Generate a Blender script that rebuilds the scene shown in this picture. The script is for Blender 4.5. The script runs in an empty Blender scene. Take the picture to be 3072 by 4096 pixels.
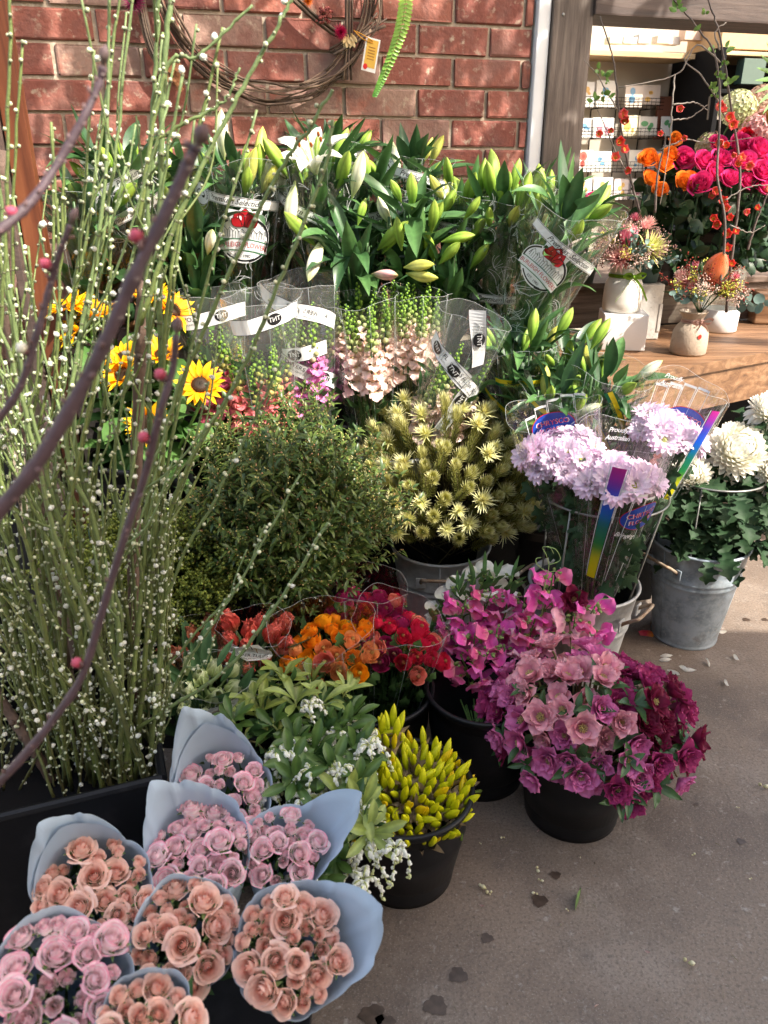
import bpy, math, random
import numpy as np
from math import sin, cos, pi, radians
rng = random.Random(7)
nr = np.random.RandomState(7)
S = bpy.context.scene
COL = S.collection

# ------------------------------------------------------------------ camera, sky, sun, exposure
TILT, FPX, CAMH = radians(24.0), 3098.0, 1.40
cam_d = bpy.data.cameras.new("camera")
cam_d.sensor_fit = 'VERTICAL'; cam_d.sensor_height = 36; cam_d.lens = FPX / 4096 * 36
cam_d.clip_start = 0.02; cam_d.clip_end = 200
cam_d.dof.use_dof = True; cam_d.dof.focus_distance = 2.0; cam_d.dof.aperture_fstop = 7.0
cam = bpy.data.objects.new("camera", cam_d); COL.objects.link(cam)
cam.location = (0, 0, CAMH); cam.rotation_euler = (pi / 2 - TILT, 0, 0)
S.camera = cam
SUN = np.array([0.60, -0.42, 0.74]); SUN /= np.linalg.norm(SUN)
W = bpy.data.worlds.new("World"); S.world = W; W.use_nodes = True
wn = W.node_tree.nodes; wl = W.node_tree.links
sky = wn.new("ShaderNodeTexSky"); sky.sky_type = 'NISHITA'; sky.sun_disc = False
sky.sun_elevation = math.asin(SUN[2]); sky.sun_rotation = math.atan2(SUN[0], SUN[1])
sky.air_density = 1.0; sky.dust_density = 2.0
bg = wn["Background"]; bg.inputs[1].default_value = 0.15
tint = wn.new('ShaderNodeMix'); tint.data_type = 'RGBA'; tint.blend_type = 'MULTIPLY'; tint.inputs[0].default_value = 1; tint.inputs[7].default_value = (1.16, 1.0, .80, 1)   # hazy, warm street light
wl.new(sky.outputs[0], tint.inputs[6]); wl.new(tint.outputs[2], bg.inputs[0])
sun_d = bpy.data.lights.new("sun", 'SUN'); sun_d.energy = 2.5; sun_d.angle = radians(0.5); sun_d.color = (1, .94, .84)
sun = bpy.data.objects.new("sun", sun_d); COL.objects.link(sun)
from mathutils import Vector, Matrix
sun.rotation_euler = Vector((-SUN[0], -SUN[1], -SUN[2])).to_track_quat('-Z', 'Y').to_euler()
S.view_settings.view_transform = 'Standard'; S.view_settings.look = 'None'
S.view_settings.exposure = 2.15; S.view_settings.gamma = 1
S.render.engine = 'CYCLES'
S.cycles.max_bounces = 8; S.cycles.transparent_max_bounces = 32
S.cycles.diffuse_bounces = 4; S.cycles.glossy_bounces = 3; S.cycles.transmission_bounces = 6
S.cycles.caustics_reflective = False; S.cycles.caustics_refractive = False
S.cycles.use_denoising = True

# ------------------------------------------------------------------ small maths
def V3(*a): return np.array(a, float)
def unit(v):
    v = np.asarray(v, float); return v / (np.linalg.norm(v) + 1e-12)
FWD, UPV = V3(0, cos(TILT), -sin(TILT)), V3(0, sin(TILT), cos(TILT))
def ray(px, py): return V3((px - 1536) / FPX, 0, 0) + FWD - UPV * ((py - 2048) / FPX)
def at(px, py, Y):           # point of the place seen at this spot of the photograph, at distance Y
    v = ray(px, py); return V3(0, 0, CAMH) + v * (Y / v[1])
def atz(px, py, z):          # the same, at height z
    v = ray(px, py); return V3(0, 0, CAMH) + v * ((z - CAMH) / v[2])
def frame(p, d=(0, 0, 1), roll=0.0, s=1.0, up=None):
    z = unit(d)
    a = V3(*up) if up is not None else (V3(0, 1, 0) if abs(z[1]) < .9 else V3(1, 0, 0))
    x = unit(np.cross(a, z)); y = np.cross(z, x)
    c, n = cos(roll), sin(roll)
    M = np.eye(4); M[:3, 0] = (x * c + y * n) * s; M[:3, 1] = (-x * n + y * c) * s; M[:3, 2] = z * s; M[:3, 3] = p
    return M
def fpetal(phi, th, r=0.0, z=0.0, s=1.0, twist=0.0):   # local length axis tilted th from +Z, outward at azimuth phi
    o = V3(cos(phi), sin(phi), 0); t = V3(-sin(phi), cos(phi), 0)
    Z = V3(0, 0, 1) * cos(th) + o * sin(th); Y = np.cross(Z, t)
    c, n = cos(twist), sin(twist)
    M = np.eye(4); M[:3, 0] = (t * c + Y * n) * s; M[:3, 1] = (Y * c - t * n) * s; M[:3, 2] = Z * s
    M[:3, 3] = o * r + V3(0, 0, z); return M
def spread(axis, ang, az):
    F = frame((0, 0, 0), axis); return F[:3, 2] * cos(ang) + (F[:3, 0] * cos(az) + F[:3, 1] * sin(az)) * sin(ang)
def srgb(r, g, b):
    f = lambda c: ((c / 255 + .055) / 1.055) ** 2.4 if c > 10 else c / 255 / 12.92
    return np.array([f(r), f(g), f(b)])
def U(a, b): return rng.uniform(a, b)

# ------------------------------------------------------------------ mesh builder
class MB:
    def __init__(self): self.v = []; self.c = []; self.q = []; self.t = []; self.n = 0
    def add(self, P, M=None, tint=None):
        V, F, C = P
        V = np.asarray(V, float)
        if M is not None: V = V @ M[:3, :3].T + M[:3, 3]
        C = np.broadcast_to(np.asarray(C, float), V.shape)
        if tint is not None: C = C * np.asarray(tint, float)
        self.v.append(V); self.c.append(C)
        for f in (F if isinstance(F, tuple) else (F,)):
            if len(f): (self.q if f.shape[1] == 4 else self.t).append(f + self.n)
        self.n += len(V); return self
    def prim(self):
        F = []
        if self.q: F.append(np.concatenate(self.q))
        if self.t: F.append(np.concatenate(self.t))
        return np.concatenate(self.v), tuple(F), np.concatenate(self.c)
    def mesh(self, name, mat, smooth=True):
        V, F, C = self.prim()
        me = bpy.data.meshes.new(name)
        me.vertices.add(len(V)); me.vertices.foreach_set("co", V.astype(np.float32).ravel())
        nl = sum(f.size for f in F); npol = sum(len(f) for f in F)
        me.loops.add(nl); me.polygons.add(npol)
        me.loops.foreach_set("vertex_index", np.concatenate([f.ravel() for f in F]).astype(np.int32))
        tot = np.concatenate([np.full(len(f), f.shape[1]) for f in F])
        me.polygons.foreach_set("loop_start", np.concatenate([[0], np.cumsum(tot)[:-1]]).astype(np.int32))
        me.polygons.foreach_set("use_smooth", np.full(npol, smooth))
        me.update(calc_edges=True)
        ca = me.color_attributes.new("Col", 'FLOAT_COLOR', 'POINT')
        ca.data.foreach_set("color", np.concatenate([C, np.ones((len(C), 1))], 1).astype(np.float32).ravel())
        me.materials.append(mat); me.validate(); return me

def grid_faces(nu, nv, wrap=False):
    i = np.arange(nv)[:, None]; j = np.arange(nu if wrap else nu - 1)[None, :] 
    i = i[:-1]; a = i * nu + j; b = i * nu + (j + 1) % nu
    return np.stack([a, b, b + nu, a + nu], -1).reshape(-1, 4)
def lerp(a, b, t): return np.asarray(a, float) + (np.asarray(b, float) - np.asarray(a, float)) * t
def ramp(stops, t):
    t = np.asarray(t, float); xs = [s[0] for s in stops]; cs = np.array([s[1] for s in stops])
    return np.stack([np.interp(t, xs, cs[:, k]) for k in range(3)], -1)

def blade(L, Wd, prof='lance', bend=0.3, cup=0.0, fold=0.0, ruffle=0.0, nu=3, nv=6, cols=None, edge=None, twist=0.0, seed=0):
    """petal or leaf: base at origin, length along +Z, inner/upper side +Y, bend>0 curls away from +Y"""
    v = np.linspace(0, 1, nv); u = np.linspace(-1, 1, nu)
    if prof == 'lance': w = np.sin(pi * np.clip(v, 0, 1) ** .8) ** .9 * .97 + .03 * (1 - v)
    elif prof == 'round': w = np.sqrt(np.clip(1 - (2 * np.clip(v, .0, 1) ** .75 - 1) ** 2, 0, 1)) * .96 + .06 * (1 - v)
    elif prof == 'fan': w = np.clip(.12 + v * 1.15, 0, 1) * np.where(v > .72, np.sqrt(np.clip(1 - ((v - .72) / .285) ** 2, 0, 1)), 1)
    elif prof == 'obov': w = np.sin(pi * v ** 1.5) ** .8 + .08 * (1 - v)
    elif prof == 'strap': w = np.minimum(1, .35 + 3 * v) * np.where(v > .7, np.sqrt(np.clip(1 - ((v - .7) / .305) ** 2, 0, 1)), 1)
    elif prof == 'needle': w = (1 - v ** 2) * .95 + .05
    elif prof == 'oak': w = np.sin(pi * v ** .9) ** .7 * (1 + .38 * np.sign(np.sin(v * 19))) * .8 + .03
    a = np.cumsum(np.full(nv, bend / (nv - 1))) - bend / (nv - 1)
    am = (a[:-1] + a[1:]) / 2; d = L / (nv - 1)
    z = np.concatenate([[0], np.cumsum(np.cos(am) * d)]); y = np.concatenate([[0], np.cumsum(-np.sin(am) * d)])
    R = np.random.RandomState(abs(int(seed)))
    X = w[:, None] * u[None] * Wd / 2
    k = cup * np.abs(X) ** 2 / max(Wd / 2, 1e-6) + fold * np.abs(X)
    if ruffle: k = k + ruffle * Wd * (np.abs(u)[None] ** 2) * np.sin(v[:, None] * 9 + R.uniform(0, 6) + u[None] * 1.5) * v[:, None] \
        + ruffle * Wd * v[:, None] ** 3 * np.sin(u[None] * 4.5 + R.uniform(0, 6))
    na = a[:, None]
    Yc = y[:, None] + k * np.cos(na); Zc = z[:, None] + k * np.sin(na)
    if twist:
        tw = twist * v[:, None]; X, Yc = X * np.cos(tw) - (Yc - y[:, None]) * np.sin(tw), y[:, None] + X * np.sin(tw) + (Yc - y[:, None]) * np.cos(tw)
    P = np.stack([X, Yc, Zc + 0 * X], -1).reshape(-1, 3)
    C = ramp(cols, v)[:, None].repeat(nu, 1) if cols is not None else np.ones((nv, nu, 3))
    if edge is not None: 
        e = np.clip(np.maximum(np.abs(u)[None] ** 3 * (v[:, None] > .25), v[:, None] ** 5) * edge[1], 0, 1)[..., None]; C = C * (1 - e) + np.array(edge[0]) * e
    return P, grid_faces(nu, nv), C.reshape(-1, 3)

def tube(pts, rad, n=6, col=(1, 1, 1), cap=True):
    pts = np.asarray(pts, float); m = len(pts)
    rad = np.full(m, rad) if np.isscalar(rad) else np.asarray(rad, float)
    T = np.gradient(pts, axis=0); T /= np.linalg.norm(T, axis=1)[:, None] + 1e-12
    a = V3(0, 0, 1) if abs(T[0][2]) < .9 else V3(1, 0, 0)
    x = unit(np.cross(a, T[0])); rings = []
    ang = np.linspace(0, 2 * pi, n, endpoint=False)
    for i in range(m):
        x = unit(x - T[i] * np.dot(x, T[i])); y = np.cross(T[i], x)
        rings.append(pts[i] + rad[i] * (np.cos(ang)[:, None] * x + np.sin(ang)[:, None] * y))
    V = np.concatenate(rings); F = grid_faces(n, m, True)
    C = np.asarray(col, float)
    C = np.broadcast_to(C, V.shape) if C.ndim == 1 else C.repeat(n, 0)
    if cap:
        k = len(V); V = np.vstack([V, pts[0], pts[-1]]); C = np.vstack([C, C[0], C[-1]])
        i = np.arange(n); j = (i + 1) % n
        t = np.vstack([np.stack([j, i, np.full(n, k)], 1), np.stack([i + (m - 1) * n, j + (m - 1) * n, np.full(n, k + 1)], 1)])
        return V, (F, t), C
    return V, F, C
def lathe(prof, n=24, col=(1, 1, 1), lobes=0, lob=0.0, close=False):
    prof = np.asarray(prof, float); ang = np.linspace(0, 2 * pi, n, endpoint=False)
    k = 1 + (lob * np.cos(lobes * ang) if lobes else 0 * ang)
    V = np.stack([prof[:, 0][:, None] * np.cos(ang) * k, prof[:, 0][:, None] * np.sin(ang) * k, prof[:, 1][:, None] + 0 * ang], -1).reshape(-1, 3)
    C = np.asarray(col, float)
    C = np.broadcast_to(C, V.shape) if C.ndim == 1 else C.repeat(n, 0)
    return V, grid_faces(n, len(prof), True), C
def ellip(L, R, n=8, m=6, cols=None, tip=.55, lobes=0, lob=0.0):
    """bud: base at origin, along +Z"""
    v = np.linspace(0, 1, m); r = R * np.sin(pi * v ** tip_exp(tip)) ** .75
    r[0] = R * .12; r[-1] = R * .03
    return lathe(np.stack([r, v * L], 1), n, ramp(cols, v) if cols is not None else (1, 1, 1), lobes, lob)
def tip_exp(t): return math.log(.5) / math.log(t)
def ball(R, n=8, m=6, col=(1, 1, 1), sz=1.0):
    v = np.linspace(.02, .98, m); return lathe(np.stack([R * np.sin(pi * v), -R * sz * np.cos(pi * v)], 1), n, col)
def box(sx, sy, sz, bev=0.0, col=(1, 1, 1)):
    bm = bmesh.new(); bmesh.ops.create_cube(bm, size=1)
    for v in bm.verts: v.co = (v.co.x * sx, v.co.y * sy, v.co.z * sz)
    if bev: bmesh.ops.bevel(bm, geom=bm.edges[:] , offset=bev, segments=2, affect='EDGES', profile=.7)
    bmesh.ops.triangulate(bm, faces=[f for f in bm.faces if len(f.verts) > 4])
    V = np.array([v.co[:] for v in bm.verts]); bm.verts.index_update()
    q = np.array([[v.index for v in f.verts] for f in bm.faces if len(f.verts) == 4]).reshape(-1, 4).astype(int)
    t = np.array([[v.index for v in f.verts] for f in bm.faces if len(f.verts) == 3]).reshape(-1, 3).astype(int)
    bm.free(); return V, (q, t), np.asarray(col, float)
import bmesh
def curve_pts(ctrl, n=24):      # Catmull-Rom through control points
    c = np.asarray(ctrl, float); c = np.vstack([2 * c[0] - c[1], c, 2 * c[-1] - c[-2]]); out = []
    m = len(c) - 3
    for t in np.linspace(0, m - 1e-6, n):
        i = int(t); f = t - i; p0, p1, p2, p3 = c[i:i + 4]
        out.append(.5 * (2 * p1 + (p2 - p0) * f + (2 * p0 - 5 * p1 + 4 * p2 - p3) * f * f + (3 * p1 - p0 - 3 * p2 + p3) * f ** 3))
    return np.array(out)
_txt = {}
def text(s, size=1.0, shear=0.0, space=1.0):   # flat lettering centred at the origin in XY
    k = (s, shear, space)
    if k not in _txt:
        cu = bpy.data.curves.new("lettering", 'FONT'); cu.body = s; cu.align_x = 'CENTER'; cu.align_y = 'CENTER'; cu.shear = shear
        cu.space_character = space; cu.resolution_u = 2
        o = bpy.data.objects.new("lettering", cu); me = bpy.data.meshes.new_from_object(o)
        V = np.array([v.co[:] for v in me.vertices]).reshape(-1, 3)
        me.calc_loop_triangles(); T = np.array([t.vertices[:] for t in me.loop_triangles]).reshape(-1, 3).astype(int)
        bpy.data.objects.remove(o); bpy.data.curves.remove(cu); bpy.data.meshes.remove(me)
        _txt[k] = (V, T)
    V, T = _txt[k]
    return V[:, :2] * size, T
def poly2(pts):                # flat polygon fan-free triangulation
    from mathutils.geometry import tessellate_polygon
    t = tessellate_polygon([[Vector((p[0], p[1], 0)) for p in pts]])
    return np.array(pts, float), np.array(t, int).reshape(-1, 3)
def ell2(rx, ry, n=28, cx=0, cy=0):
    a = np.linspace(0, 2 * pi, n, endpoint=False); R = [1, .75, .5, .25]
    V = np.concatenate([np.stack([cx + rx * r * np.cos(a), cy + ry * r * np.sin(a)], 1) for r in R] + [np.array([[cx, cy]])]); i = np.arange(n)
    return V, (grid_faces(n, 4, True), np.stack([i + 3 * n, (i + 1) % n + 3 * n, np.full(n, 4 * n)], 1))
def strip2(pts, w):            # line of width w through 2-D points
    p = np.asarray(pts, float); T = np.gradient(p, axis=0); T /= np.linalg.norm(T, axis=1)[:, None] + 1e-12
    N = np.stack([-T[:, 1], T[:, 0]], 1) * w / 2; V = np.empty((2 * len(p), 2)); V[0::2] = p + N; V[1::2] = p - N
    i = np.arange(len(p) - 1) * 2; return V, np.stack([i, i + 1, i + 3, i + 2], 1)
def rect2(w, h, nx=2, cx=0, cy=0, ny=2):
    x = np.linspace(-w / 2, w / 2, nx) + cx; y = np.linspace(-h / 2, h / 2, ny) + cy; X, Y = np.meshgrid(x, y)
    return np.stack([X.ravel(), Y.ravel()], 1), grid_faces(nx, ny)

# ------------------------------------------------------------------ objects
_cache = {}
def link(name, data, parent=None, M=None):
    o = bpy.data.objects.new(name, data); COL.objects.link(o)
    if parent is not None: o.parent = parent
    if M is not None: o.matrix_local = Matrix(M.tolist())
    return o
def tag(o, label=None, cat=None, group=None, kind=None):
    for k, v in (("label", label), ("category", cat), ("group", group), ("kind", kind)):
        if v: o[k] = v
    return o
def thing(name, label, cat, M=None, group=None):
    o = link(name, None, None, M); o.empty_display_size = .05; return tag(o, label, cat, group)
def part(name, mb, mat, parent=None, M=None, smooth=True, label=None):
    me = mb if isinstance(mb, bpy.types.Mesh) else mb.mesh(name, mat, smooth)
    o = link(name, me, parent, M)
    if label: o["label"] = label
    return o
def struct(name, mb, mat, smooth=False): return tag(part(name, mb, mat, None, None, smooth), kind='structure')
def T4(x=0, y=0, z=0, rz=0, s=1.0):
    M = np.eye(4); c, n = cos(rz), sin(rz); M[:2, :2] = [[c, -n], [n, c]]; M[:3, :3] *= s; M[:3, 3] = (x, y, z); return M
def dup(o, M=None, label=None, group=None, parent=None):
    c = o.copy(); COL.objects.link(c); c.parent = parent
    if parent is not None: c.matrix_basis = o.matrix_basis
    if M is not None: c.matrix_local = Matrix(M.tolist())
    if label: c['label'] = label
    if group: c['group'] = group
    for ch in list(o.children): dup(ch, parent=c)
    return c

# ------------------------------------------------------------------ materials
def mat(name, color=None, rough=.5, noise=None, bump=0.0, bscale=60, metal=0.0, trans=0.0, coat=0.0, spec=.5, vary=.0, vscale=40, coords='Object'):
    """Principled surface; colour fixed, or the mesh's own colour layer; optional second colour by noise, bump and translucency"""
    m = bpy.data.materials.new(name); m.use_nodes = True; nt = m.node_tree; N = nt.nodes; L = nt.links
    b = N["Principled BSDF"]; b.inputs["Roughness"].default_value = rough; b.inputs["Metallic"].default_value = metal
    b.inputs["Coat Weight"].default_value = coat; b.inputs["Specular IOR Level"].default_value = spec
    tc = N.new("ShaderNodeTexCoord"); co = tc.outputs[coords]
    if color is None:
        at_ = N.new("ShaderNodeAttribute"); at_.attribute_name = "Col"; c = at_.outputs["Color"]
    else:
        rgb = N.new("ShaderNodeRGB"); rgb.outputs[0].default_value = (*color, 1); c = rgb.outputs[0]
    if noise:
        for (c2, sc, lo, hi, det) in noise:
            nz = N.new("ShaderNodeTexNoise"); nz.inputs["Scale"].default_value = sc; nz.inputs["Detail"].default_value = det; nz.inputs["Roughness"].default_value = .65
            L.new(co, nz.inputs["Vector"])
            mr = N.new("ShaderNodeMapRange"); mr.inputs["From Min"].default_value = lo; mr.inputs["From Max"].default_value = hi; L.new(nz.outputs["Fac"], mr.inputs["Value"])
            mx = N.new("ShaderNodeMix"); mx.data_type = 'RGBA'; L.new(mr.outputs[0], mx.inputs[0]); L.new(c, mx.inputs[6]); mx.inputs[7].default_value = (*c2, 1); c = mx.outputs[2]
    if vary:
        nz = N.new("ShaderNodeTexNoise"); nz.inputs["Scale"].default_value = vscale; nz.inputs["Detail"].default_value = 3; L.new(co, nz.inputs["Vector"])
        mr = N.new("ShaderNodeMapRange"); mr.inputs["From Min"].default_value = .3; mr.inputs["From Max"].default_value = .7
        mr.inputs["To Min"].default_value = 1 - vary; mr.inputs["To Max"].default_value = 1 + vary; L.new(nz.outputs["Fac"], mr.inputs["Value"])
        mx = N.new("ShaderNodeVectorMath"); mx.operation = 'SCALE'; L.new(c, mx.inputs[0]); L.new(mr.outputs[0], mx.inputs["Scale"]); c = mx.outputs[0]
    L.new(c, b.inputs["Base Color"])
    if bump:
        nb = N.new("ShaderNodeTexNoise"); nb.inputs["Scale"].default_value = bscale; nb.inputs["Detail"].default_value = 5; L.new(co, nb.inputs["Vector"])
        bp = N.new("ShaderNodeBump"); bp.inputs["Strength"].default_value = bump; bp.inputs["Distance"].default_value = .004
        L.new(nb.outputs["Fac"], bp.inputs["Height"]); L.new(bp.outputs[0], b.inputs["Normal"])
    if trans:
        tr = N.new("ShaderNodeBsdfTranslucent"); L.new(c, tr.inputs[0]); ms = N.new("ShaderNodeMixShader"); ms.inputs[0].default_value = trans
        L.new(b.outputs[0], ms.inputs[1]); L.new(tr.outputs[0], ms.inputs[2]); L.new(ms.outputs[0], N["Material Output"].inputs[0])
    return m
M_PETAL = mat("petal", rough=.55, trans=.28, vary=.10, vscale=90, spec=.3)
M_LEAF = mat("leaf", rough=.38, trans=.18, vary=.18, vscale=60, spec=.45)
M_SOFTLEAF = mat("soft_leaf", rough=.6, trans=.2, vary=.15, vscale=60, spec=.25)
M_STEM = mat("stem", rough=.6, vary=.22, vscale=70, bump=.25, bscale=220)
M_BUD = mat("bud", rough=.5, trans=.12, vary=.12, vscale=70, spec=.35)
M_PRINT = mat("print", rough=.35, vary=.04, vscale=30)
M_MATTE = mat("matte", rough=.75, vary=.08, vscale=30)
M_BLACK = mat("black_plastic", (.0045, .005, .007), .42, noise=[((.014, .014, .017), 14, .52, .75, 6)], bump=.12, bscale=30, spec=.28)
M_BLACKM = mat("black_board", (.006, .006, .007), .85, spec=.15)
M_ZINC = mat("galvanised_steel", (.42, .49, .56), .42, noise=[((.25, .30, .35), 22, .42, .62, 8), ((.50, .53, .56), 60, .55, .75, 4), ((.17, .13, .09), 9, .60, .78, 7)], bump=.2, bscale=120, metal=.3, spec=.5)
M_ZINCD = mat("worn_galvanised_steel", (.40, .41, .42), .5, noise=[((.52, .53, .53), 25, .45, .65, 8), ((.17, .13, .10), 10, .56, .75, 7)], bump=.3, bscale=90, metal=.25)
M_RUST = mat("rusty_handle", (.24, .15, .09), .6, noise=[((.34, .27, .20), 40, .4, .6, 5)], bump=.3, bscale=150, metal=.3)
M_WIRE = mat("grey_wire", (.22, .22, .21), .4, metal=.8, vary=.2)
M_PAPER = mat("blue_paper", (.46, .56, .67), .62, vary=.05, vscale=12, bump=.22, bscale=9, trans=.22)
M_WHITEP = mat("white_paint", (.72, .73, .74), .45, vary=.06, vscale=8, bump=.1, bscale=15)
M_CREAM = mat("cream_ceramic", (.66, .63, .57), .55, vary=.07, vscale=14, bump=.1, bscale=90)
M_WHITEC = mat("white_block", (.74, .72, .71), .5, vary=.05, vscale=9, bump=.1, bscale=60)
M_BEIGE = mat("beige_ceramic", (.40, .32, .245), .75, noise=[((.31, .245, .185), 55, .5, .7, 6)], bump=.3, bscale=200)
M_CONC = mat("concrete_block", (.44, .42, .39), .85, noise=[((.29, .27, .25), 12, .45, .7, 8), ((.14, .13, .12), 60, .66, .72, 3)], bump=.4, bscale=80)
M_TEAL = mat("teal_pot", (.085, .15, .155), .45, vary=.1, vscale=12)
M_TERRA = mat("red_painted_wood", (.22, .055, .04), .6, noise=[((.36, .20, .14), 30, .62, .7, 5)], bump=.3, bscale=60)
M_COTTA = mat("bark", rough=.8, bump=.5, bscale=160, vary=.25)
M_STRAW = mat("dried_vine", rough=.8, vary=.3, vscale=40, bump=.5, bscale=150)
def cello(name, fac=.06, rough=.08, bump=.6, tint=(.97, .985, .98), milky=0.0):
    m = bpy.data.materials.new(name); m.use_nodes = True; N = m.node_tree.nodes; L = m.node_tree.links; N.remove(N["Principled BSDF"])
    tr = N.new("ShaderNodeBsdfTransparent"); tr.inputs[0].default_value = (*tint, 1)
    gl = N.new("ShaderNodeBsdfGlossy"); gl.inputs["Roughness"].default_value = rough; gl.inputs[0].default_value = (1, 1, 1, 1)
    lw = N.new("ShaderNodeLayerWeight"); lw.inputs[0].default_value = .35
    mr = N.new("ShaderNodeMapRange"); mr.inputs["To Min"].default_value = fac; mr.inputs["To Max"].default_value = .75
    pw = N.new("ShaderNodeMath"); pw.operation = 'POWER'; pw.inputs[1].default_value = 2.2; L.new(lw.outputs["Facing"], pw.inputs[0]); L.new(pw.outputs[0], mr.inputs["Value"])
    tc = N.new("ShaderNodeTexCoord"); mp = N.new("ShaderNodeMapping"); mp.inputs["Scale"].default_value = (1, 1, .35); L.new(tc.outputs["Object"], mp.inputs[0])
    nz = N.new("ShaderNodeTexNoise"); nz.inputs["Scale"].default_value = 26; nz.inputs["Detail"].default_value = 3; nz.inputs["Distortion"].default_value = 1.2; L.new(mp.outputs[0], nz.inputs[0])
    bp = N.new("ShaderNodeBump"); bp.inputs["Strength"].default_value = bump; bp.inputs["Distance"].default_value = .02; L.new(nz.outputs["Fac"], bp.inputs["Height"])
    for n_ in (gl.inputs["Normal"], lw.inputs["Normal"]): L.new(bp.outputs[0], n_)
    src = tr.outputs[0]
    if milky:
        df = N.new("ShaderNodeBsdfDiffuse"); df.inputs[0].default_value = (.85, .87, .88, 1); mm = N.new("ShaderNodeMixShader"); mm.inputs[0].default_value = milky
        L.new(tr.outputs[0], mm.inputs[1]); L.new(df.outputs[0], mm.inputs[2]); src = mm.outputs[0]
    mx = N.new("ShaderNodeMixShader"); L.new(mr.outputs[0], mx.inputs[0]); L.new(src, mx.inputs[1]); L.new(gl.outputs[0], mx.inputs[2]); L.new(mx.outputs[0], N["Material Output"].inputs[0])
    return m
M_CELLO = cello("cellophane", .07, .06, 1.0)
M_CELLOM = cello("clouded_cellophane", .05, .07, 1.0, milky=.04)
M_GLASS = cello("vase_glass", .05, .02, 0.0, (.93, .96, .95))
def wood(name, c1, c2, c3, axis=0, scale=1.0, rough=.7, bump=.4):
    m = bpy.data.materials.new(name); m.use_nodes = True; N = m.node_tree.nodes; L = m.node_tree.links; b = N["Principled BSDF"]; b.inputs["Roughness"].default_value = rough
    tc = N.new("ShaderNodeTexCoord"); mp = N.new("ShaderNodeMapping"); sc = [14 * scale] * 3; sc[axis] = .9 * scale; mp.inputs["Scale"].default_value = sc; L.new(tc.outputs["Object"], mp.inputs[0])
    nz = N.new("ShaderNodeTexNoise"); nz.inputs["Scale"].default_value = 3.2; nz.inputs["Detail"].default_value = 8; nz.inputs["Roughness"].default_value = .7; nz.inputs["Distortion"].default_value = .6; L.new(mp.outputs[0], nz.inputs[0])
    cr = N.new("ShaderNodeValToRGB"); e = cr.color_ramp.elements; e[0].position = .30; e[0].color = (*c1, 1); e[1].position = .68; e[1].color = (*c3, 1); k = e.new(.48); k.color = (*c2, 1); L.new(nz.outputs["Fac"], cr.inputs[0])
    n2 = N.new("ShaderNodeTexNoise"); n2.inputs["Scale"].default_value = 3.0 * scale; n2.inputs["Detail"].default_value = 4; L.new(tc.outputs["Object"], n2.inputs[0])
    mr = N.new("ShaderNodeMapRange"); mr.inputs["From Min"].default_value = .3; mr.inputs["From Max"].default_value = .7; mr.inputs["To Min"].default_value = .6; mr.inputs["To Max"].default_value = 1.25; L.new(n2.outputs["Fac"], mr.inputs["Value"])
    sc_ = N.new("ShaderNodeVectorMath"); sc_.operation = 'SCALE'; L.new(cr.outputs[0], sc_.inputs[0]); L.new(mr.outputs[0], sc_.inputs["Scale"]); L.new(sc_.outputs[0], b.inputs["Base Color"])
    bp = N.new("ShaderNodeBump"); bp.inputs["Strength"].default_value = bump; bp.inputs["Distance"].default_value = .006; L.new(nz.outputs["Fac"], bp.inputs["Height"]); L.new(bp.outputs[0], b.inputs["Normal"])
    return m
M_GREYWOOD_Z = wood("weathered_grey_wood", (.048, .035, .029), (.105, .079, .064), (.18, .145, .12), 2, 1.1)
M_GREYWOOD_X = wood("weathered_brown_wood", (.04, .027, .02), (.12, .08, .06), (.21, .15, .115), 0, 1.0)
M_BEAM = wood("brown_beam", (.035, .025, .021), (.075, .05, .042), (.12, .085, .07), 0, .8)
M_BENCH = wood("bench_timber", (.065, .03, .014), (.17, .085, .04), (.32, .185, .10), 0, .8, .55)
M_CHERRY = wood("varnished_red_timber", (.06, .018, .009), (.11, .034, .015), (.16, .056, .024), 2, .6, .35, .1)
M_PINE = wood("pale_pine", (.40, .26, .12), (.52, .36, .19), (.62, .46, .27), 0, .6, .6, .1)

# ------------------------------------------------------------------ the setting: floor, brick wall, window opening, shop behind
WA = radians(15.8); WD = V3(cos(WA), sin(WA), 0); WN = V3(sin(WA), -cos(WA), 0); WO = V3(.30, 2.95, 0)
def wallpt(s, z, off=0.0): return WO + WD * s + WN * off + V3(0, 0, z)
def onwall(px, py, off=0.0):
    v = ray(px, py); o = V3(0, 0, CAMH); t = np.dot(WO + WN * off - o, WN) / np.dot(v, WN); p = o + v * t
    return np.dot(p - WO, WD), p[2]
MW = np.eye(4); MW[:3, 0] = WD; MW[:3, 1] = -WN; MW[:3, 3] = WO      # wall frame: X along, Y into the wall

def floor_mat():
    m = mat("floor_concrete", (.225, .17, .13), .62, spec=.4, noise=[((.115, .086, .07), 1.7, .42, .64, 7), ((.28, .23, .19), 3.1, .50, .74, 9), ((.11, .088, .075), 7, .56, .74, 9),
            ((.36, .32, .28), 34, .60, .72, 6), ((.10, .08, .065), 150, .48, .72, 4), ((.34, .29, .24), 260, .56, .74, 3)], bump=.45, bscale=110)
    return m
g = MB(); g.add((np.array([[-9, -5, 0], [9, -5, 0], [9, 12, 0], [-9, 12, 0]], float), np.array([[0, 1, 2, 3]]), (1, 1, 1)))
struct('floor', g, floor_mat())

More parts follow.
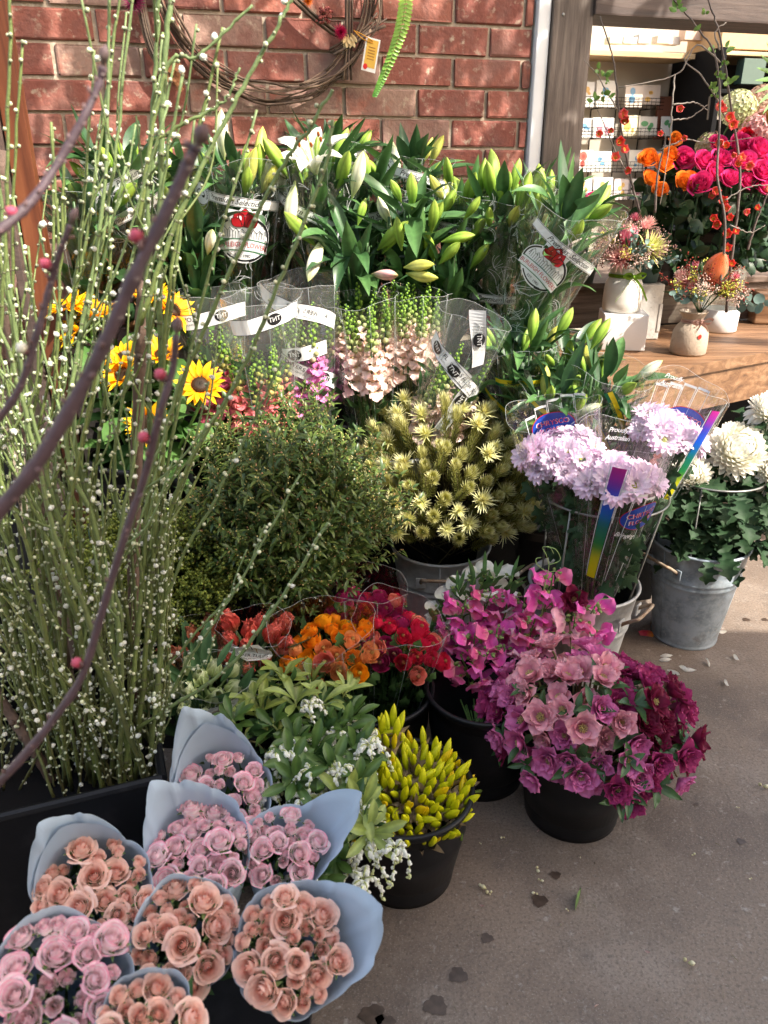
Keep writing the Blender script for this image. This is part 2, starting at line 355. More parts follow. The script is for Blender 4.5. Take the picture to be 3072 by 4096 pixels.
M_BRICK = mat("red_brick", None, .88, noise=[((.40, .31, .23), 34, .56, .68, 10), ((.13, .06, .05), 6, .52, .72, 7), ((.20, .09, .07), 5, .50, .66, 6), ((.30, .10, .065), 11, .55, .75, 6), ((.10, .05, .045), 16, .62, .8, 5), ((.50, .42, .32), 9, .68, .80, 10)], bump=.9, bscale=75)
M_MORTAR = mat("mortar", (.38, .31, .23), .95, noise=[((.30, .25, .20), 26, .45, .7, 8), ((.56, .50, .40), 70, .55, .75, 4)], bump=1.0, bscale=60)
S_END = onwall(2112, 420)[0]; zC = onwall(1700, 350)[1]; zE = onwall(1700, 593)[1]; CH = (zC - zE) / 2
BL = (onwall(1968, 412)[0] - onwall(1404, 412)[0]) / 2; s0 = onwall(1689, 412)[0]
print("CH",CH,"BL",BL,"SEND",S_END,zC,zE)
wall = thing('brick_wall', 'old red brick wall with rough cream mortar behind the lilies', 'wall')
mo = MB(); mo.add(box(4.2, .2, 3.2, 0), T4(S_END - 2.1, .1 + .006, 1.6)); part('mortar', mo, M_MORTAR, wall, MW, False)
bk = MB()
row0 = int((zC - .9) / CH) + 2
for r in range(-row0, 10):
    zb = zC + (r - 1) * CH          # row r lies between lines
    if zb < .8: continue
    off = s0 + (0 if r % 2 == 0 else BL * .5) - .02
    k = -9
    while True:
        a = off + k * BL; k += 1
        if a > S_END: break
        b = min(a + BL, S_END + .004)
        if b - a < .02 or b < -1.9: continue
        j = .010
        L_ = b - a - 2 * j * .62; H_ = CH - 2 * j * .55
        V, F, C = box(L_, .05, H_, .005)
        V = V + nr.uniform(-.0022, .0022, V.shape)
        base = lerp((.19, .058, .042), (.28, .098, .066), rng.random()); 
        if rng.random() < .12: base = base * .62
        if rng.random() < .12: base = lerp(base, (.30, .24, .19), .55)
        bk.add((V, F, base), T4((a + b) / 2, .021 + U(-.003, .003), zb + CH / 2))
part('brick_course', bk, M_BRICK, wall, MW, False)

def slab_mesh(s0_, s1_, z0, z1, y0, y1, bev=.004):
    V, F, C = box(s1_ - s0_, y1 - y0, z1 - z0, bev); return V + V3((s0_ + s1_) / 2, (y0 + y1) / 2, (z0 + z1) / 2), F, C
sa, sb = onwall(2116, 420)[0], onwall(2166, 420)[0]; sc, sd = onwall(2169, 420)[0], onwall(2322, 420)[0]
fr = MB(); fr.add(slab_mesh(sa + .002, sb, .5, 2.7, -.022, .05)); tag(part('corner_strip', fr, M_WHITEP, None, MW), 'white painted strip running down the end of the brick wall', 'trim')
win = thing('window_frame', 'weathered grey timber frame around the open shop window', 'frame')
p = MB(); p.add(slab_mesh(sb + .003, sd, .4, 2.0, -.035, .13, .006)); wp = part('post', p, M_GREYWOOD_Z, win, MW, False)
zb = onwall(2700, 80, .03)[1]
p = MB(); p.add(slab_mesh(sd - .004, sd + 2.2, zb, zb + .22, -.05, .16, .006)); part('lintel', p, M_BEAM, win, MW, False)
p = MB(); p.add(slab_mesh(sb - .05, sd - .006, 2.003, 2.25, -.05, .16, .006)); part('corner_block', p, M_BEAM, win, MW, False)
for (px, py) in ((2254, 58), (2243, 640)):
    s_, z_ = onwall(px, py, .036); q = MB(); q.add(lathe([(0.0001, -.004), (.0045, -.004), (.006, 0), (.0025, .0012), (.0001, .0012)], 10)); M = np.eye(4); F = frame(wallpt(s_, z_, .0352), WN); part('screw', q, M_WIRE, win, F)
p = MB(); p.add(slab_mesh(sd - .35, sd + 2.2, .815, .965, .02, .10, .006)); 
led = thing('window_ledge', 'rough brown timber ledge stepped up behind the bench', 'ledge')
part('riser', p, M_GREYWOOD_X, led, MW, False)
p = MB(); p.add(slab_mesh(sd - .35, sd + 2.2, .967, .99, .0, .55, .004)); part('board', p, M_GREYWOOD_X, led, MW, False)
# bench
BZ = .81
fl, frr = atz(2300, 1545, BZ), atz(3072, 1409, BZ); fd = unit(frr - fl); f0 = fl + fd * .08; f1 = frr + fd * .6
b0, b1 = wallpt(-.35 + sd, 0, -.015), wallpt(sd + 1.9, 0, -.015)
bench = thing('timber_bench', 'long sunlit timber bench under the shop window with vases on it', 'bench')
def wedge(qs, z0, z1):
    V = np.array([[*q[:2], z0] for q in qs] + [[*q[:2], z1] for q in qs]); F = np.array([[3, 2, 1, 0], [4, 5, 6, 7], [0, 1, 5, 4], [1, 2, 6, 5], [2, 3, 7, 6], [3, 0, 4, 7]]); return V, F, (1, 1, 1)
bd = unit(f1 - f0); 
for i in range(4):           # four boards, a hair apart
    qa = [lerp(f0, b0, i / 4 + .002), lerp(f1, b1, i / 4 + .002), lerp(f1, b1, (i + 1) / 4 - .002), lerp(f0, b0, (i + 1) / 4 - .002)]
    q = MB(); q.add(wedge(qa, BZ - .035, BZ)); part('board', q, M_BENCH, bench, None, False)
inn = V3(-bd[1], bd[0], 0)
q = MB(); q.add(wedge([f0 + inn * .012, f1 + inn * .012, f1 + inn * .09, f0 + inn * .09], BZ - .165, BZ - .037)); part('apron', q, M_BENCH, bench, None, False)
lg = atz(2530, 2390, 0)
q = MB(); q.add(box(.085, .085, BZ - .17, .006), T4(lg[0], lg[1] + .04, (BZ - .17) / 2, .2)); part('leg', q, M_TERRA, bench, None, False)
q = MB(); q.add(box(.085, .085, BZ - .17, .006), T4(1.9, 3.0, (BZ - .17) / 2, .2)); part('leg', q, M_TERRA, bench, None, False)
q = MB(); q.add(wedge([b0 - WN * .002, b1 - WN * .002, b1 - WN * .05, b0 - WN * .05], 0.0, .80)); struct('wall_under_window', q, M_BLACKM)

# shop interior
IW = 1.75     # the shop's back wall, this far behind the brick wall
def shop(px, py, d=IW): s_, z_ = onwall(px, py, -d); return s_, z_
q = MB(); q.add(slab_mesh(.0, 5, 0, 3, IW, IW + .1)); o = struct('shop_back_wall', q, mat("shop_plaster", (.47, .42, .35), .9, vary=.06, vscale=3)); o.matrix_local = Matrix(MW.tolist())
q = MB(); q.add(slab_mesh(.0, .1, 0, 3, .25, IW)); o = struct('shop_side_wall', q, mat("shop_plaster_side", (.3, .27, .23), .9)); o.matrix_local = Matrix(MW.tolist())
a0, a1 = shop(2320, 200, IW - .2), shop(2770, 185, IW - .2)
q = MB(); q.add(slab_mesh(a0[0] - .25, a1[0], a0[1] - .026, a0[1], IW - .24, IW - .002, .002)); tag(part('wall_shelf', q, M_PINE, None, MW, False), 'pale pine shelf high on the shop wall', 'shelf')
q = MB(); c0, c1 = shop(2815, 700, IW - .45), shop(3200, 200, IW - .45)
cab = thing('shop_cabinet', 'tall dark cabinet with open shelves inside the shop', 'cabinet')
q.add(slab_mesh(c0[0], c0[0] + .03, .3, c1[1], IW - .45, IW - .01)); q.add(slab_mesh(c0[0] + .031, c0[0] + 1.4, .3, c1[1] - .031, IW - .06, IW - .012))
part('carcass', q, M_BLACKM, cab, MW, False)
for k, py in enumerate((200, 355, 640)):
    z_ = shop(2900, py, IW - .45)[1]; q = MB(); q.add(slab_mesh(c0[0] + .032, c0[0] + 1.4, z_ - .02, z_, IW - .44, IW - .062)); part('shelf', q, M_BLACKM if k else M_PINE, cab, MW, False)
s_, z_ = shop(2960, 180, IW - .4); q = MB(); q.add(slab_mesh(s_ - .12, s_ + .6, shop(2960, 198, IW - .4)[1] + .002, z_ + .14, IW - .40, IW - .1, .004)); tag(part('cardboard_box', q, mat("cardboard", (.52, .36, .2), .9, vary=.06), None, MW, False), 'brown cardboard box on top of the dark cabinet', 'box')
def shopbox(px0, py0, px1, py1, d, thick, col, name, label, cat, lean=0.0, pattern=None):
    s0_, z1_ = shop(px0, py0, d); s1_, z0_ = shop(px1, py1, d); w, h = abs(s1_ - s0_), abs(z1_ - z0_)
    V, F, C = box(w, thick, h, min(.002, thick * .3)); q = MB(); q.add((V, F, np.asarray(col) * .92))
    M = MW @ T4((s0_ + s1_) / 2, d, (z0_ + z1_) / 2); R = np.eye(4); R[1:3, 1:3] = [[cos(lean), sin(lean)], [-sin(lean), cos(lean)]]
    if pattern:
        for (cx, cy, rr, c2) in pattern:
            V2, F2 = ell2(rr * w, rr * w * U(.6, 1.2), 10, cx * w, cy * h); q.add((np.stack([V2[:, 0], 0 * V2[:, 0] - thick / 2 - .001, V2[:, 1]], 1), F2, np.asarray(c2)))
    o = part(name, q, M_PRINT, None, M @ R, False); return tag(o, label, cat)
CARDC = [(.72, .70, .66), (.66, .62, .55), (.70, .68, .66), (.55, .62, .62), (.74, .66, .45), (.60, .50, .42), (.70, .60, .58), (.62, .64, .58)]
ACC = [((.55, .08, .06), 'red'), ((.10, .25, .40), 'blue'), ((.10, .30, .12), 'green'), ((.65, .38, .08), 'orange'), ((.55, .25, .32), 'pink')]
cards = [(2325, 325, 2385, 430), (2390, 320, 2455, 430), (2505, 340, 2565, 430), (2572, 338, 2635, 420), (2310, 472, 2370, 552), (2375, 470, 2450, 552), (2490, 460, 2555, 545), (2560, 465, 2622, 545),
         (2300, 600, 2365, 690), (2372, 605, 2440, 690), (2520, 600, 2575, 685), (2578, 605, 2640, 680), (2648, 465, 2690, 545), (2690, 520, 2715, 600), (2655, 580, 2705, 650), (2715, 580, 2778, 690),
         (2300, 712, 2370, 800), (2378, 710, 2445, 800), (2460, 715, 2520, 800), (2730, 480, 2790, 570), (2530, 715, 2590, 800)]
rowname = lambda y: 'top' if y < 440 else 'second' if y < 570 else 'third' if y < 700 else 'lowest'
cname = {0: 'white', 1: 'cream', 2: 'ivory', 3: 'pale teal', 4: 'yellow', 5: 'brown', 6: 'blush', 7: 'pale green'}
for i, (x0, y0, x1, y1) in enumerate(cards):
    ci = 4 if i in (6,) else 5 if i in (3, 2) else rng.choice([0, 0, 1, 2, 3, 6, 7]); a = rng.choice(ACC)
    pat = [(U(-.2, .2), U(-.25, .25), U(.08, .22), a[0]) for _ in range(3)]
    side = 'left end' if x0 < 2450 and i % 2 == 0 else 'left part' if x0 < 2460 else 'middle' if x0 < 2600 else 'right end'
    shopbox(x0, y0, x1, y1, IW - .09 - .01 * (i % 3), .004, CARDC[ci], 'greeting_card', f'{cname[ci]} greeting card with {a[1]} print, {side} of the {rowname(y1)} wall row', 'card', .12, pat)['group'] = 'greeting cards in the wall racks'
for r_, (py, x0, x1) in enumerate(((430, 2300, 2650), (552, 2295, 2640), (688, 2290, 2650), (802, 2285, 2640))):
    s0_, z0_ = shop(x0, py, IW - .11); s1_, _ = shop(x1, py, IW - .11); q = MB()
    for k in range(4): q.add(tube([(s0_, IW - .12, z0_ + k * .018), (s1_, IW - .12, z0_ + k * .018)], .0016, 4))
    for s in np.arange(s0_, s1_, .028): q.add(tube([(s, IW - .12, z0_ - .003), (s, IW - .12, z0_ + .056)], .0013, 4))
    for s in np.arange(s0_, s1_, .16): q.add(tube([(s, IW - .12, z0_), (s, IW - .005, z0_), (s, IW - .005, z0_ - .1)], .003, 4))
    tag(part('wire_rack', q, M_BLACKM, None, MW), f'black wire card rack, {rowname(py)} of the four on the shop wall', 'rack')
for i, (x0, y0, x1, y1, cn, cc, nm) in enumerate([(2485, 150, 2535, 178, 'white', (.7, .68, .64), 'box'), (2545, 140, 2590, 178, 'grey', (.45, .45, .45), 'bowl'), (2620, 145, 2665, 178, 'cream', (.66, .6, .5), 'box'), (2668, 148, 2708, 182, 'white', (.74, .72, .68), 'card'),
        (2735, 85, 2795, 165, 'printed', (.66, .48, .38), 'book'), (2795, 85, 2832, 165, 'orange', (.72, .42, .16), 'folder'), (2430, 150, 2476, 178, 'glass green', (.5, .55, .5), 'bowl'), (2840, 95, 2918, 190, 'brown', (.25, .17, .10), 'basket')]):
    shopbox(x0, y0, x1, y1, IW - .15 if x0 < 2735 else IW - .2, .06, cc, 'shop_' + nm, f'small {cn} {nm} on the ' + ('pine wall shelf' if x0 < 2735 else 'shelf end beside the dark cabinet') + (' near its middle' if i in (0, 2) else ''), nm)
shopbox(2635, 385, 2785, 560, IW - .06, .02, (.16, .06, .035), 'wooden_board', 'dark red brown board leaning behind the wall cards', 'board', .05)
shopbox(2965, 235, 3035, 340, IW - .42, .06, (.07, .12, .10), 'decorated_tin', 'green blue tin on the dark cabinet shelf', 'tin')
shopbox(2740, 580, 2780, 650, IW - .16, .005, (.42, .52, .10), 'greeting_card', 'lime green card with red print beside the orange roses', 'card', .1, [(0, 0, .28, (.5, .05, .03))])
shopbox(2840, 385, 2900, 480, IW - .41, .01, (.2, .17, .14), 'photo_frame', 'dim brown photo frame in the dark cabinet', 'frame', .1)

# out of view overhead: awning and tree added to shade foreground and dapple wall
aw = thing('shop_awning', 'unseen dark timber awning added to shade the foreground', 'awning')
q = MB()
for i in range(12): q.add(box(3.9, .245, .03, .003), T4(2.75, -2.19 + i * .25, 2.62))
part('roof_board', q, M_BEAM, aw, None, False)
for (x, y) in ((4.6, .6), (4.6, -2.1)): q = MB(); q.add(box(.09, .09, 2.6, .004), T4(x, y, 1.3)); part('post', q, M_BEAM, aw, None, False)
tr = thing('dapple_tree', 'unseen leafy tree added to dapple the wall', 'tree')
q = MB(); q.add(tube(curve_pts([(3.9, 1.55, 0), (3.8, 1.5, 2.0), (3.0, 1.6, 3.3), (1.8, 1.7, 3.6), (.8, 1.75, 3.5)], 20), np.linspace(.11, .015, 20), 8, (.10, .075, .06))); part('trunk', q, M_COTTA, tr)
cr_ = MB()
lf = blade(.15, .075, 'lance', .5, .1, 0, 0, 3, 4, [(0, (.05, .10, .03)), (1, (.07, .14, .04))])
def shade_leaf(s, z, t, sc=1.0):
    p_ = wallpt(s, z) + SUN * t; cr_.add(lf, frame(p_, spread(SUN, U(.3, 1.4), U(0, 6.28)), U(0, 6), U(.6, 1.2) * sc))
for _ in range(330):
    c = (U(-1.5, .75), U(1.25, 2.2)); n_ = 3
    if rng.random() < .45 and c[0] < .1: continue
    for _k in range(n_): shade_leaf(c[0] + rng.gauss(0, .06), c[1] + rng.gauss(0, .06), U(1.5, 3.0))
for _ in range(90): shade_leaf(U(-1.6, .9), U(.75, 1.3), U(2.4, 3.2), .8)
for _ in range(60): shade_leaf(U(.9, 2.0), U(.8, 1.6), U(2.2, 3.4), .9)
part('crown', cr_, M_LEAF, tr)

q = MB(); q.add(box(16, .5, 5.2, 0), T4(1, -5.2, 2.6)); tag(part('fill_blocking_building', q, mat("render_wall", (.40, .35, .29), .9, vary=.1, vscale=2), None, None, False), 'unseen plain rendered building added behind the viewer to block fill light', 'building')  # added behind the camera to cut sky fill from that side
# black display steps under the tall bunches
st = thing('display_stand', 'black stepped stand under the lilies and snapdragons', 'stand')
for (s0_, s1_, d0, d1, z1_) in ((-1.35, .5, .03, .42, .60), (-1.35, .47, .425, .72, .42)):
    q = MB(); q.add(slab_mesh(s0_, s1_, .0, z1_, -d1, -d0, .004)); part('step', q, M_BLACKM, st, MW, False)
pl = at(195, 1000, 2.12); ch = thing('timber_upright', 'upright varnished red brown timber panel at the left edge', 'panel')
q = MB(); q.add(box(.055, .03, 2.3, .003), T4(pl[0] - .0275, pl[1], 1.15, .1)); part('board', q, M_CHERRY, ch, None, False)
q = MB(); q.add(box(.02, .05, 2.3, .003), T4(pl[0] - .07, pl[1] - .02, 1.15, .1)); part('edge_strip', q, M_BEAM, ch, None, False)
q = MB(); q.add(box(.5, .3, 1.28, .01), T4(-1.36, 2.02, .64, .1)); tag(part('black_bin', q, M_BLACK, None, None, False), 'dark bin standing left of the timber panel', 'bin')

# ------------------------------------------------------------------ flower kit
c = srgb
G_DARK, G_MID, G_PALE, G_LIME, G_OLIVE = (.022, .060, .020), (.05, .12, .032), (.14, .22, .07), (.22, .34, .05), (.10, .13, .03)
def cached(key, fn):
    if key not in _cache: _cache[key] = fn()
    return _cache[key]
def rose_mb(R, seed, inner, outer, edge=None, openn=1.0):
    """nested curled petals round a tight spiral heart"""
    g = MB(); r_ = random.Random(seed); n = 23; nu, nv = 9, 7
    u = np.linspace(-1, 1, nu)[None]; v = np.linspace(0, 1, nv)[:, None]
    for i in range(n):
        f = i / (n - 1); rho = R * (.07 + .80 * f ** .85) * (1 + r_.uniform(-.05, .05)); h = R * (1.32 - .42 * f * f * openn) * r_.uniform(.95, 1.04); w = 1.75 - .95 * f
        fl = (-.22 + .95 * f ** 1.3) * openn; ph = i * 2.39996 + r_.uniform(-.15, .15)
        az = ph + u * w * (.35 + .65 * np.sin(np.clip(v / .5, 0, 1) * pi / 2)) * (1 - .25 * np.clip(v - .6, 0, 1))
        rr = rho * (.40 + .60 * np.sin(np.clip(v / .62, 0, 1) * pi / 2)) + R * fl * np.clip(v - .55, 0, 1) ** 1.6 * 1.5 + rho * .07 * u + R * .035 * f * np.sin(u * 5 + seed + i) * v ** 2
        z = h * v * (1 - (.16 + .12 * f) * u ** 2 * v) - R * .30 * f * np.clip(v - .75, 0, 1) ** 1.2 * 2.2 * openn - R * .12 * f
        rr, z, az = np.broadcast_arrays(rr, z, az); V = np.stack([rr * np.cos(az), rr * np.sin(az), z - R * .35], -1).reshape(-1, 3)
        colr = lerp(inner, outer, min(1, f * 2.1)); C = ramp([(0, lerp(colr, inner, .35)), (.4, colr), (.8, lerp(colr, outer, .5)), (1, lerp(colr, outer, .8))], np.repeat(np.linspace(0, 1, nv), nu))
        if edge is not None:
            e = (np.clip(np.broadcast_to(v, rr.shape) ** 9 + .4 * np.abs(u) ** 4 * v ** 2, 0, 1) * edge[1] * r_.uniform(.5, 1.15) * (.35 + .65 * (.3 < f))).reshape(-1, 1); C = C * (1 - np.clip(e, 0, 1)) + np.array(edge[0]) * np.clip(e, 0, 1)
        g.add((V, grid_faces(nu, nv), C))
    return g
def calyx_mb(R, stem=.06):
    g = MB(); g.add(ellip(R * .55, R * .42, 7, 5, [(0, G_MID), (1, G_MID)]), T4(0, 0, -R * .38))
    for i in range(5): g.add(blade(R * 1.0, R * .3, 'lance', .9, .2, 0, 0, 3, 4, [(0, G_MID), (1, G_PALE)]), fpetal(i * 1.257, .9, R * .2, -R * .1))
    g.add(tube([(0, 0, -R * .3), (R * .1, 0, -stem)], .0022, 5, G_MID)); return g
def bouquet(label, px, py, z, wpx, a, az, tiph, blooms, pal, backh=.02, seed=0, length=.34, rs=.019, azx=0, spread_=.8, flare=.3, fold=False):
    """paper cone of roses"""
    p = atz(px, py, z); depth = np.dot(p - V3(0, 0, CAMH), FWD); Rm = wpx / 2 * depth / FPX
    tc = unit(V3(0, 0, CAMH) - p); axis = unit(tc * a + V3(azx, .0, 1) * (1 - a))
    M = frame(p, axis, 0, 1, up=(0, .15, 1)); root = thing('rose_bouquet', label, 'bouquet', M, 'rose bouquets wrapped in blue paper')
    R_ = np.random.RandomState(seed); nphi, nv = 150, 16
    phi = np.linspace(0, 2 * pi + .7, nphi) + az + pi - .35
    d = np.angle(np.exp(1j * (phi - az))); h = backh * (1 + np.cos(phi - pi / 2)) / 2 + tiph * 1.1 * np.maximum(np.clip(1 - np.sqrt(d ** 2 + .0003) / .85, 0, 1), .55 * np.clip(1 - np.abs(d + .55 * (1 if seed % 4 else -1)) / .75, 0, 1)) + .006 * np.sin(3 * phi + seed)
    v = np.linspace(0, 1, nv); zz = -length + v[:, None] * (length + h[None])
    rel = (zz + length) / length
    rad = .012 + (Rm - .012) * rel ** .85 - .0035 * np.linspace(0, 1, nphi)[None] + .0022 * np.sin(5 * phi + seed * 2)[None] * rel
    rad = rad + np.where(rel > .9, (rel - .9) * length * flare, 0) * np.exp(-(np.abs(d[None]) / 1.5) ** 2)
    rad = rad + .0016 * np.abs(np.sin(2.5 * phi + seed))[None] * rel
    rad = rad * (1 - .035 * rel * (1 - np.abs(np.sin(4.5 * phi + seed * 1.3))[None]) ** 3 - .02 * rel * (1 - np.abs(np.sin(3.1 * phi + seed * 2.9 + 1.5 * rel))) ** 4)   # creases
    V = np.stack([rad * np.cos(phi), rad * np.sin(phi), zz], -1).reshape(-1, 3)
    q = MB(); q.add((V, grid_faces(nphi, nv), (1, 1, 1))); o = part('paper_wrap', q, M_PAPER, root)
    so = o.modifiers.new("thickness", 'SOLIDIFY'); so.thickness = .0004
    pf_ = np.linspace(-1.15, .75, 26) ; fph = az + pf_; hf = tiph * .55 * np.clip(1 - np.abs(pf_ + .25) / .95, 0, 1) + .008 + backh * (1 + np.cos(fph - pi / 2)) / 2; vv = np.linspace(.55, 1, 10)[:, None]; zf = -length + vv * (length + hf[None] * .96); rf = (zf + length) / length
    rad2 = (.012 + (Rm - .012) * rf ** .85) * .965 - .003 + np.where(rf > .9, (rf - .9) * length * flare, 0) * np.exp(-(pf_[None] / 1.5) ** 2)
    q = MB(); q.add((np.stack([rad2 * np.cos(fph), rad2 * np.sin(fph), zf], -1).reshape(-1, 3), grid_faces(26, 10), (1, 1, 1)))
    if fold: part('paper_fold', q, M_PAPER, root)
    rr = random.Random(seed); pts = []; tries = 0
    while len(pts) < blooms and tries < 4000:
        tries += 1; t_, r0 = rr.uniform(0, 6.28), math.sqrt(rr.random()) * Rm * spread_
        x, y = r0 * cos(t_), r0 * sin(t_); s = rr.uniform(.72, 1.12) if rr.random() < .8 else rr.uniform(.45, .6)
        if all((x - q_[0]) ** 2 + (y - q_[1]) ** 2 > (rs * .70 * (s + q_[2])) ** 2 for q_ in pts): pts.append((x, y, s))
    for i, (x, y, s) in enumerate(pts):
        k = rr.randrange(5) if s > .65 else 5; pn, inn_, out_, ed = pal
        me = cached(('rose', pn, k), lambda: rose_mb(.021, k + 11, inn_, out_, ed, .35 if k == 5 else .7 + .1 * k).mesh('rose', M_PETAL))
        cal = cached('calyx', lambda: calyx_mb(.021).mesh('calyx', M_LEAF))
        dr = unit(V3(x / Rm * .45 + rr.gauss(0, .13), y / Rm * .45 + rr.gauss(0, .13), 1))
        o = link('rose', me, root, frame((x, y, rr.uniform(-.002, .018) + .012 * (1 - (x * x + y * y) / Rm ** 2)), dr, rr.uniform(0, 6.28), s * rs / .021 * 1.08))
        link('calyx', cal, o)
    q = MB()
    for _ in range(9):
        t_, r0 = rr.uniform(0, 6.28), math.sqrt(rr.random()) * Rm * .85; q.add(blade(U(.018, .028), .009, 'lance', U(.2, .8), .2, .15, 0, 3, 4, [(0, G_MID), (1, G_PALE)]), frame((r0 * cos(t_), r0 * sin(t_), rr.uniform(-.015, .008)), (rr.gauss(0, .5), rr.gauss(0, .5), 1), rr.uniform(0, 6)))
    for _ in range(46):
        t_, r0 = rr.uniform(0, 6.28), math.sqrt(rr.random()) * Rm * .8
        q.add(blade(U(.03, .05), .018, 'lance', U(.2, .9), .1, .15, 0, 3, 4, [(0, G_DARK), (1, G_MID)]), frame((r0 * cos(t_), r0 * sin(t_), rr.uniform(-.10, -.05)), (rr.gauss(0, .6), rr.gauss(0, .6), 1), rr.uniform(0, 6)))
    for _ in range(8):
        t_, r0 = rr.uniform(0, 6.28), rr.random() * Rm * .5; q.add(tube([(r0 * cos(t_), r0 * sin(t_), -.05), (r0 * .3 * cos(t_), r0 * .3 * sin(t_), -length + .01)], .002, 5, G_MID))
    part('foliage', q, M_LEAF, root); return root
PK = ('pink', c(255, 198, 206), c(255, 244, 243), (c(240, 52, 136), .62))
PE = ('peach', c(255, 150, 122), c(255, 226, 212), (c(252, 196, 184), .25))
bouquet('pink edged rose bouquet with the tallest pointed blue paper flap', 890, 3190, .36, 390, .58, radians(118), .13, 27, PK, .03, 3, spread_=.88, flare=.0, fold=True)
bouquet('pink edged rose bouquet with a slanting blue paper front, second from the back', 800, 3420, .42, 390, .40, radians(135), .075, 27, PK, .04, 5, azx=-.05, spread_=.9, flare=.0)
bouquet('small pink edged rose bouquet whose blue paper point sticks out sideways', 1130, 3400, .39, 320, .40, radians(8), .085, 22, PK, .015, 7, azx=.10, spread_=.86, flare=.35)
bouquet('wide peach rose bouquet in blue paper beside the black tub', 380, 3590, .45, 440, .72, radians(125), .085, 27, PE, .03, 9, spread_=.9, flare=.05, fold=True)
bouquet('peach rose bouquet in the middle of the front blue paper bouquets', 745, 3750, .50, 410, .74, radians(100), .02, 26, PE, .02, 12, spread_=.9, flare=.0)
bouquet('peach rose bouquet with a broad blue paper flap, nearest the bare floor', 1160, 3800, .50, 450, .82, radians(14), .05, 29, PE, .012, 14, spread_=.88, flare=.42)
bouquet('pink edged rose bouquet cut off by the bottom left corner', 220, 4000, .56, 600, .80, radians(100), .015, 36, PK, .015, 16, spread_=.9, flare=.0)
bouquet('peach rose bouquet cut off by the bottom edge of the photo', 580, 4120, .57, 400, .80, radians(80), .015, 23, PE, .015, 18, spread_=.86, flare=.0)

# black tub of branches and the black stand that holds the bouquets
tub = thing('black_tub', 'large black tub with a straight rim holding the budding branches', 'tub', None)
ta, tb = atz(0, 3275, .38), atz(650, 3118, .38); td = unit(tb - ta); tn = V3(-td[1], td[0], 0); ta = ta - td * .15
def tubwall(a, b, w=.008): 
    q = MB(); n_ = unit(np.cross(b - a, (0, 0, 1))); q.add(wedge([a, b, b + n_ * w, a + n_ * w], .02, .38)); q.add(tube([V3(*a[:2], .382), V3(*b[:2], .382)], .009, 8)); return q
cs = [ta, tb, tb + tn * .42, ta + tn * .42]
for i in range(4): part('side_panel', tubwall(cs[i], cs[(i + 1) % 4]), M_BLACK, tub, None, False)
q = MB(); q.add(wedge([p_ - (p_ - (ta + tb + tn * .42) / 2) * .02 for p_ in cs], .26, .27)); part('bottom', q, M_BLACKM, tub, None, False)
rack = thing('bouquet_stand', 'black stand with legs holding the paper wrapped roses', 'stand', None)
for (x0, x1, y, zt) in ((-.62, -.10, .60, .17), (-.58, -.12, .86, .12)):
    q = MB(); q.add(box(x1 - x0, .20, .03, .004), T4((x0 + x1) / 2, y, zt)); part('shelf', q, M_BLACK, rack, None, False)
    for (x, yy) in ((x0 + .03, y - .08), (x1 - .03, y - .08), (x0 + .03, y + .08), (x1 - .03, y + .08)):
        q = MB(); q.add(box(.03, .03, zt - .016, .003), T4(x, yy, (zt - .016) / 2)); part('leg', q, M_BLACK, rack, None, False)

# ------------------------------------------------------------------ budding branches
C_BR1, C_BR2, C_BR3 = V3(.15, .215, .085), V3(.125, .16, .04), V3(.075, .07, .024)
def bud_cols(white): return [(0, c(150, 140, 110)), (.35, c(214, 212, 190)), (1, c(240, 240, 230))] if white else [(0, c(120, 105, 80)), (.4, c(165, 175, 140)), (1, c(205, 205, 175))]
SB = ellip(.0062, .0028, 6, 5, [(0, c(110, 92, 70)), (.4, c(128, 140, 108)), (1, c(176, 180, 150))]); SB2 = ellip(.007, .0034, 6, 5, bud_cols(False))
def blossom_mb(k):
    g = MB(); r_ = random.Random(k); g.add(ball(.0042, 8, 6, c(236, 238, 226)), T4(0, 0, .004))
    for i in range(9): g.add(blade(.0095, .008, 'round', -.6, .5, 0, .05, 4, 4, [(0, c(205, 215, 180)), (.5, c(244, 244, 238)), (1, c(250, 250, 248))], seed=k * 9 + i), fpetal(i * 2.4, .25 + .055 * i, .0006, 0))
    g.add(ball(.0026, 6, 4, c(120, 110, 80)), T4(0, 0, 0)); return g
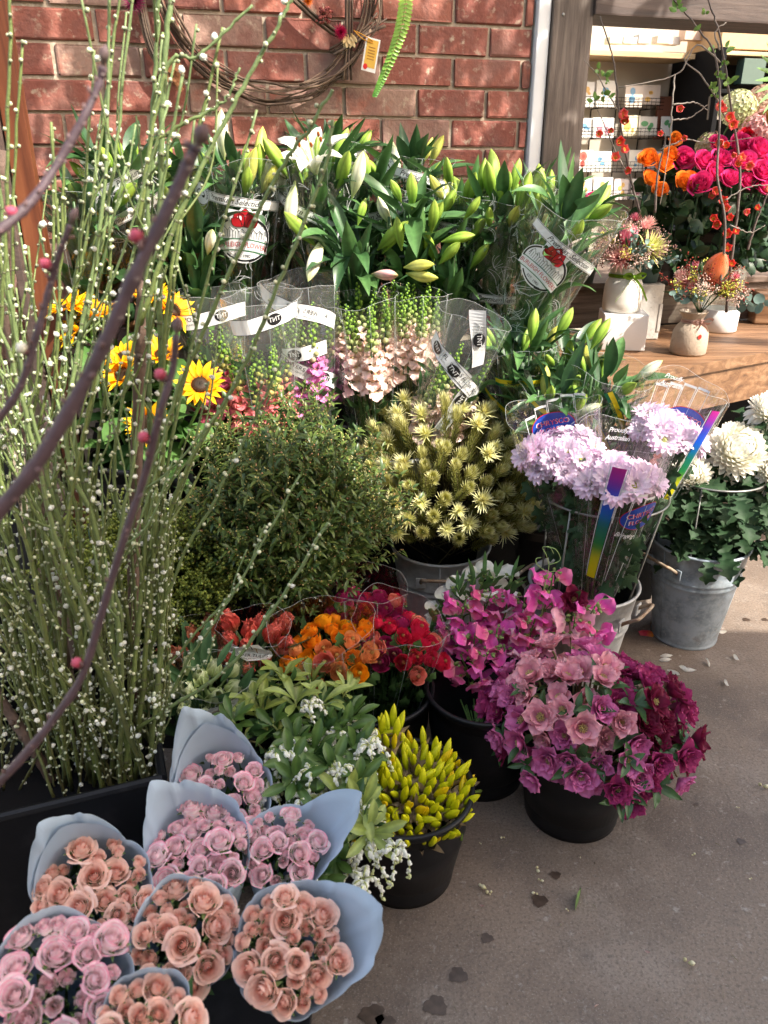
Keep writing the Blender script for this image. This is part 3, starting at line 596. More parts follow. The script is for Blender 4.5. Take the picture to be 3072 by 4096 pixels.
def branch(ctrl, r0, r1, col0, col1, seed, budgap=.024, white=.08, shoots=0, group='white budding branches in the black tub', label=None):
    r_ = random.Random(seed); pts = curve_pts(ctrl, 40); g = MB(); blos = []
    seg = np.linalg.norm(np.diff(pts, axis=0), axis=1); Ltot = seg.sum()
    pts[1:-1] += nr.normal(0, .0009, (38, 3))
    def run(pts, ra, rb, gap, ca, cb):
        m = len(pts); rad = np.linspace(ra, rb, m) * (1 + .10 * np.sin(np.arange(m) * 2.1 + seed)); g.add(tube(pts, rad, 6, ramp([(0, ca), (.45, lerp(ca, cb, .75)), (1, cb)], np.linspace(0, 1, m))))
        sl = np.concatenate([[0], np.cumsum(np.linalg.norm(np.diff(pts, axis=0), axis=1))]); s = gap * r_.uniform(.5, 2)
        while s < sl[-1]:
            f = np.interp(s, sl, np.arange(m)); i = min(int(f), m - 2); p = lerp(pts[i], pts[i + 1], f - i); d = unit(pts[i + 1] - pts[i]); rr = np.interp(s, sl, rad)
            n_ = 1 if r_.random() < .6 else 2
            az_ = r_.uniform(0, 6.28)
            for k in range(n_):
                o = spread(d, r_.uniform(.7, 1.25), az_ + k * 1.1); w = r_.random()
                if w < white: blos.append((p + o * rr * .8, o, r_.uniform(.7, 1.15)))
                else: g.add(SB2 if w < .38 else SB, frame(p + o * rr * .7, o, 0, r_.uniform(.7, 1.25)))
            g.add(ball(rr * 1.25, 6, 4, lerp(cb, (.09, .07, .05), .7), .8), T4(*p)) if r_.random() < .5 else None
            s += gap * r_.uniform(.6, 1.5)
        return sl
    run(pts, r0, r1, budgap, col0, col1)
    for k in range(shoots):
        f = r_.uniform(.25, .85); i = int(f * 39); d = unit(pts[min(i + 1, 39)] - pts[i - 1]); o = spread(d, r_.uniform(.35, .7), r_.uniform(0, 6.28)); L_ = Ltot * r_.uniform(.12, .3)
        b = spread(d, r_.uniform(.1, .35), r_.uniform(0, 6.28))
        run(curve_pts([pts[i], pts[i] + o * L_ * .4, pts[i] + o * L_ * .6 + b * L_ * .4], 12), (r0 + (r1 - r0) * f) * .62, r1 * .8, budgap * .9, col1, col1)
    base = pts[0]; root = thing('budding_branch', label, 'branch', T4(*base), group)
    V, F, C_ = g.prim(); g2 = MB(); g2.add((V - base, F, C_)); part('twig', g2, M_STEM, root)
    for (p, o, s) in blos[:14]:
        k = r_.randrange(4); link('blossom', cached(('blos', k), lambda: blossom_mb(k).mesh('blossom', M_PETAL)), root, frame(p - base, o, r_.uniform(0, 6), s))
    return root
def seg_px(pts): return [at(*p) for p in pts]
hero = [([(640, 2900, 1.25), (650, 2000, 1.25), (640, 1100, 1.24), (655, 300, 1.22), (700, -150, 1.22)], .0062, 'thick mottled green branch rising past the wreath', 0),
        ([(590, 2950, 1.3), (600, 1900, 1.27), (590, 900, 1.24), (620, 300, 1.22), (640, -100, 1.2)], .0045, 'straight pale green branch just left of the thick mottled one', 1),
        ([(620, 1950, 1.22), (700, 1600, 1.2), (870, 1200, 1.18), (1080, 750, 1.16), (1230, 520, 1.15), (1330, 360, 1.15)], .0042, 'pale green branch sloping up in front of the white lilies', 0),
        ([(600, 2250, 1.2), (760, 1850, 1.18), (960, 1500, 1.16), (1120, 1120, 1.15), (1290, 700, 1.15), (1330, 480, 1.15)], .004, 'long green branch crossing the snapdragon sleeves', 0),
        ([(560, 1300, 1.2), (700, 900, 1.2), (900, 480, 1.2), (1090, 140, 1.2), (1180, -30, 1.2)], .0042, 'green branch sloping up across the lower part of the wreath', 0),
        ([(500, 2950, 1.18), (650, 2850, 1.15), (900, 2680, 1.12), (1100, 2430, 1.1), (1270, 2160, 1.08), (1310, 2090, 1.08)], .0042, 'low green branch reaching over the tulips and ranunculus', 0),
        ([(560, 2800, 1.2), (760, 2560, 1.18), (960, 2330, 1.17), (1060, 2100, 1.16)], .0032, 'thin branch arching over the dark green filler', 1),
        ([(600, 2600, 1.2), (720, 2250, 1.19), (870, 1980, 1.18), (1010, 1690, 1.18), (1130, 1440, 1.17)], .0034, 'thin branch crossing in front of the nearest sunflower', 1),
        ([(550, 900, 1.2), (660, 290, 1.2), (800, 220, 1.2), (1010, 20, 1.2)], .0034, 'thin green branch bending right in front of the brick wall', 0),
        ([(620, 560, 1.2), (800, 460, 1.2), (900, 400, 1.2), (960, 270, 1.2)], .0028, 'short thin twig below the wreath', 0),
        ([(600, 3000, 1.2), (720, 2700, 1.16), (850, 2500, 1.14), (960, 2330, 1.12), (1200, 1900, 1.12)], .003, 'slender branch leaning right in front of the filler', 1)]
for i, (pp, r_, lb, sh) in enumerate(hero): branch(seg_px(pp), r_, r_ * .55, C_BR2, C_BR1, 50 + i, .026, .07, sh, label=lb)
LBL = ['green branch dotted with small white buds in the black tub', 'olive branch with open white blossoms in the black tub', 'thin leaning branch with pale buds at the left edge of the tub']
for i in range(42):
    bx = U(150, 650); kind = i % 3
    tx = bx - 150 + (bx - 400) * 1.0 + U(-420, 420) if kind != 2 else U(-350, 260)
    ty = U(-250, 500) if kind == 0 else U(300, 1700) if kind == 1 else U(300, 2400)
    Yb = U(1.12, 1.4); Yt = Yb + U(-.15, .05); b = atz(bx, U(2980, 3190), U(.28, .31)); Yb = b[1]; t = at(tx, ty, Yt)
    mid = lerp(b, t, .5) + V3(U(-.05, .05) - .25 * (t[0] - b[0]), U(-.03, .03), U(.0, .07))
    branch([b, lerp(lerp(b, t, .25), mid, .5), mid, lerp(mid, t, .55) + V3(U(-.02, .02), 0, 0), t], U(.0032, .0056), .0019, lerp(C_BR2, C_BR3, rng.random() * .8), lerp(C_BR1, C_BR2, rng.random()), 100 + i, U(.025, .034), .11, rng.choice([2, 3, 4]), label=LBL[kind])
for i in range(54):     # short inner twigs of the thicket
    b = atz(U(-60, 650), U(2950, 3200), .29); t = at(U(-120, 720), U(1800, 2850), b[1] + U(-.1, .2)); mid = lerp(b, t, .5) + V3(U(-.03, .03), U(-.02, .02), 0)
    branch([b, mid, t], U(.002, .0034), .0013, C_BR3, lerp(C_BR2, C_BR3, rng.random() * .6), 200 + i, .022, .16, 3, label='short dark olive twig low in the thicket of branches')
bark = (.12, .075, .055)
for (pp, r_, lb) in [([(545, 3000, 1.35), (535, 2400, 1.36), (540, 2000, 1.37), (560, 1500, 1.36), (572, 1125, 1.35)], .013, 'thick brown branch with a sawn top in front of the sunflowers'),
                 ([(330, 3100, 1.3), (250, 2600, 1.33), (190, 2100, 1.36), (80, 1600, 1.38), (20, 1100, 1.38), (0, 600, 1.38)], .014, 'thick brown branch leaning out at the left edge of the tub'),
                 ([(350, 3100, 1.28), (300, 2800, 1.28), (210, 2400, 1.28), (140, 1900, 1.3)], .010, 'brown branch beside the leaning thick one'),
                 ([(210, 3120, 1.2), (130, 2990, 1.2), (50, 2870, 1.22), (-60, 2700, 1.25)], .012, 'short thick brown branch low at the left edge')]:
    P_ = curve_pts(seg_px(pp), 30); q = MB(); q.add(tube(P_, np.linspace(r_, r_ * .8, 30) * (1 + .06 * nr.randn(30)), 10, bark)); 
    for k in range(5): i = rng.randrange(3, 28); q.add(ball(r_ * .55, 7, 5, (.09, .06, .045)), T4(*(P_[i] + V3(U(-1, 1), U(-1, .2), U(-.3, .3)) * r_)))
    tag(part('brown_branch', q, M_COTTA, None), lb, 'branch', 'brown woody branches in the black tub')
# three dark twigs close to the camera
for i, (pp, r_, lb, buds) in enumerate([
        ([(410, 265, .62), (395, 340, .62), (330, 480, .61), (240, 640, .60), (130, 800, .58), (0, 920, .56), (-150, 1020, .55)], .0034, 'dark purple twig close to the camera with its tip in front of the bricks', [(205, 1080, .6)]),
        ([(785, 585, .50), (760, 640, .50), (640, 900, .49), (540, 1100, .48), (420, 1370, .47), (290, 1620, .46), (130, 1880, .45), (-60, 2110, .44)], .0047, 'thickest dark purple twig running diagonally close to the camera', [(548, 965, .48)]),
        ([(705, 1340, .56), (690, 1480, .56), (640, 1650, .55), (580, 1900, .55), (500, 2140, .54), (410, 2440, .53), (330, 2700, .52), (220, 2870, .51), (90, 3030, .5), (-60, 3190, .5)], .0035, 'long dark purple twig with pink buds curving down to the left edge', [(548, 1738, .55), (222, 2625, .52), (640, 1520, .555)]),
        ([(280, 900, .6), (240, 1010, .6), (200, 1150, .6), (150, 1330, .59), (75, 1560, .58), (-40, 1720, .57)], .0029, 'thin dark purple twig close to the camera at the left edge', [(205, 1080, .6), (60, 1410, .58)])]):
    ctrl = seg_px(pp); P_ = curve_pts(ctrl, 44)[::-1]; root = thing('dark_twig', lb, 'twig', T4(*P_[0]), 'dark twigs close to the camera'); q = MB()
    rad = np.linspace(r_ * 1.05, r_ * .72, 44); rad[::6] *= 1.16; rad *= 1 + .05 * nr.randn(44)
    q.add(tube(P_ - P_[0], rad, 9, ramp([(0, (.075, .045, .055)), (1, (.055, .032, .042))], np.linspace(0, 1, 44)))); q.add(ellip(.014, r_ * 1.1, 8, 6, [(0, (.12, .10, .08)), (1, (.10, .05, .06))]), frame(P_[-1] - P_[0], P_[-1] - P_[-3]))
    for k in range(3, 42, 3):      # leaf scars and resting buds at the nodes
        o_ = unit(V3(U(-1, 1), U(-1, .3), U(-.3, .8))); q.add(ellip(.0075 * U(.6, 1.1), r_ * .42, 6, 5, [(0, (.10, .065, .07)), (1, (.17, .10, .10))]), frame(P_[k] - P_[0] + o_ * r_ * .6, o_ + unit(P_[k] - P_[k - 1]) * 1.2)); q.add(ball(r_ * .45, 6, 4, (.16, .12, .11), .7), T4(*(P_[k] - P_[0] + V3(U(-1, 1), -.7, U(-1, 1)) * r_ * .75)))
    part('twig', q, M_STEM, root)
    for (bx, by, bY) in buds:
        p_ = at(bx, by, bY); j_ = int(np.argmin(((P_ - p_) ** 2).sum(1))); p_ = P_[j_] + unit((p_ - P_[j_]) * V3(1, .2, 1)) * r_ * .75; q = MB(); white = by == 1410; cc = [(0, (.25, .10, .10)), (.35, c(150, 50, 74)), (1, c(206, 96, 120))] if not white else bud_cols(True)
        q.add(ellip(.0105, .0046, 9, 7, cc)); q.add(ellip(.005, .0042, 8, 5, [(0, (.06, .035, .035)), (1, (.13, .05, .055))]), T4(0, 0, -.0012)); part('flower_bud', q, M_BUD, root, frame(p_ - P_[0], (-.5, -.2, .6)))

# ------------------------------------------------------------------ clear sleeves with printing
class Sleeve:
    def __init__(s, base, top, r0, r1, pw=1.0, wr=.05, seed=0, flat=1.0, zig=0.0, roll=0.0):
        s.base, s.top = V3(*base), V3(*top); s.L = np.linalg.norm(s.top - s.base); s.r0, s.r1, s.pw, s.wr, s.seed, s.flat, s.zig = r0, r1, pw, wr, seed, flat, zig
        s.M = frame(s.base, s.top - s.base, roll, 1, up=V3(0, 0, CAMH) - s.base)
    def r(s, v): return s.r0 + (s.r1 - s.r0) * np.clip(v, 0, 2) ** s.pw
    def S(s, phi, v, off=0.0):
        phi, v = np.broadcast_arrays(np.asarray(phi, float), np.asarray(v, float)); k = s.seed
        w = 1 + s.wr * v * (np.sin(3 * phi + k) * .5 + .35 * np.sin(7 * phi + 2 * k + 2 * v) + .25 * np.sin(13 * phi + 5 * v + k))
        R = s.r(v) * w + off
        return np.stack([R * np.cos(phi), R * np.sin(phi) * s.flat, v * s.L], -1)
    def mesh(s, g, v0=0.0, nphi=56, nv=12, col=(1, 1, 1)):
        phi = np.linspace(0, 2 * pi, nphi, endpoint=False); top = 1 + s.zig * (.9 * np.cos(phi * 2 + s.seed) + .35 * np.cos(phi * 5 + 2 * s.seed))
        v = v0 + (top[None] - v0) * np.linspace(0, 1, nv)[:, None]; P = s.S(phi[None] + 0 * v, v)
        g.add((P.reshape(-1, 3), grid_faces(nphi, nv, True), col)); s.rim = P[-1]; s.P = P; return g
    def edge(s, parent):  # pale lines paint the light caught on the film's rim and folds
        q = MB(); q.add(tube(np.vstack([s.rim, s.rim[:1]]), .00035, 4, (.42, .44, .44)))
        for k in (9, 16, 24): q.add(tube(s.P[:, k], .00035, 4, (.42, .45, .45)))
        part('edge_glint', q, M_PRINT, parent)
    def put(s, g, V2, F2, col, phi0=90, v0=.5, rot=0.0, off=.0012, mirror=False):
        V2 = np.asarray(V2, float); 
        if mirror: V2 = V2 * [-1, 1]; off = -off
        a = radians(rot); x = V2[:, 0] * cos(a) - V2[:, 1] * sin(a); y = V2[:, 0] * sin(a) + V2[:, 1] * cos(a)
        rr = s.r(v0); P = s.S(radians(phi0) + x / rr, v0 + y / s.L, off); g.add((P, F2, col)); return g
WHITE, INK, RED = (.74, .75, .76), (.012, .012, .014), (.45, .012, .02)
def band_lily(sl, root, phi0, v0, rot, w=.30, textx=-.02, badge=None, mirror=False, name='printed_band'):
    g = MB(); V, F = rect2(w, .026, 16); sl.put(g, V, F, WHITE, phi0, v0, rot)
    for y in (.0112, -.0112): V, F = rect2(w, .0011, 16, 0, y); sl.put(g, V, F, INK, phi0, v0, rot, .0018)
    V, F = text("Premium Selection", .021, .35, .95); sl.put(g, V + [textx, 0], F, INK, phi0, v0, rot, .0020, mirror)
    if badge is not None:
        bx = badge; V, F = ell2(.030, .030, 26, bx, 0); sl.put(g, V, F, WHITE, phi0, v0, rot, .0022)
        a = np.linspace(0, 2 * pi, 40); V, F = strip2(np.stack([bx + .029 * np.cos(a), .029 * np.sin(a)], 1), .001); sl.put(g, V, F, INK, phi0, v0, rot, .0026)
        au = np.array([(-.016, .000), (-.013, .006), (-.007, .010), (-.002, .012), (.002, .009), (.005, .013), (.008, .008), (.012, .003), (.0155, -.002), (.013, -.009), (.008, -.011), (.003, -.006), (-.003, -.007), (-.009, -.009), (-.014, -.007)])
        V, F = poly2(au + [bx, .001]); sl.put(g, V, F, INK, phi0, v0, rot, .0028)
        word = "AUSTRALIAN GROWN"
        for i, chx in enumerate(word):
            if chx == ' ': continue
            an = radians(205 - i * 230 / (len(word) - 1)); V, F = text(chx, .0085); ca, sn = cos(an - pi / 2), sin(an - pi / 2)
            V = np.stack([V[:, 0] * ca - V[:, 1] * sn, V[:, 0] * sn + V[:, 1] * ca], 1) + [bx + .0225 * cos(an), .0225 * sin(an)]; sl.put(g, V, F, INK, phi0, v0, rot, .0028, mirror and False)
    return part(name, g, M_PRINT, root, None, False)
def logo_lily(sl, root, phi0, v0, rot=0, s=1.0):
    g = MB(); put = lambda V, F, col, o: sl.put(g, np.asarray(V) * s, F, col, phi0, v0, rot, o)
    put(*ell2(.062, .052, 36, 0, -.002), WHITE, .0012); V, F = poly2([(-.03, .03), (-.034, .062), (-.012, .06), (.0, .078), (.014, .06), (.034, .064), (.03, .03)]); put(V, F, WHITE, .0012)
    a = np.linspace(radians(-75), radians(75), 24); put(*strip2(np.stack([.058 * np.cos(a), -.002 + .048 * np.sin(a)], 1), .005), INK, .0017)
    a = np.linspace(radians(125), radians(195), 14); put(*strip2(np.stack([.058 * np.cos(a), -.002 + .048 * np.sin(a)], 1), .004), INK, .0017)
    a = np.linspace(radians(228), radians(300), 14); put(*strip2(np.stack([.056 * np.cos(a), -.002 + .046 * np.sin(a)], 1), .004), INK, .0017)
    for k, (dx, ang, L_, wd) in enumerate([(0, 0, .04, .013), (-.006, 28, .036, .012), (.006, -28, .036, .012), (-.012, 55, .028, .010), (.012, -55, .028, .010)]):
        t = np.linspace(0, 1, 9); w = wd * np.sin(pi * t ** 1.2); pts = np.concatenate([np.stack([w, t * L_], 1), np.stack([-w, t * L_], 1)[::-1][1:-1]]); an = radians(ang)
        pts = np.stack([pts[:, 0] * cos(an) - pts[:, 1] * sin(an), pts[:, 0] * sin(an) + pts[:, 1] * cos(an)], 1) + [dx * .3, .026]
        V, F = poly2(pts); put(V, F, RED, .0017 + .0004 * k); put(*strip2(np.vstack([pts, pts[:1]]), .0011), INK, .0019 + .0004 * k)
    zz = [(-.05, .004)];
    for k in range(8): x = -.047 + k * .0125; zz += [(x, .016 - .0005 * k), (x + .005, .024 - .0007 * k)]
    zz += [(.052, .008)]
    put(*strip2(zz, .0014), INK, .0018)
    for k in range(17): x = -.046 + k * .0057; put(*strip2([(x, .001), (x, .016)], .0009), INK, .0018)
    for y in (.002, .007, .012): put(*strip2([(-.048, y), (.048, y - .002)], .0008), INK, .0018)
    xs = np.linspace(-.058, .058, 16)
    put(*strip2(np.stack([xs, .000 - 9 * xs ** 2 * .3], 1), .002), (.02, .16, .06), .0021); V, F = rect2(.118, .021, 14, 0, -.0125); V = V - np.stack([0 * V[:, 0], 2.7 * V[:, 0] ** 2], 1); put(V, F, WHITE, .0019)
    V, F = text("BURLEIGH FLOWERS", .0135); V = V * [.92, 1.15]; V = np.stack([V[:, 0], V[:, 1] - .0125 - 2.7 * V[:, 0] ** 2], 1); put(V, F, RED, .0024)
    put(*strip2(np.stack([xs * .95, -.025 - 2.7 * xs ** 2], 1), .002), (.02, .16, .06), .0021)
    V, F = text("EST. 1982", .0095); put(V + [0, -.037], F, INK, .0021)
    return part('printed_emblem', g, M_PRINT, root, None, False)
def squiggles(sl, root, n, seed, v0=.25, v1=.98):
    g = MB(); r_ = random.Random(seed)
    for _ in range(n):
        ph = r_.uniform(10, 170); v = r_.uniform(v0, v1); L_ = r_.uniform(.03, .07); a = r_.uniform(0, 6.28); cv = r_.uniform(-2.4, 2.4); t = np.linspace(0, 1, 9)
        an = a + cv * t; p = np.stack([np.cumsum(np.cos(an)) * L_ / 9, np.cumsum(np.sin(an)) * L_ / 9], 1)
        V, F = strip2(p, .0011); sl.put(g, V, F, (.62, .66, .66), ph, v, 0, .0010)
        V, F = strip2(np.stack([p[:, 0] * .9 + .004, p[:, 1] * 1.05], 1), .0009); sl.put(g, V, F, (.62, .66, .66), ph, v, 20, .0010)
    return part('line_print', g, M_PRINT, root, None, False)

LB_G = [(0, c(120, 150, 60)), (.3, c(105, 145, 50)), (.75, c(150, 180, 70)), (1, c(130, 150, 60))]
LB_W = [(0, c(150, 170, 90)), (.25, c(215, 222, 170)), (.7, c(238, 236, 214)), (1, c(205, 215, 140))]
LB_Y = [(0, c(150, 165, 70)), (.4, c(205, 205, 110)), (1, c(190, 190, 80))]
LB_P = [(0, c(150, 165, 90)), (.35, c(225, 190, 180)), (.8, c(226, 160, 165)), (1, c(170, 160, 90))]
def lilybud_mb(L_, R, cols):
    g = MB(); V, F, C = ellip(L_, R, 18, 12, cols, .56, 3, .13); a = np.arctan2(V[:, 1], V[:, 0]); gr = np.clip(1 - np.abs(np.cos(1.5 * a)) * 5, 0, 1)[:, None]; C = C * (1 - .35 * gr)
    V = V + np.stack([.12 * L_ * (V[:, 2] / L_) ** 2 * .5, 0 * V[:, 0], 0 * V[:, 0]], 1); g.add((V, F, C)); return g
def lilybud(kind, k):
    cols = {'g': LB_G, 'w': LB_W, 'y': LB_Y, 'p': LB_P}[kind]; sz = [(.075, .0115), (.095, .014), (.125, .018)][k]
    return cached(('lb', kind, k), lambda: lilybud_mb(*sz, cols).mesh('flower_bud', M_BUD))
def openlily_mb(col=c(246, 244, 232)):
    g = MB()
    for i in range(6): g.add(blade(.135, .052 if i % 2 else .04, 'lance', 1.5, .5, .12, .08, 5, 9, [(0, c(200, 215, 150)), (.3, col), (1, col)], seed=i), fpetal(i * pi / 3, .28, .004, 0))
    for i in range(6): a = i * pi / 3 + .4; g.add(tube([(0, 0, 0), (.018 * cos(a), .018 * sin(a), .06), (.03 * cos(a), .03 * sin(a), .085)], .0011, 4, c(200, 215, 150))); g.add(ball(.004, 6, 4, c(150, 80, 30), 1.8), T4(.03 * cos(a), .03 * sin(a), .087))
    g.add(tube([(0, 0, 0), (0, .002, .10)], .0018, 5, c(190, 205, 140))); return g
LEAFC = [((.020, .058, .022), (.035, .085, .03)), ((.03, .085, .028), (.05, .12, .035)), ((.05, .12, .04), (.08, .17, .05))]
def lilyleaf(k, L_, w):
    def mk():
        V, F, C = blade(L_, w, 'lance', [.25, .7, 1.3, -.2][k % 4], .3, .12, 0, 7, 8, [(0, LEAFC[k % 3][0]), (1, LEAFC[k % 3][1])], None, [0, .5, -.6, .2][k % 4]); 
        C = C.reshape(8, 7, 3).copy(); C[:, ::2] *= 1.18; C[:, 3] *= 1.25; return V, F, C.reshape(-1, 3)
    return cached(('ll', k, L_, w), mk)
def lily_bunch(label, bpx, bY, tpx, tY, r1, buds, seed, group='lilies in printed clear sleeves', bands=(), logos=(), sq=26, sleeve=True, nleaf=105, opens=(), stray=(), leafL=.16, leafW=.042, budk=(0, 1, 1, 2), milky=False, leafout=1.0, spread_=.8):
    base, top = at(*bpx, bY), at(*tpx, tY); sl = Sleeve(base, top, r1 * .42, r1, .9, .06, seed, .9, .03); r_ = random.Random(seed)
    root = thing('lily_bunch', label, 'lilies', sl.M, group); L_ = sl.L; fol = MB()
    for i in range(6):
        a = i * 1.05 + r_.random(); fol.add(tube([(.012 * cos(a), .012 * sin(a), -.02), (r1 * .35 * cos(a), r1 * .35 * sin(a), L_ * .6), (r1 * .5 * cos(a), r1 * .5 * sin(a), L_ * .95)], .0042, 6, G_MID))
    for i in range(nleaf):
        a = r_.uniform(0, 6.28); f = r_.uniform(.15, 1.06); rr = sl.r(f) * r_.uniform(.15, .62)
        th = r_.uniform(.25, 1.15) if f > .72 else r_.uniform(.05, .35)
        th *= leafout
        d = (cos(a) * sin(th), sin(a) * sin(th), cos(th)); P = lilyleaf(r_.randrange(12), leafL, leafW)
        fol.add(P, frame((rr * cos(a), rr * sin(a), f * L_ - .03), d, 0, r_.uniform(.6, 1.1), up=(-cos(a) * .6 , -sin(a) * .6, 1)))
    part('foliage', fol, M_LEAF, root)
    for i in range(buds):
        a = r_.uniform(0, 6.28); rr = r1 * spread_ * math.sqrt(r_.random()); th = .15 + .75 * rr / r1 + r_.gauss(0, .12); k = r_.choice(budk); kd = r_.choice('gggggyw' if k else 'ggggy')
        z = L_ * (1.02 - .16 * (rr / r1) + r_.uniform(-.12, .05))
        o = link('flower_bud', lilybud(kd, k), root, frame((rr * cos(a), rr * sin(a), z), (cos(a) * sin(th), sin(a) * sin(th), cos(th)), r_.uniform(0, 6)))
    for (kd, k, px, py, Y, dx, dy, dz) in stray:
        p_ = at(px, py, Y); Mi = np.linalg.inv(sl.M); d = Mi[:3, :3] @ unit(V3(dx, dy, dz)); q = (Mi @ np.append(p_, 1))[:3]
        o = link('flower_bud', lilybud(kd, k), root, frame(q - d * .05, d, r_.uniform(0, 6)))
    for (px, py, Y, d, s) in opens:
        p_ = at(px, py, Y); Mi = np.linalg.inv(sl.M); q = (Mi @ np.append(p_, 1))[:3]
        link('open_flower', cached('olily', lambda: openlily_mb().mesh('open_flower', M_PETAL)), root, frame(q, Mi[:3, :3] @ unit(V3(*d)), r_.uniform(0, 6), s))
    if sleeve:
        q = MB(); sl.mesh(q, .04); ps = part('sleeve', q, M_CELLOM if milky else M_CELLO, root); sl.edge(ps)
        if sq: squiggles(sl, ps, sq, seed)
        for b in bands: band_lily(sl, ps, *b)
        for l in logos: logo_lily(sl, ps, *l)
    return root
up_ = lambda x, y=-.3, z=1: (x, y, z)
lily_bunch('lily bunch with dark leaves and Premium Selection band, left end of the wall row', (620, 1350), 2.36, (480, 640), 2.30, .12, 7, 1, bands=((95, .93, 24, .34, .04, -.11), (70, .72, 22, .3, .03, -.10)), sq=30)
lily_bunch('white lily bunch whose sleeve shows the large whole emblem', (990, 1330), 2.40, (950, 640), 2.36, .135, 8, 2, bands=((92, .80, -8, .28, -.02, -.125),), logos=((92, .60, -6, 1.25),), sq=44, opens=(), budk=(1, 1, 2),
    stray=[('w', 2, 890, 560, 2.34, 0, -.1, 1), ('y', 2, 1000, 700, 2.30, .3, -.2, 1), ('g', 1, 1040, 640, 2.3, .1, -.2, 1), ('g', 1, 985, 650, 2.33, .1, -.2, 1)])
lily_bunch('white lily bunch with an open trumpet flower in the middle of the row', (1320, 1340), 2.42, (1260, 660), 2.40, .135, 7, 3, bands=((95, .70, -28, .32, -.06, .06),), logos=((75, .05, 10, .9),), sq=40, budk=(1, 2, 2), opens=((1265, 700, 2.36, (-.15, -.5, 1), 1.15), (1150, 770, 2.4, (-.7, -.3, .9), .8)),
    stray=[('w', 2, 1430, 720, 2.28, .35, -.2, 1), ('w', 2, 1265, 1020, 2.2, -.45, -.4, -1), ('w', 2, 1170, 800, 2.3, -.2, 0, -1)])
lily_bunch('lily bunch leaning back on the bricks with an Australian Grown badge', (1640, 1340), 2.66, (1650, 640), 2.66, .13, 6, 4, bands=((80, .93, -14, .30, .06, -.06), (108, .80, 8, .22, 0)), sq=30)
lily_bunch('open topped lily bunch with large dark leaves and green buds, no sleeve', (1620, 1380), 2.42, (1640, 820), 2.32, .14, 6, 5, sleeve=False, nleaf=62, leafL=.20, leafW=.055, leafout=1.35, stray=[('g', 1, 1650, 760, 2.2, 0, -.2, 1), ('g', 1, 1735, 860, 2.2, .1, -.4, 1), ('g', 1, 1835, 950, 2.2, .9, -.3, .25), ('g', 1, 1800, 1010, 2.2, .5, -.4, .6), ('g', 0, 1900, 820, 2.2, .5, -.4, .7),
    ('p', 1, 1540, 1095, 2.16, .7, -.6, .1), ('y', 1, 1680, 1060, 2.16, .9, -.5, .2), ('y', 1, 1690, 1105, 2.16, .9, -.5, -.1), ('g', 1, 1600, 930, 2.2, -.1, -.3, 1)])
lily_bunch('green lily bunch with a whole emblem low on its sleeve, second from the window post', (1960, 1420), 2.48, (2010, 760), 2.40, .15, 13, 6, bands=((92, .42, -4, .34, .02, -.14),), logos=((92, .20, 2, 1.05),), sq=46, stray=[('g', 2, 2085, 800, 2.28, .15, -.2, 1), ('g', 1, 2000, 760, 2.3, 0, -.2, 1), ('g', 1, 1930, 700, 2.4, 0, 0, 1), ('g', 1, 2060, 700, 2.42, .1, 0, 1)])
lily_bunch('green lily bunch leaning out over the bench end in its sleeve', (2010, 1480), 2.38, (2300, 800), 2.22, .145, 10, 7, bands=((118, .80, -20, .30, -.02),), logos=((86, .70, -20, 1.15),), sq=52)
lily_bunch('white lily bunch standing back against the bricks behind the open flower', (1330, 1300), 2.66, (1330, 590), 2.66, .12, 5, 8, bands=((95, .93, 12, .22, 0),), sq=20)
lily_bunch('small lily bunch in front of the window post', (2180, 1420), 2.62, (2180, 770), 2.62, .13, 9, 9, sq=16, sleeve=True)
lily_bunch('lily bunch with cream buds behind the big emblem sleeve', (760, 1330), 2.50, (760, 680), 2.50, .12, 6, 10, bands=((100, .80, 14, .26, 0),), sq=20)
for (bp, bY, tp, tY, lb, sd) in [((600, 1340), 2.50, (590, 740), 2.46, 'plain lily bunch standing behind the left band', 21), ((1130, 1320), 2.58, (1120, 690), 2.56, 'plain lily bunch between the big emblem and the open flower', 22), ((1480, 1330), 2.56, (1480, 730), 2.52, 'plain lily bunch between the open flower and the dark leaved bunch', 23),
        ((1820, 1400), 2.52, (1830, 760), 2.52, 'plain lily bunch right of the dark leaved bunch', 24), ((800, 1330), 2.34, (770, 900), 2.28, 'low lily bunch in front of the big emblem', 25), ((1450, 1380), 2.34, (1400, 930), 2.26, 'low lily bunch in front of the open flower', 26), ((1800, 1450), 2.40, (1800, 980), 2.34, 'low lily bunch right of the dark leaved bunch', 27), ((380, 1350), 2.30, (330, 760), 2.26, 'lily bunch half hidden by the branches at the far left', 28)]:
    lily_bunch(lb, bp, bY, tp, tY, .13, 6, sd, sq=14 if sd < 25 else 0, sleeve=sd not in (25, 26, 27), nleaf=90, leafout=1.15, logos=((86, .1, 12, .8),) if sd == 22 else (), bands=((92, .78, -14, .26, 0),) if sd == 24 else ((96, .82, 12, .26, 0),) if sd == 23 else ())
tape_grp = 'lilies with green and yellow tape in the low row'
def tape(sl, root, phi0, v0, rot, w=.16):
    g = MB(); V, F = rect2(w, .024, 10); sl.put(g, V, F, (.012, .17, .07), phi0, v0, rot, .0012); V, F = rect2(w, .0125, 10, 0, .003); sl.put(g, V, F, (.70, .56, .015), phi0, v0, rot, .0018)
    V, F = text("PRODUCT of AUSTRALIA", .0088); sl.put(g, V + [0, -.0078], F, (.75, .68, .1), phi0, v0, rot, .0019); return part('printed_tape', g, M_PRINT, root, None, False)
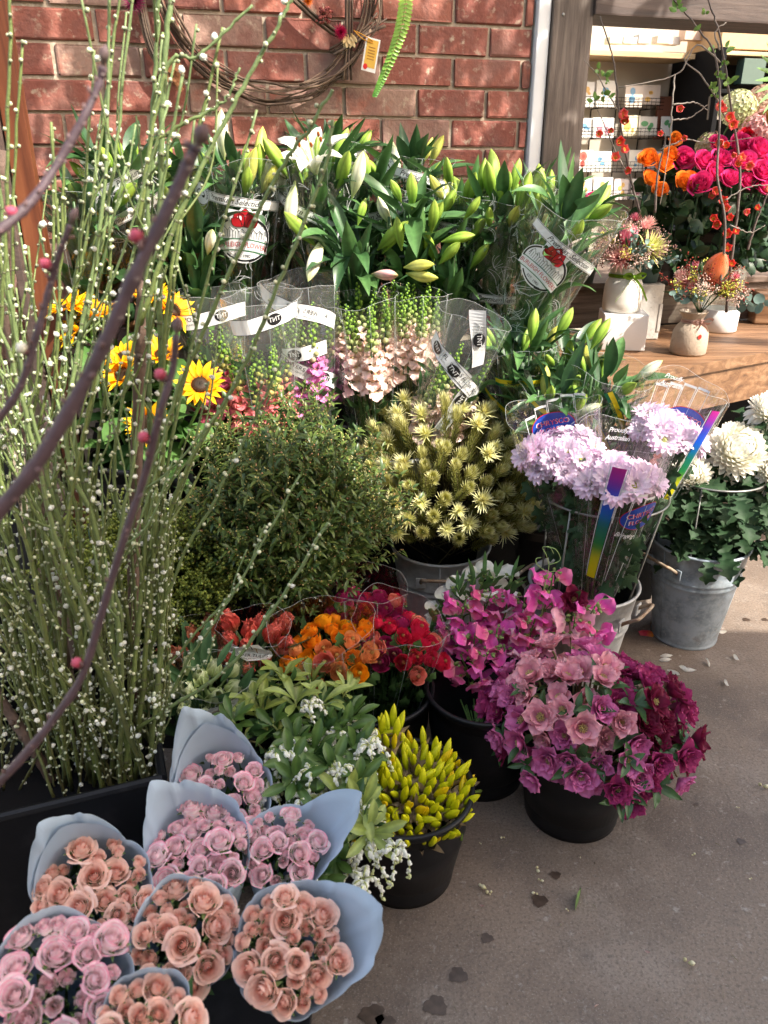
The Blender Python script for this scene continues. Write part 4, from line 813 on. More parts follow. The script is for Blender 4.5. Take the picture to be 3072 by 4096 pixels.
for i, (bp, tp, bY, tY, r1, tapes, lb) in enumerate([
        ((2060, 1900), (2080, 1370), 2.26, 2.20, .115, ((95, .80, 0), (60, .6, -30)), 'taped lily bunch nearest the snapdragons'),
        ((2240, 1900), (2270, 1380), 2.28, 2.24, .115, ((80, .85, -30), (110, .8, -15), (92, .55, -35)), 'taped lily bunch in the middle with brown tinged buds'),
        ((2300, 1960), (2450, 1480), 2.16, 2.08, .115, ((100, .62, -52, .16), (70, .7, -60, .13), (120, .78, -55)), 'taped lily bunch leaning right under the bench edge'),
        ((2120, 2000), (2230, 1560), 2.12, 2.05, .105, ((105, .85, -28, .18), (70, .5, -50)), 'taped lily bunch right behind the pale chrysanthemums')]):
    base, top = at(*bp, bY), at(*tp, tY)
    rt_ = lily_bunch(lb + ', with green and yellow tape', bp, bY, tp, tY, r1, 6, 40 + i, tape_grp, sq=0, nleaf=95, leafL=.15, leafW=.036, budk=(0, 1, 1), stray=[('g', 1, 2110, 1710, 2.0, .8, -.4, .5), ('g', 1, 2130, 1300, 2.1, 0, 0, 1)] if i == 0 else [('g', 1, 2400, 1330, 2.1, .4, 0, .9), ('g', 1, 2260, 1290, 2.15, .5, 0, .9)] if i == 1 else ())
    sl = Sleeve(base, top, r1 * .42, r1, .9, .06, 40 + i, .9, .03); ps = [ch_ for ch_ in rt_.children if ch_.name.startswith('sleeve')][0]
    for t_ in tapes: tape(sl, ps, *t_)

# ------------------------------------------------------------------ snapdragons
def snap_mb(k, c1, c2, H=.26):
    g = MB(); r_ = random.Random(k); g.add(tube([(0, 0, -.22), (0, 0, H * .98)], np.array([.0036, .0014]), 6, G_MID)); n = 46; nfl = 20
    for i in range(n):
        f = i / n; z = H * (.02 + .95 * f ** .92); a = i * 2.4 + r_.uniform(-.2, .2); rr = .019 * (1 - f) ** .6 + .003
        if i < nfl:
            t = i / nfl; s = 1.15 - .45 * t; cc = lerp(c1, c2, r_.random()); tipc = lerp(cc, c(225, 200, 120), .35 + .3 * t)
            B = fpetal(a, 1.05 + r_.uniform(-.2, .2), .004, z)
            for (ph, th, L_, w) in ((pi / 2, .35, .026, .026), (pi / 2 + .5, .5, .022, .018), (-pi / 2, .8, .026, .028), (-pi / 2 + .9, .8, .022, .018), (-pi / 2 - .9, .8, .022, .018)):
                q = blade(L_ * s, w * s, 'fan', .9, .5, 0, .13, 5, 5, [(0, lerp(cc, (.5, .45, .15), .4)), (.4, cc), (1, lerp(cc, c2, .4))], seed=i * 5 + k); M2 = fpetal(ph, th, .002, .012 * s); g.add(q, B @ M2)
            g.add(ellip(.016 * s, .0062 * s, 7, 5, [(0, G_LIME), (1, tipc)]), B)
        else:
            s = 1.1 - .75 * ((i - nfl) / (n - nfl)); t = (i - nfl) / (n - nfl); cc = lerp(lerp(c2, c(200, 208, 96), .5), c(140, 178, 66), min(1, t * 2.4)); g.add(ellip(.018 * s, .0078 * s, 7, 5, [(0, c(120, 158, 60)), (1, cc)]), fpetal(a, .75 - .4 * t, rr * .35, z))
            if r_.random() < .5: g.add(blade(.012, .004, 'lance', .5, .1, 0, 0, 3, 3, [(0, G_MID), (1, G_PALE)]), fpetal(a + .4, 1.0, .003, z - .004))
    return g
SNP = {'peach': (c(250, 212, 202), c(252, 230, 220)), 'salmon': (c(226, 112, 118), c(236, 140, 140)), 'magenta': (c(214, 110, 180), c(222, 140, 196)), 'rose': (c(200, 80, 112), c(222, 110, 130))}
def tnt_band(sl, ps, phi0, v0, rot, w=.20, x0=0, mirror=False):
    g = MB(); mx = -1 if mirror else 1; xs = np.linspace(-w / 2, w / 2, 20); wav = lambda x: .004 * np.sin(x * 26)
    V, F = rect2(w, .042, 20); V[:, 1] += wav(V[:, 0]); sl.put(g, V, F, WHITE, phi0, v0, rot)
    for y in (.0205, -.0205): V, F = strip2(np.stack([xs, y + wav(xs)], 1), .0014); sl.put(g, V, F, INK, phi0, v0, rot, .0018)
    for k in (-1, 0, 1):
        ox = x0 + k * .17
        if abs(ox) < w / 2 - .02:
            sl.put(g, *ell2(.0195, .0155, 24, ox, float(wav(ox))), INK, phi0, v0, rot, .0019); V, F = text("TNT", .0165); V = V * [mx, 1]; sl.put(g, V * [1, 1.05] + [ox, float(wav(ox))], F, WHITE, phi0, v0, rot, .0025)
        if abs(ox + .065) < w / 2 - .03:
            V, F = text("FLOWERS", .0175); V = V * [mx, 1]; sl.put(g, V + [ox + .067, .004], F, INK, phi0, v0, rot, .0019); V, F = text("AUSTRALIAN GROWN", .0068); V = V * [mx, 1]; sl.put(g, V + [ox + .067, -.0105], F, INK, phi0, v0, rot, .0019)
    return part('printed_band', g, M_PRINT, ps, None, False)
def snap_bunch(label, bp, bY, tp, tY, r1, n, pal, seed, bands=(), H=.26, milky=True, drop=.10, leaves=60, over=0.0):
    base, top = at(*bp, bY), at(*tp, tY); sl = Sleeve(base, top, r1 * .5, r1, .8, .07, seed, .85, .02); r_ = random.Random(seed); root = thing('snapdragon_bunch', label, 'snapdragons', sl.M, 'snapdragon bunches in clear sleeves'); fol = MB()
    for i in range(n):
        a = i * 2.4; rr = r1 * .78 * math.sqrt((i + .5) / n); k = r_.randrange(3); z = sl.L - H - drop - r_.uniform(0, .05) + over
        me = cached(('snap', pal, k, H), lambda: snap_mb(k + 5, *SNP[pal], H).mesh('flower_spike', M_PETAL))
        link('flower_spike', me, root, frame((rr * .85 * cos(a), rr * .85 * sin(a) * .85, z), (cos(a) * rr * 1.2, sin(a) * rr * 1.2, 1), r_.uniform(0, 6), r_.uniform(.88, 1.08)))
        fol.add(tube([(rr * .3 * cos(a), rr * .3 * sin(a), 0), (rr * .8 * cos(a), rr * .8 * sin(a) * .85, z)], .0034, 5, G_MID))
    for i in range(leaves):
        a = r_.uniform(0, 6.28); f = r_.uniform(.05, .62); rr = sl.r(f) * r_.uniform(.3, .9); th = r_.uniform(.3, 1.3)
        fol.add(blade(r_.uniform(.04, .075), .016, 'lance', r_.uniform(.2, 1), .2, .1, 0, 3, 5, [(0, G_DARK), (1, (.05, .115, .035))]), frame((rr * cos(a), rr * sin(a) * .85, f * sl.L), (cos(a) * sin(th), sin(a) * sin(th), cos(th)), r_.uniform(-.5, .5)))
    part('foliage', fol, M_SOFTLEAF, root); q = MB(); sl.mesh(q, .0); ps = part('sleeve', q, M_CELLOM if milky else M_CELLO, root); sl.edge(ps)
    for b in bands: tnt_band(sl, ps, *b)
    return root
snap_bunch('peach snapdragon bunch beside the magenta ones, its florets drooping lowest', (1490, 1830), 2.22, (1440, 1190), 2.16, .105, 8, 'peach', 1, drop=-.03, milky=False)
snap_bunch('peach snapdragon bunch standing in the middle of the white bucket', (1640, 1830), 2.26, (1660, 1170), 2.22, .105, 9, 'peach', 2, drop=-.06, milky=False)
snap_bunch('peach snapdragon bunch leaning right with two crossed printed bands', (1700, 1800), 2.16, (1900, 1260), 2.10, .105, 6, 'peach', 3, bands=((72, .72, -30, .17, -.045), (122, .60, -36, .20, -.06), (118, .42, 75, .16, .03), (108, .92, -70, .16, .0)), drop=.10)
snap_bunch('magenta snapdragon bunch with two white printed bands', (1260, 1760), 2.20, (1190, 1120), 2.14, .11, 8, 'magenta', 4, bands=((90, .63, 2, .13, -.03), (105, .48, -30, .22, .03), (88, .88, -24, .26, -.02, True)), drop=.06)
snap_bunch('salmon snapdragon bunch with the lowest florets beside the sunflowers', (1090, 1800), 2.12, (1030, 1180), 2.06, .11, 9, 'salmon', 5, bands=((100, .90, 8, .20, .02, True),), drop=.10)
snap_bunch('rose pink snapdragon bunch at the left end behind the sunflowers', (900, 1750), 2.22, (830, 1160), 2.20, .105, 8, 'rose', 6, bands=((90, .86, 6, .22, .03, True),), drop=.07)

# ------------------------------------------------------------------ buckets
def black_bucket(x, y, label, H=.245, rt=.14, rb=.108, z=0.0, m=M_BLACK, name='black_bucket', lipw=.006, group='black plastic flower buckets'):
    q = MB(); q.add(lathe([(.0001, .004), (rb - .004, .004), (rb, .0), (rb + .001, .012), (rb + (rt - rb) * .16, H * .16), (rt - .004, H - .022), (rt, H - .020), (rt + lipw, H - .008), (rt + lipw, H - .002), (rt + lipw - .003, H), (rt - .003, H), (rt - .006, H - .006), (rt - .008, H * .6), (rb, .012), (.0001, .010)], 56))
    o = part(name, q, m, None, T4(x, y, z)); return tag(o, label, 'bucket', group)
def zinc_bucket(x, y, label, H=.345, rt=.150, rb=.100, z=0.0, m=M_ZINC, rot=0.0, ring=None, handles=(0, pi), liner=False):
    root = thing('metal_bucket', label, 'bucket', T4(x, y, z, rot), 'galvanised metal flower buckets'); R = lambda f: rb + (rt - rb) * f; pr = [(.0001, .012), (rb - .004, .012), (rb - .004, 0), (rb + .002, .0), (rb + .003, .006), (rb + .001, .010)]
    for f in np.linspace(.04, .60, 8): pr.append((R(f), H * f))
    for f0 in (.645, .70): pr += [(R(f0 - .012), H * (f0 - .012)), (R(f0) + .0035, H * f0), (R(f0 + .012) + .0035, H * (f0 + .012)), (R(f0 + .026), H * (f0 + .026))]
    pr += [(R(.80), H * .80), (R(.97), H * .97), (R(1) + .003, H * .975), (R(1) + .005, H * .99), (R(1) + .003, H), (R(1) - .002, H), (R(.95) - .004, H * .95), (R(.5) - .003, H * .5), (rb - .003, .02), (.0001, .018)]
    q = MB(); q.add(lathe(pr, 64)); q.add(tube([(R(.0) + .0012, 0, .01), (R(1) + .001, 0, H * .97)], .0016, 4)); part('body', q, m, root)
    for a in handles:
        ro = R(.86); q = MB(); w = .055
        pts = [(ro - .003, -w, H * .80), (ro + .006, -w, H * .83), (ro + .034, -w * .92, H * .89), (ro + .042, -w * .8, H * .90), (ro + .044, 0, H * .905), (ro + .042, w * .8, H * .90), (ro + .034, w * .92, H * .89), (ro + .006, w, H * .83), (ro - .003, w, H * .80)]
        q.add(tube(curve_pts(pts, 26), .0052, 7)); 
        part('handle', q, M_RUST, root, T4(rz=a))
        q = MB()
        for s in (-1, 1): V, F, C = box(.004, .03, .032, .0015); q.add((V + V3(ro + .001, s * w, H * .81), F, C))
        part('handle_plate', q, m, root, T4(rz=a))
    if ring:
        rz, rr, dx, dy = ring; q = MB(); an = np.linspace(0, 2 * pi, 49); q.add(tube(np.stack([dx + rr * np.cos(an), dy + rr * np.sin(an), 0 * an + rz], 1), .0034, 7)); part('wire_ring', q, M_WIRE, root)
        for k in range(4):
            a = k * pi / 2 + .55; q = MB(); q.add(tube([(dx + rr * cos(a), dy + rr * sin(a), rz), (R(.9) * .93 * cos(a), R(.9) * .93 * sin(a), H * .9), (R(.3) * .9 * cos(a), R(.3) * .9 * sin(a), H * .3)], .0029, 6)); part('wire_leg', q, M_WIRE, root)
    if liner:
        q = MB(); q.add(lathe([(R(.3) - .01, H * .3), (R(.92) - .012, H * .95), (R(.95) - .006, H * .955)], 48)); part('liner', q, M_BLACK, root)
    return root
DB = (.042, 1.235); black_bucket(*DB, 'black bucket of daffodil buds, nearest the front', H=.236)
HB0 = atz(2290, 3372, 0); HB = (HB0[0] + .018, HB0[1] + .106); black_bucket(*HB, 'black bucket under the purple hellebores', H=.25)
PB0 = atz(1945, 3207, 0); PB = (PB0[0] - .005, PB0[1] + .107); black_bucket(*PB, 'black bucket of pink sweet peas between the daffodils and hellebores', H=.262)
RB0 = atz(1470, 2878, .25); RB = (RB0[0] + .01, RB0[1] + .13); black_bucket(*RB, 'black bucket under the ranunculus bunches', H=.25, rt=.145)
TB = (-.29, 1.50); black_bucket(*TB, 'black bucket of wrapped tulips behind the blue paper bouquets', H=.25)
PI0 = (-.155, 1.22); black_bucket(*PI0, 'black bucket hidden under the white bell sprays', H=.24)
YB = (.175, 2.14); zinc_bucket(*YB, 'dull grey metal bucket with a rusty handle under the yellow feathery flowers', m=M_ZINCD, rot=-pi / 2 - .08, H=.345)
CB = (.560, 1.905); zinc_bucket(*CB, 'worn metal bucket with a wire ring holding the pale pink chrysanthemums', m=M_ZINCD, rot=.25, ring=(.612, .165, .02, -.015), handles=(-.95, 2.2), liner=True)
GB = (.985, 2.165); zinc_bucket(*GB, 'blue grey galvanised bucket of white chrysanthemums on the sunlit floor', rot=pi + .45, ring=(.565, .15, .0, .0), handles=(0,), rt=.146)
WBK = at(1460, 1800, 2.2); WB = (WBK[0] + .08, 2.24); 
q = MB(); q.add(lathe([(.0001, .004), (.11, .004), (.112, 0), (.140, .24), (.146, .242), (.146, .252), (.139, .252), (.135, .24), (.108, .012), (.0001, .01)], 48)); tag(part('white_bucket', q, M_WHITEP, None, T4(*WB, WBK[2] - .25)), 'white plastic bucket of peach snapdragons', 'bucket')
WB2 = at(1120, 1900, 2.2); black_bucket(WB2[0], 2.22, 'dark bucket of pink snapdragons beside the white bucket', z=.44, rt=.13, rb=.1)
SB_ = at(560, 1930, 2.0); black_bucket(SB_[0], 2.05, 'dark grey bucket of sunflowers behind the branches', z=.42, H=.25, m=M_BLACK)
FB = (-.22, 1.78); black_bucket(*FB, 'black bucket under the dark green filler', H=.27)
BB = (-.56, 1.72); black_bucket(*BB, 'black bucket under the lime green berry foliage', H=.27)
LBk = at(2200, 2000, 2.3); black_bucket(LBk[0], 2.34, 'dark bucket of taped lilies under the bench end', z=.0, H=.36, rt=.15, rb=.11)
for i, (px, lb) in enumerate([(560, 'left end'), (1150, 'left middle'), (1650, 'right middle'), (2060, 'right end')]):
    p_ = at(px, 1400, 2.5); s_ = np.dot(p_ - WO, WD); p2 = wallpt(min(s_, .33), 0, .22); black_bucket(p2[0], p2[1], f'black bucket of lilies on the top step, {lb} of the row', z=.601, H=.22, rt=.125, rb=.1)

# ------------------------------------------------------------------ yellow feathery flowers
YC1, YC2, YC3 = c(216, 214, 146), c(238, 234, 188), c(170, 166, 84)
def feather_mb(k, opn):
    g = MB(); r_ = random.Random(k); n = 76 if opn else 90
    cen = c(226, 200, 78) if k % 2 else c(220, 214, 120)
    if opn:
        for i in range(n):
            f = i / n; th = .12 + 1.25 * f ** .8 + r_.gauss(0, .13); L_ = .026 + .008 * f; g.add(blade(L_ * r_.uniform(.65, 1.2), .0036, 'needle', r_.uniform(-.9, .6), 0, .2, 0, 3, 4, [(0, lerp(cen, YC1, f)), (.5, YC1), (1, YC2)]), fpetal(i * 2.4, th, .004 * f, .012 - .012 * f))
    else:
        for i in range(n):
            f = i / n; g.add(blade(.028 * r_.uniform(.7, 1.1), .0034, 'needle', -.35, 0, .2, 0, 3, 4, [(0, YC3), (.5, lerp(YC1, YC3, .35)), (1, YC2)]), fpetal(i * 2.4, .12 + .75 * f ** .7, .007, .016 - .03 * f))
    for i in range(110):
        f = i / 110; g.add(blade(.026 * r_.uniform(.8, 1.2), .0028, 'needle', -.3, 0, .2, 0, 3, 3, [(0, c(90, 98, 44)), (.6, lerp(c(136, 136, 70), YC3, 1 - f)), (1, lerp(YC1, c(166, 166, 104), f))]), fpetal(i * 2.4, .45 + .35 * f, .0035, -.012 - .11 * f))
    return g
featherm = [feather_mb(k, k < 3).mesh('flower_head', M_PETAL) for k in range(5)]
fstem = MB(); fstem.add(tube([(0, 0, -.02), (0, 0, -.30)], .0018, 5, c(80, 72, 40))); fstem = fstem.mesh('stem', M_STEM)
b_ = V3(*YB, .30); cands = []
for i in range(190):
    f = (i + .5) / 190; th = 1.2 * math.sqrt(f); a = i * 2.39996; d = V3(sin(th) * cos(a), sin(th) * sin(a), cos(th)); L_ = (.44 - .10 * f) * U(.86, 1.05)
    d = unit(d * V3(1.12, .9, 1) + V3(.10, -.06, 0)); p_ = V3(*YB, .335) + d * L_ * V3(.86, .8, 1.08) 
    if p_[1] > YB[1] + .16: continue
    k = rng.choice([0, 1, 2, 3, 3, 4, 4]); dd = unit(d + V3(U(-.2, .2), U(-.25, .05), U(0, .3)))
    kind = 'open starry' if k < 3 else 'closed brush like'
    rt_ = thing('feather_flower', f'{kind} pale yellow feathery flower in the dull metal bucket', 'flower', frame(p_, dd, U(0, 6), U(.88, 1.18)), 'yellow feathery flowers in the metal bucket')
    link('flower_head', featherm[k], rt_); link('stem', fstem, rt_)

# ------------------------------------------------------------------ chrysanthemums
def daisy_mb(k):
    g = MB(); r_ = random.Random(k); p1, p2 = c(226, 188, 216), c(240, 222, 238)
    for ring, (n, th, L_) in enumerate([(15, 1.35, .031), (14, 1.1, .030), (12, .8, .026)]):
        for i in range(n): g.add(blade(L_ * r_.uniform(.9, 1.08), .0115, 'strap', .35 if ring else .6, .35, 0, .02, 4, 5, [(0, c(226, 214, 190)), (.3, p2), (1, lerp(p1, p2, r_.random()))], seed=i), fpetal(i * 2 * pi / n + ring * .2 + r_.uniform(-.08, .08), th + r_.uniform(-.14, .14), .005, .002 * ring))
    if k % 3 == 0: g.add(lathe([(.0001, .006), (.005, .0055), (.009, .002), (.0095, -.002)], 12, c(170, 180, 40)))
    else:
        for i in range(22): g.add(blade(.016 * r_.uniform(.7, 1.2), .007, 'strap', -.5, .3, 0, 0, 3, 4, [(0, p2), (1, p2)]), fpetal(i * 2.4, .1 + .6 * i / 22, .003, .003))
    g.add(ellip(.012, .008, 8, 4, [(0, G_MID), (1, G_MID)]), T4(0, 0, -.010)); return g
daisies = [daisy_mb(k).mesh('daisy', M_PETAL) for k in range(5)]
def mumleaf(k): return cached(('ml', k), lambda: blade(.07, .05, 'oak', .8 + .3 * k, .2, .1, .05, 5, 14, [(0, (.02, .05, .022)), (1, (.035, .075, .03))], seed=k))
def chrys(label, bp, bY, tp, tY, r1, n, seed, deco):
    base, top = at(*bp, bY), at(*tp, tY); sl = Sleeve(base, top, r1 * .42, r1 * 1.02, .85, .03, seed, .9, .03); r_ = random.Random(seed); root = thing('chrysanthemum_bunch', label, 'chrysanthemums', sl.M, 'pale pink chrysanthemum bunches in clear sleeves')
    for i in range(n):
        a = i * 2.4; rr = r1 * .74 * math.sqrt((i + .5) / n); z = sl.L * .83 - .35 * rr + r_.uniform(-.02, .015)
        th = .1 + 1.0 * rr / r1; link('daisy', daisies[r_.randrange(5)], root, frame((rr * cos(a), rr * sin(a), z), (cos(a) * sin(th), sin(a) * sin(th) + .25, cos(th)), r_.uniform(0, 6), r_.uniform(1.05, 1.4)))
    fol = MB()
    for i in range(9): a = i * .7; fol.add(tube([(.02 * cos(a), .02 * sin(a), 0), (r1 * .6 * cos(a), r1 * .6 * sin(a), sl.L * .74)], .0032, 5, G_MID))
    for i in range(85):
        a = r_.uniform(0, 6.28); f = r_.uniform(.08, .72); rr = sl.r(f) * r_.uniform(.3, .9); th = r_.uniform(.2, 1.3); fol.add(mumleaf(r_.randrange(3)), frame((rr * cos(a), rr * sin(a) * .9, f * sl.L), (cos(a) * sin(th), sin(a) * sin(th), cos(th)), r_.uniform(-.6, .6), r_.uniform(.7, 1.1)))
    part('foliage', fol, M_SOFTLEAF, root); q = MB(); sl.mesh(q, .0); ps = part('sleeve', q, M_CELLO, root); sl.edge(ps)
    g = MB(); h = []
    BLU = c(22, 60, 150)
    for (kind, phi0, v0, rot, *ex) in deco:
        if kind == 'frames':
            for k in range(ex[0]):
                w, hh = .032, .10 - .012 * abs(k - 1.5); ox = (k - ex[0] / 2) * .036; oy = -.006 * k * k * .4
                for ln in ([(ox, oy - hh), (ox, oy)], [(ox + w, oy - hh), (ox + w, oy)]): sl.put(g, *strip2(ln, .0018), WHITE, phi0, v0, rot, .0014)
                sl.put(g, *rect2(w + .002, .0065, 4, ox + w / 2, oy), WHITE, phi0, v0, rot, .0016)
        if kind == 'oval':
            mir = ex[0]; sl.put(g, *ell2(.062, .036, 30), RED, phi0, v0, rot, .0014, mir); sl.put(g, *ell2(.060, .0342, 30), BLU, phi0, v0, rot, .0019, mir)
            for (t_, y_, s_) in (("CHRYSCO", .008, .019), ("FLOWERS", -.012, .017)):
                V, F = text(t_, s_ * 1.06); sl.put(g, V + [0, y_], F, (.75, .7, .72), phi0, v0, rot, .0022, mir); V, F = text(t_, s_); sl.put(g, V + [0, y_], F, (.55, .03, .05), phi0, v0, rot, .0027, mir)
        if kind == 'script':
            for j, t_ in enumerate(ex[0].split('|')): V, F = text(t_, .018, .4, .9); sl.put(g, V + [.0, -.02 * j], F, WHITE, phi0, v0, rot, .0016, ex[1])
        if kind == 'rainbow':
            w, hh = ex; V, F = rect2(w, hh, 4, 0, 0, 22); t = (V[:, 1] / hh + .5); cc = ramp([(0, c(190, 180, 10)), (.18, c(170, 170, 10)), (.30, c(20, 110, 40)), (.5, c(0, 95, 90)), (.66, c(10, 80, 190)), (.8, c(50, 60, 170)), (.9, c(140, 40, 150)), (1, c(175, 35, 130))], t)
            sl.put(g, V, F, cc, phi0, v0, rot, .0030)
            for x in (-w / 2 - .003, w / 2 + .003): V, F = strip2([(x, y) for y in np.linspace(-hh / 2, hh / 2, 14)], .0016); sl.put(g, V, F, (.55, .62, .62), phi0, v0, rot, .0024)
            for x in (w / 2 + .035, w / 2 + .075): V, F = strip2([(x, y) for y in np.linspace(-hh / 2, hh * .2, 14)], .0016); sl.put(g, V, F, (.45, .52, .52), phi0, v0, rot, .0024)
    part('sleeve_print', g, M_PRINT, ps, None, False); return root
chrys('pale pink chrysanthemum bunch with yellow green eyes showing, on the left of the wire ring', (2330, 2330), 1.92, (2215, 1640), 1.86, .115, 22, 1, [('frames', 270, .98, 0, 5), ('oval', 275, .84, 0, True)])
chrys('pale pink chrysanthemum bunch with the long rainbow strip down its front', (2370, 2400), 1.80, (2500, 1750), 1.76, .118, 22, 2, [('rainbow', 84, .58, -4, .026, .33), ('frames', 118, .80, -4, 4), ('oval', 140, .64, 6, False), ('script', 118, .53, -10, 'Bringing', False), ('script', 280, .95, 0, 'Proudly|Australian', True)])
chrys('pale pink chrysanthemum bunch leaning right in front of the bench with a tall clear sleeve', (2400, 2330), 1.96, (2750, 1535), 1.94, .115, 21, 3, [('frames', 275, .97, 0, 4), ('oval', 250, .82, 0, True), ('rainbow', 140, .74, 0, .024, .26), ('oval', 300, .70, 0, False), ('script', 290, .98, 0, 'Proudly|Australian', True)])
def bigmum_mb(k):
    g = MB(); r_ = random.Random(k); n = 210; p1, p2 = c(252, 250, 238), c(252, 248, 242)
    for i in range(n):
        f = i / n; th = .06 + 2.15 * f ** .62; L_ = .026 + .016 * f
        g.add(blade(L_ * r_.uniform(.9, 1.12), .0125, 'strap', (-1.9 + .9 * f if f < .85 else .2) + r_.uniform(-.2, .2), .6, 0, 0, 3, 6, [(0, c(238, 232, 196)), (.5, p1 if f < .5 else p2), (1, p1)]), fpetal(i * 2.39996, th, .024 * math.sin(min(th, 1.7)), .024 * cos(th)))
    return g
bigm = [bigmum_mb(k).mesh('flower_head', M_PETAL) for k in range(2)]
for i, (px, py, Y, s, d, lb) in enumerate([(2950, 1800, 2.12, 1.5, (.05, -.75, .6), 'largest round white chrysanthemum facing forward above the galvanised bucket'), (2760, 1900, 2.10, 1.05, (-.4, -.55, .7), 'cream chrysanthemum tucked behind the leaning clear sleeve'),
        (3085, 1640, 2.16, 1.1, (.1, -.4, .8), 'white chrysanthemum cut by the right edge, higher one'), (3095, 1890, 2.1, 1.0, (.3, -.5, .4), 'white chrysanthemum cut by the right edge, lower one')]):
    p_ = at(px, py, Y); d = unit(V3(*d)); M = frame(p_, d, U(0, 6), s); rt_ = thing('chrysanthemum', lb, 'flower', M, 'large white chrysanthemums in the galvanised bucket'); link('flower_head', bigm[i % 2], rt_); Mi = np.linalg.inv(M)
    def loc(p): return (Mi @ np.append(p, 1))[:3]
    foot = V3(GB[0] + U(-.04, .04), GB[1] + U(-.03, .03), .05); pts = curve_pts([p_ - d * .02, p_ - d * .07, lerp(p_, foot, .4), foot], 18); q = MB(); q.add(tube(np.array([loc(p) for p in pts]), .0045 / s, 6, G_MID)); part('stem', q, M_STEM, rt_)
    q = MB()
    for k in range(70):
        f = rng.random() ** .9; j = int(1 + f * 13); p = pts[j]; a = U(0, 6.28); dd = V3(cos(a), sin(a) - .25, U(-.6, .5)); off = V3(cos(a), sin(a), 0) * U(.0, .05)
        q.add(mumleaf(k % 3), frame(loc(p + off), Mi[:3, :3] @ dd, U(-.6, .6), U(.8, 1.2) / s, up=Mi[:3, :3] @ V3(0, 0, 1)))
    part('foliage', q, M_SOFTLEAF, rt_)
q = MB()
for k in range(170):
    a = U(0, 6.28); r0 = U(.04, .16); p = (GB[0] + r0 * cos(a) * 1.3 + .05, GB[1] + r0 * sin(a), .33 + U(.0, .22)); q.add(mumleaf(k % 3), frame(p, (cos(a), sin(a) - .4, U(-.7, .4)), U(-.6, .6), U(.8, 1.25), up=(0, 0, 1)))
tag(part('chrysanthemum_leaves', q, M_SOFTLEAF, None), 'dark lobed chrysanthemum leaves hanging over the galvanised bucket rim', 'leaves', kind='stuff')

# ------------------------------------------------------------------ ranunculus, tulips
def ranun_mb(k, col, col2, bud=False):
    g = MB(); r_ = random.Random(k); R = .022
    for ring, (n, th, L_, w) in enumerate([(5, .12, .8, .8), (6, .22, .86, .9), (7, .36, .94, .95), (7, .52, 1.0, 1.0)] + ([] if bud else [(7, .78, 1.0, 1.05), (6, 1.1, .95, 1.05)])):
        for i in range(n):
            cc = lerp(col, col2, r_.random() * .8); g.add(blade(R * 1.3 * L_, R * w * 1.15, 'round', -1.1 + .28 * ring, 1.2, 0, .03, 5, 6, [(0, cc * .8), (.6, cc), (1, lerp(cc, col2, .35))], seed=i + k), fpetal(i * 2 * pi / n + ring * .5 + r_.uniform(-.1, .1), th + .25, R * (.10 + .09 * ring), -.002 * ring))
    g.add(ball(.005, 8, 5, c(120, 130, 30) if k % 2 else c(60, 20, 20)), T4(0, 0, .012))
    for i in range(5): g.add(blade(.018, .008, 'lance', 1.2, .2, 0, 0, 3, 4, [(0, G_MID), (1, G_PALE)]), fpetal(i * 1.257, 1.2, .003, -.004))
    return g
RCOL = {'orange': (c(244, 120, 14), c(250, 158, 30)), 'amber': (c(244, 150, 80), c(250, 180, 116)), 'crimson': (c(188, 14, 50), c(222, 46, 84)), 'magenta': (c(150, 20, 80), c(185, 50, 110)), 'coral': (c(222, 110, 100), c(240, 150, 130)), 'yellow': (c(244, 180, 30), c(240, 160, 20))}
def fineleaf(k): return cached(('fl', k), lambda: blade(.045, .022, 'oak', .5 + .4 * k, .2, .1, .06, 3, 10, [(0, G_MID), (1, (.09, .17, .05))], seed=k))
def heads_bunch(name, label, cat, group, bp, bY, tp, tY, r1, items, seed, headfn, leaffn, nl, deco=None, sleeve=True, zig=.04, dome=.35, zhead=.86, leafz=(.3, .85), elev=.25, milky=False, part_name='bloom', pack=.9):
    base, top = at(*bp, bY), at(*tp, tY); sl = Sleeve(base, top, r1 * .45, r1, .8, .05, seed, .92, zig); r_ = random.Random(seed); root = thing(name, label, cat, sl.M, group); n = len(items); fol = MB()
    for i, it in enumerate(items):
        a = i * 2.4 + seed; rr = r1 * pack * math.sqrt((i + .5) / n); z = sl.L * zhead - dome * rr ** 2 / r1 + r_.uniform(-.015, .015); th = .1 + .85 * rr / r1
        p_ = (rr * cos(a), rr * sin(a) * .92, z); d = (cos(a) * sin(th), sin(a) * sin(th) + elev, cos(th)); link(part_name, headfn(it, r_), root, frame(p_, d, r_.uniform(0, 6), r_.uniform(1.0, 1.45) if part_name == 'bloom' and name[0] == 'r' else r_.uniform(.8, 1.2)))
        fol.add(tube(curve_pts([np.array(p_) - unit(d) * .008, np.array(p_) - unit(d) * .03 - V3(0, 0, .02), (rr * .5 * cos(a), rr * .5 * sin(a), sl.L * .4), (rr * .25 * cos(a), rr * .25 * sin(a), 0)], 8), .0022, 5, G_MID))
    for i in range(nl):
        a = r_.uniform(0, 6.28); f = r_.uniform(*leafz); rr = sl.r(f) * r_.uniform(.2, .92); th = r_.uniform(.1, 1.2); fol.add(leaffn(r_), frame((rr * cos(a), rr * sin(a), f * sl.L), (cos(a) * sin(th), sin(a) * sin(th), cos(th)), r_.uniform(-.8, .8), r_.uniform(.7, 1.2)))
    part('foliage', fol, M_SOFTLEAF, root)
    if sleeve:
        q = MB(); sl.mesh(q, .0); ps = part('sleeve', q, M_CELLOM if milky else M_CELLO, root); sl.edge(ps)
        if deco: deco(sl, ps)
    return root
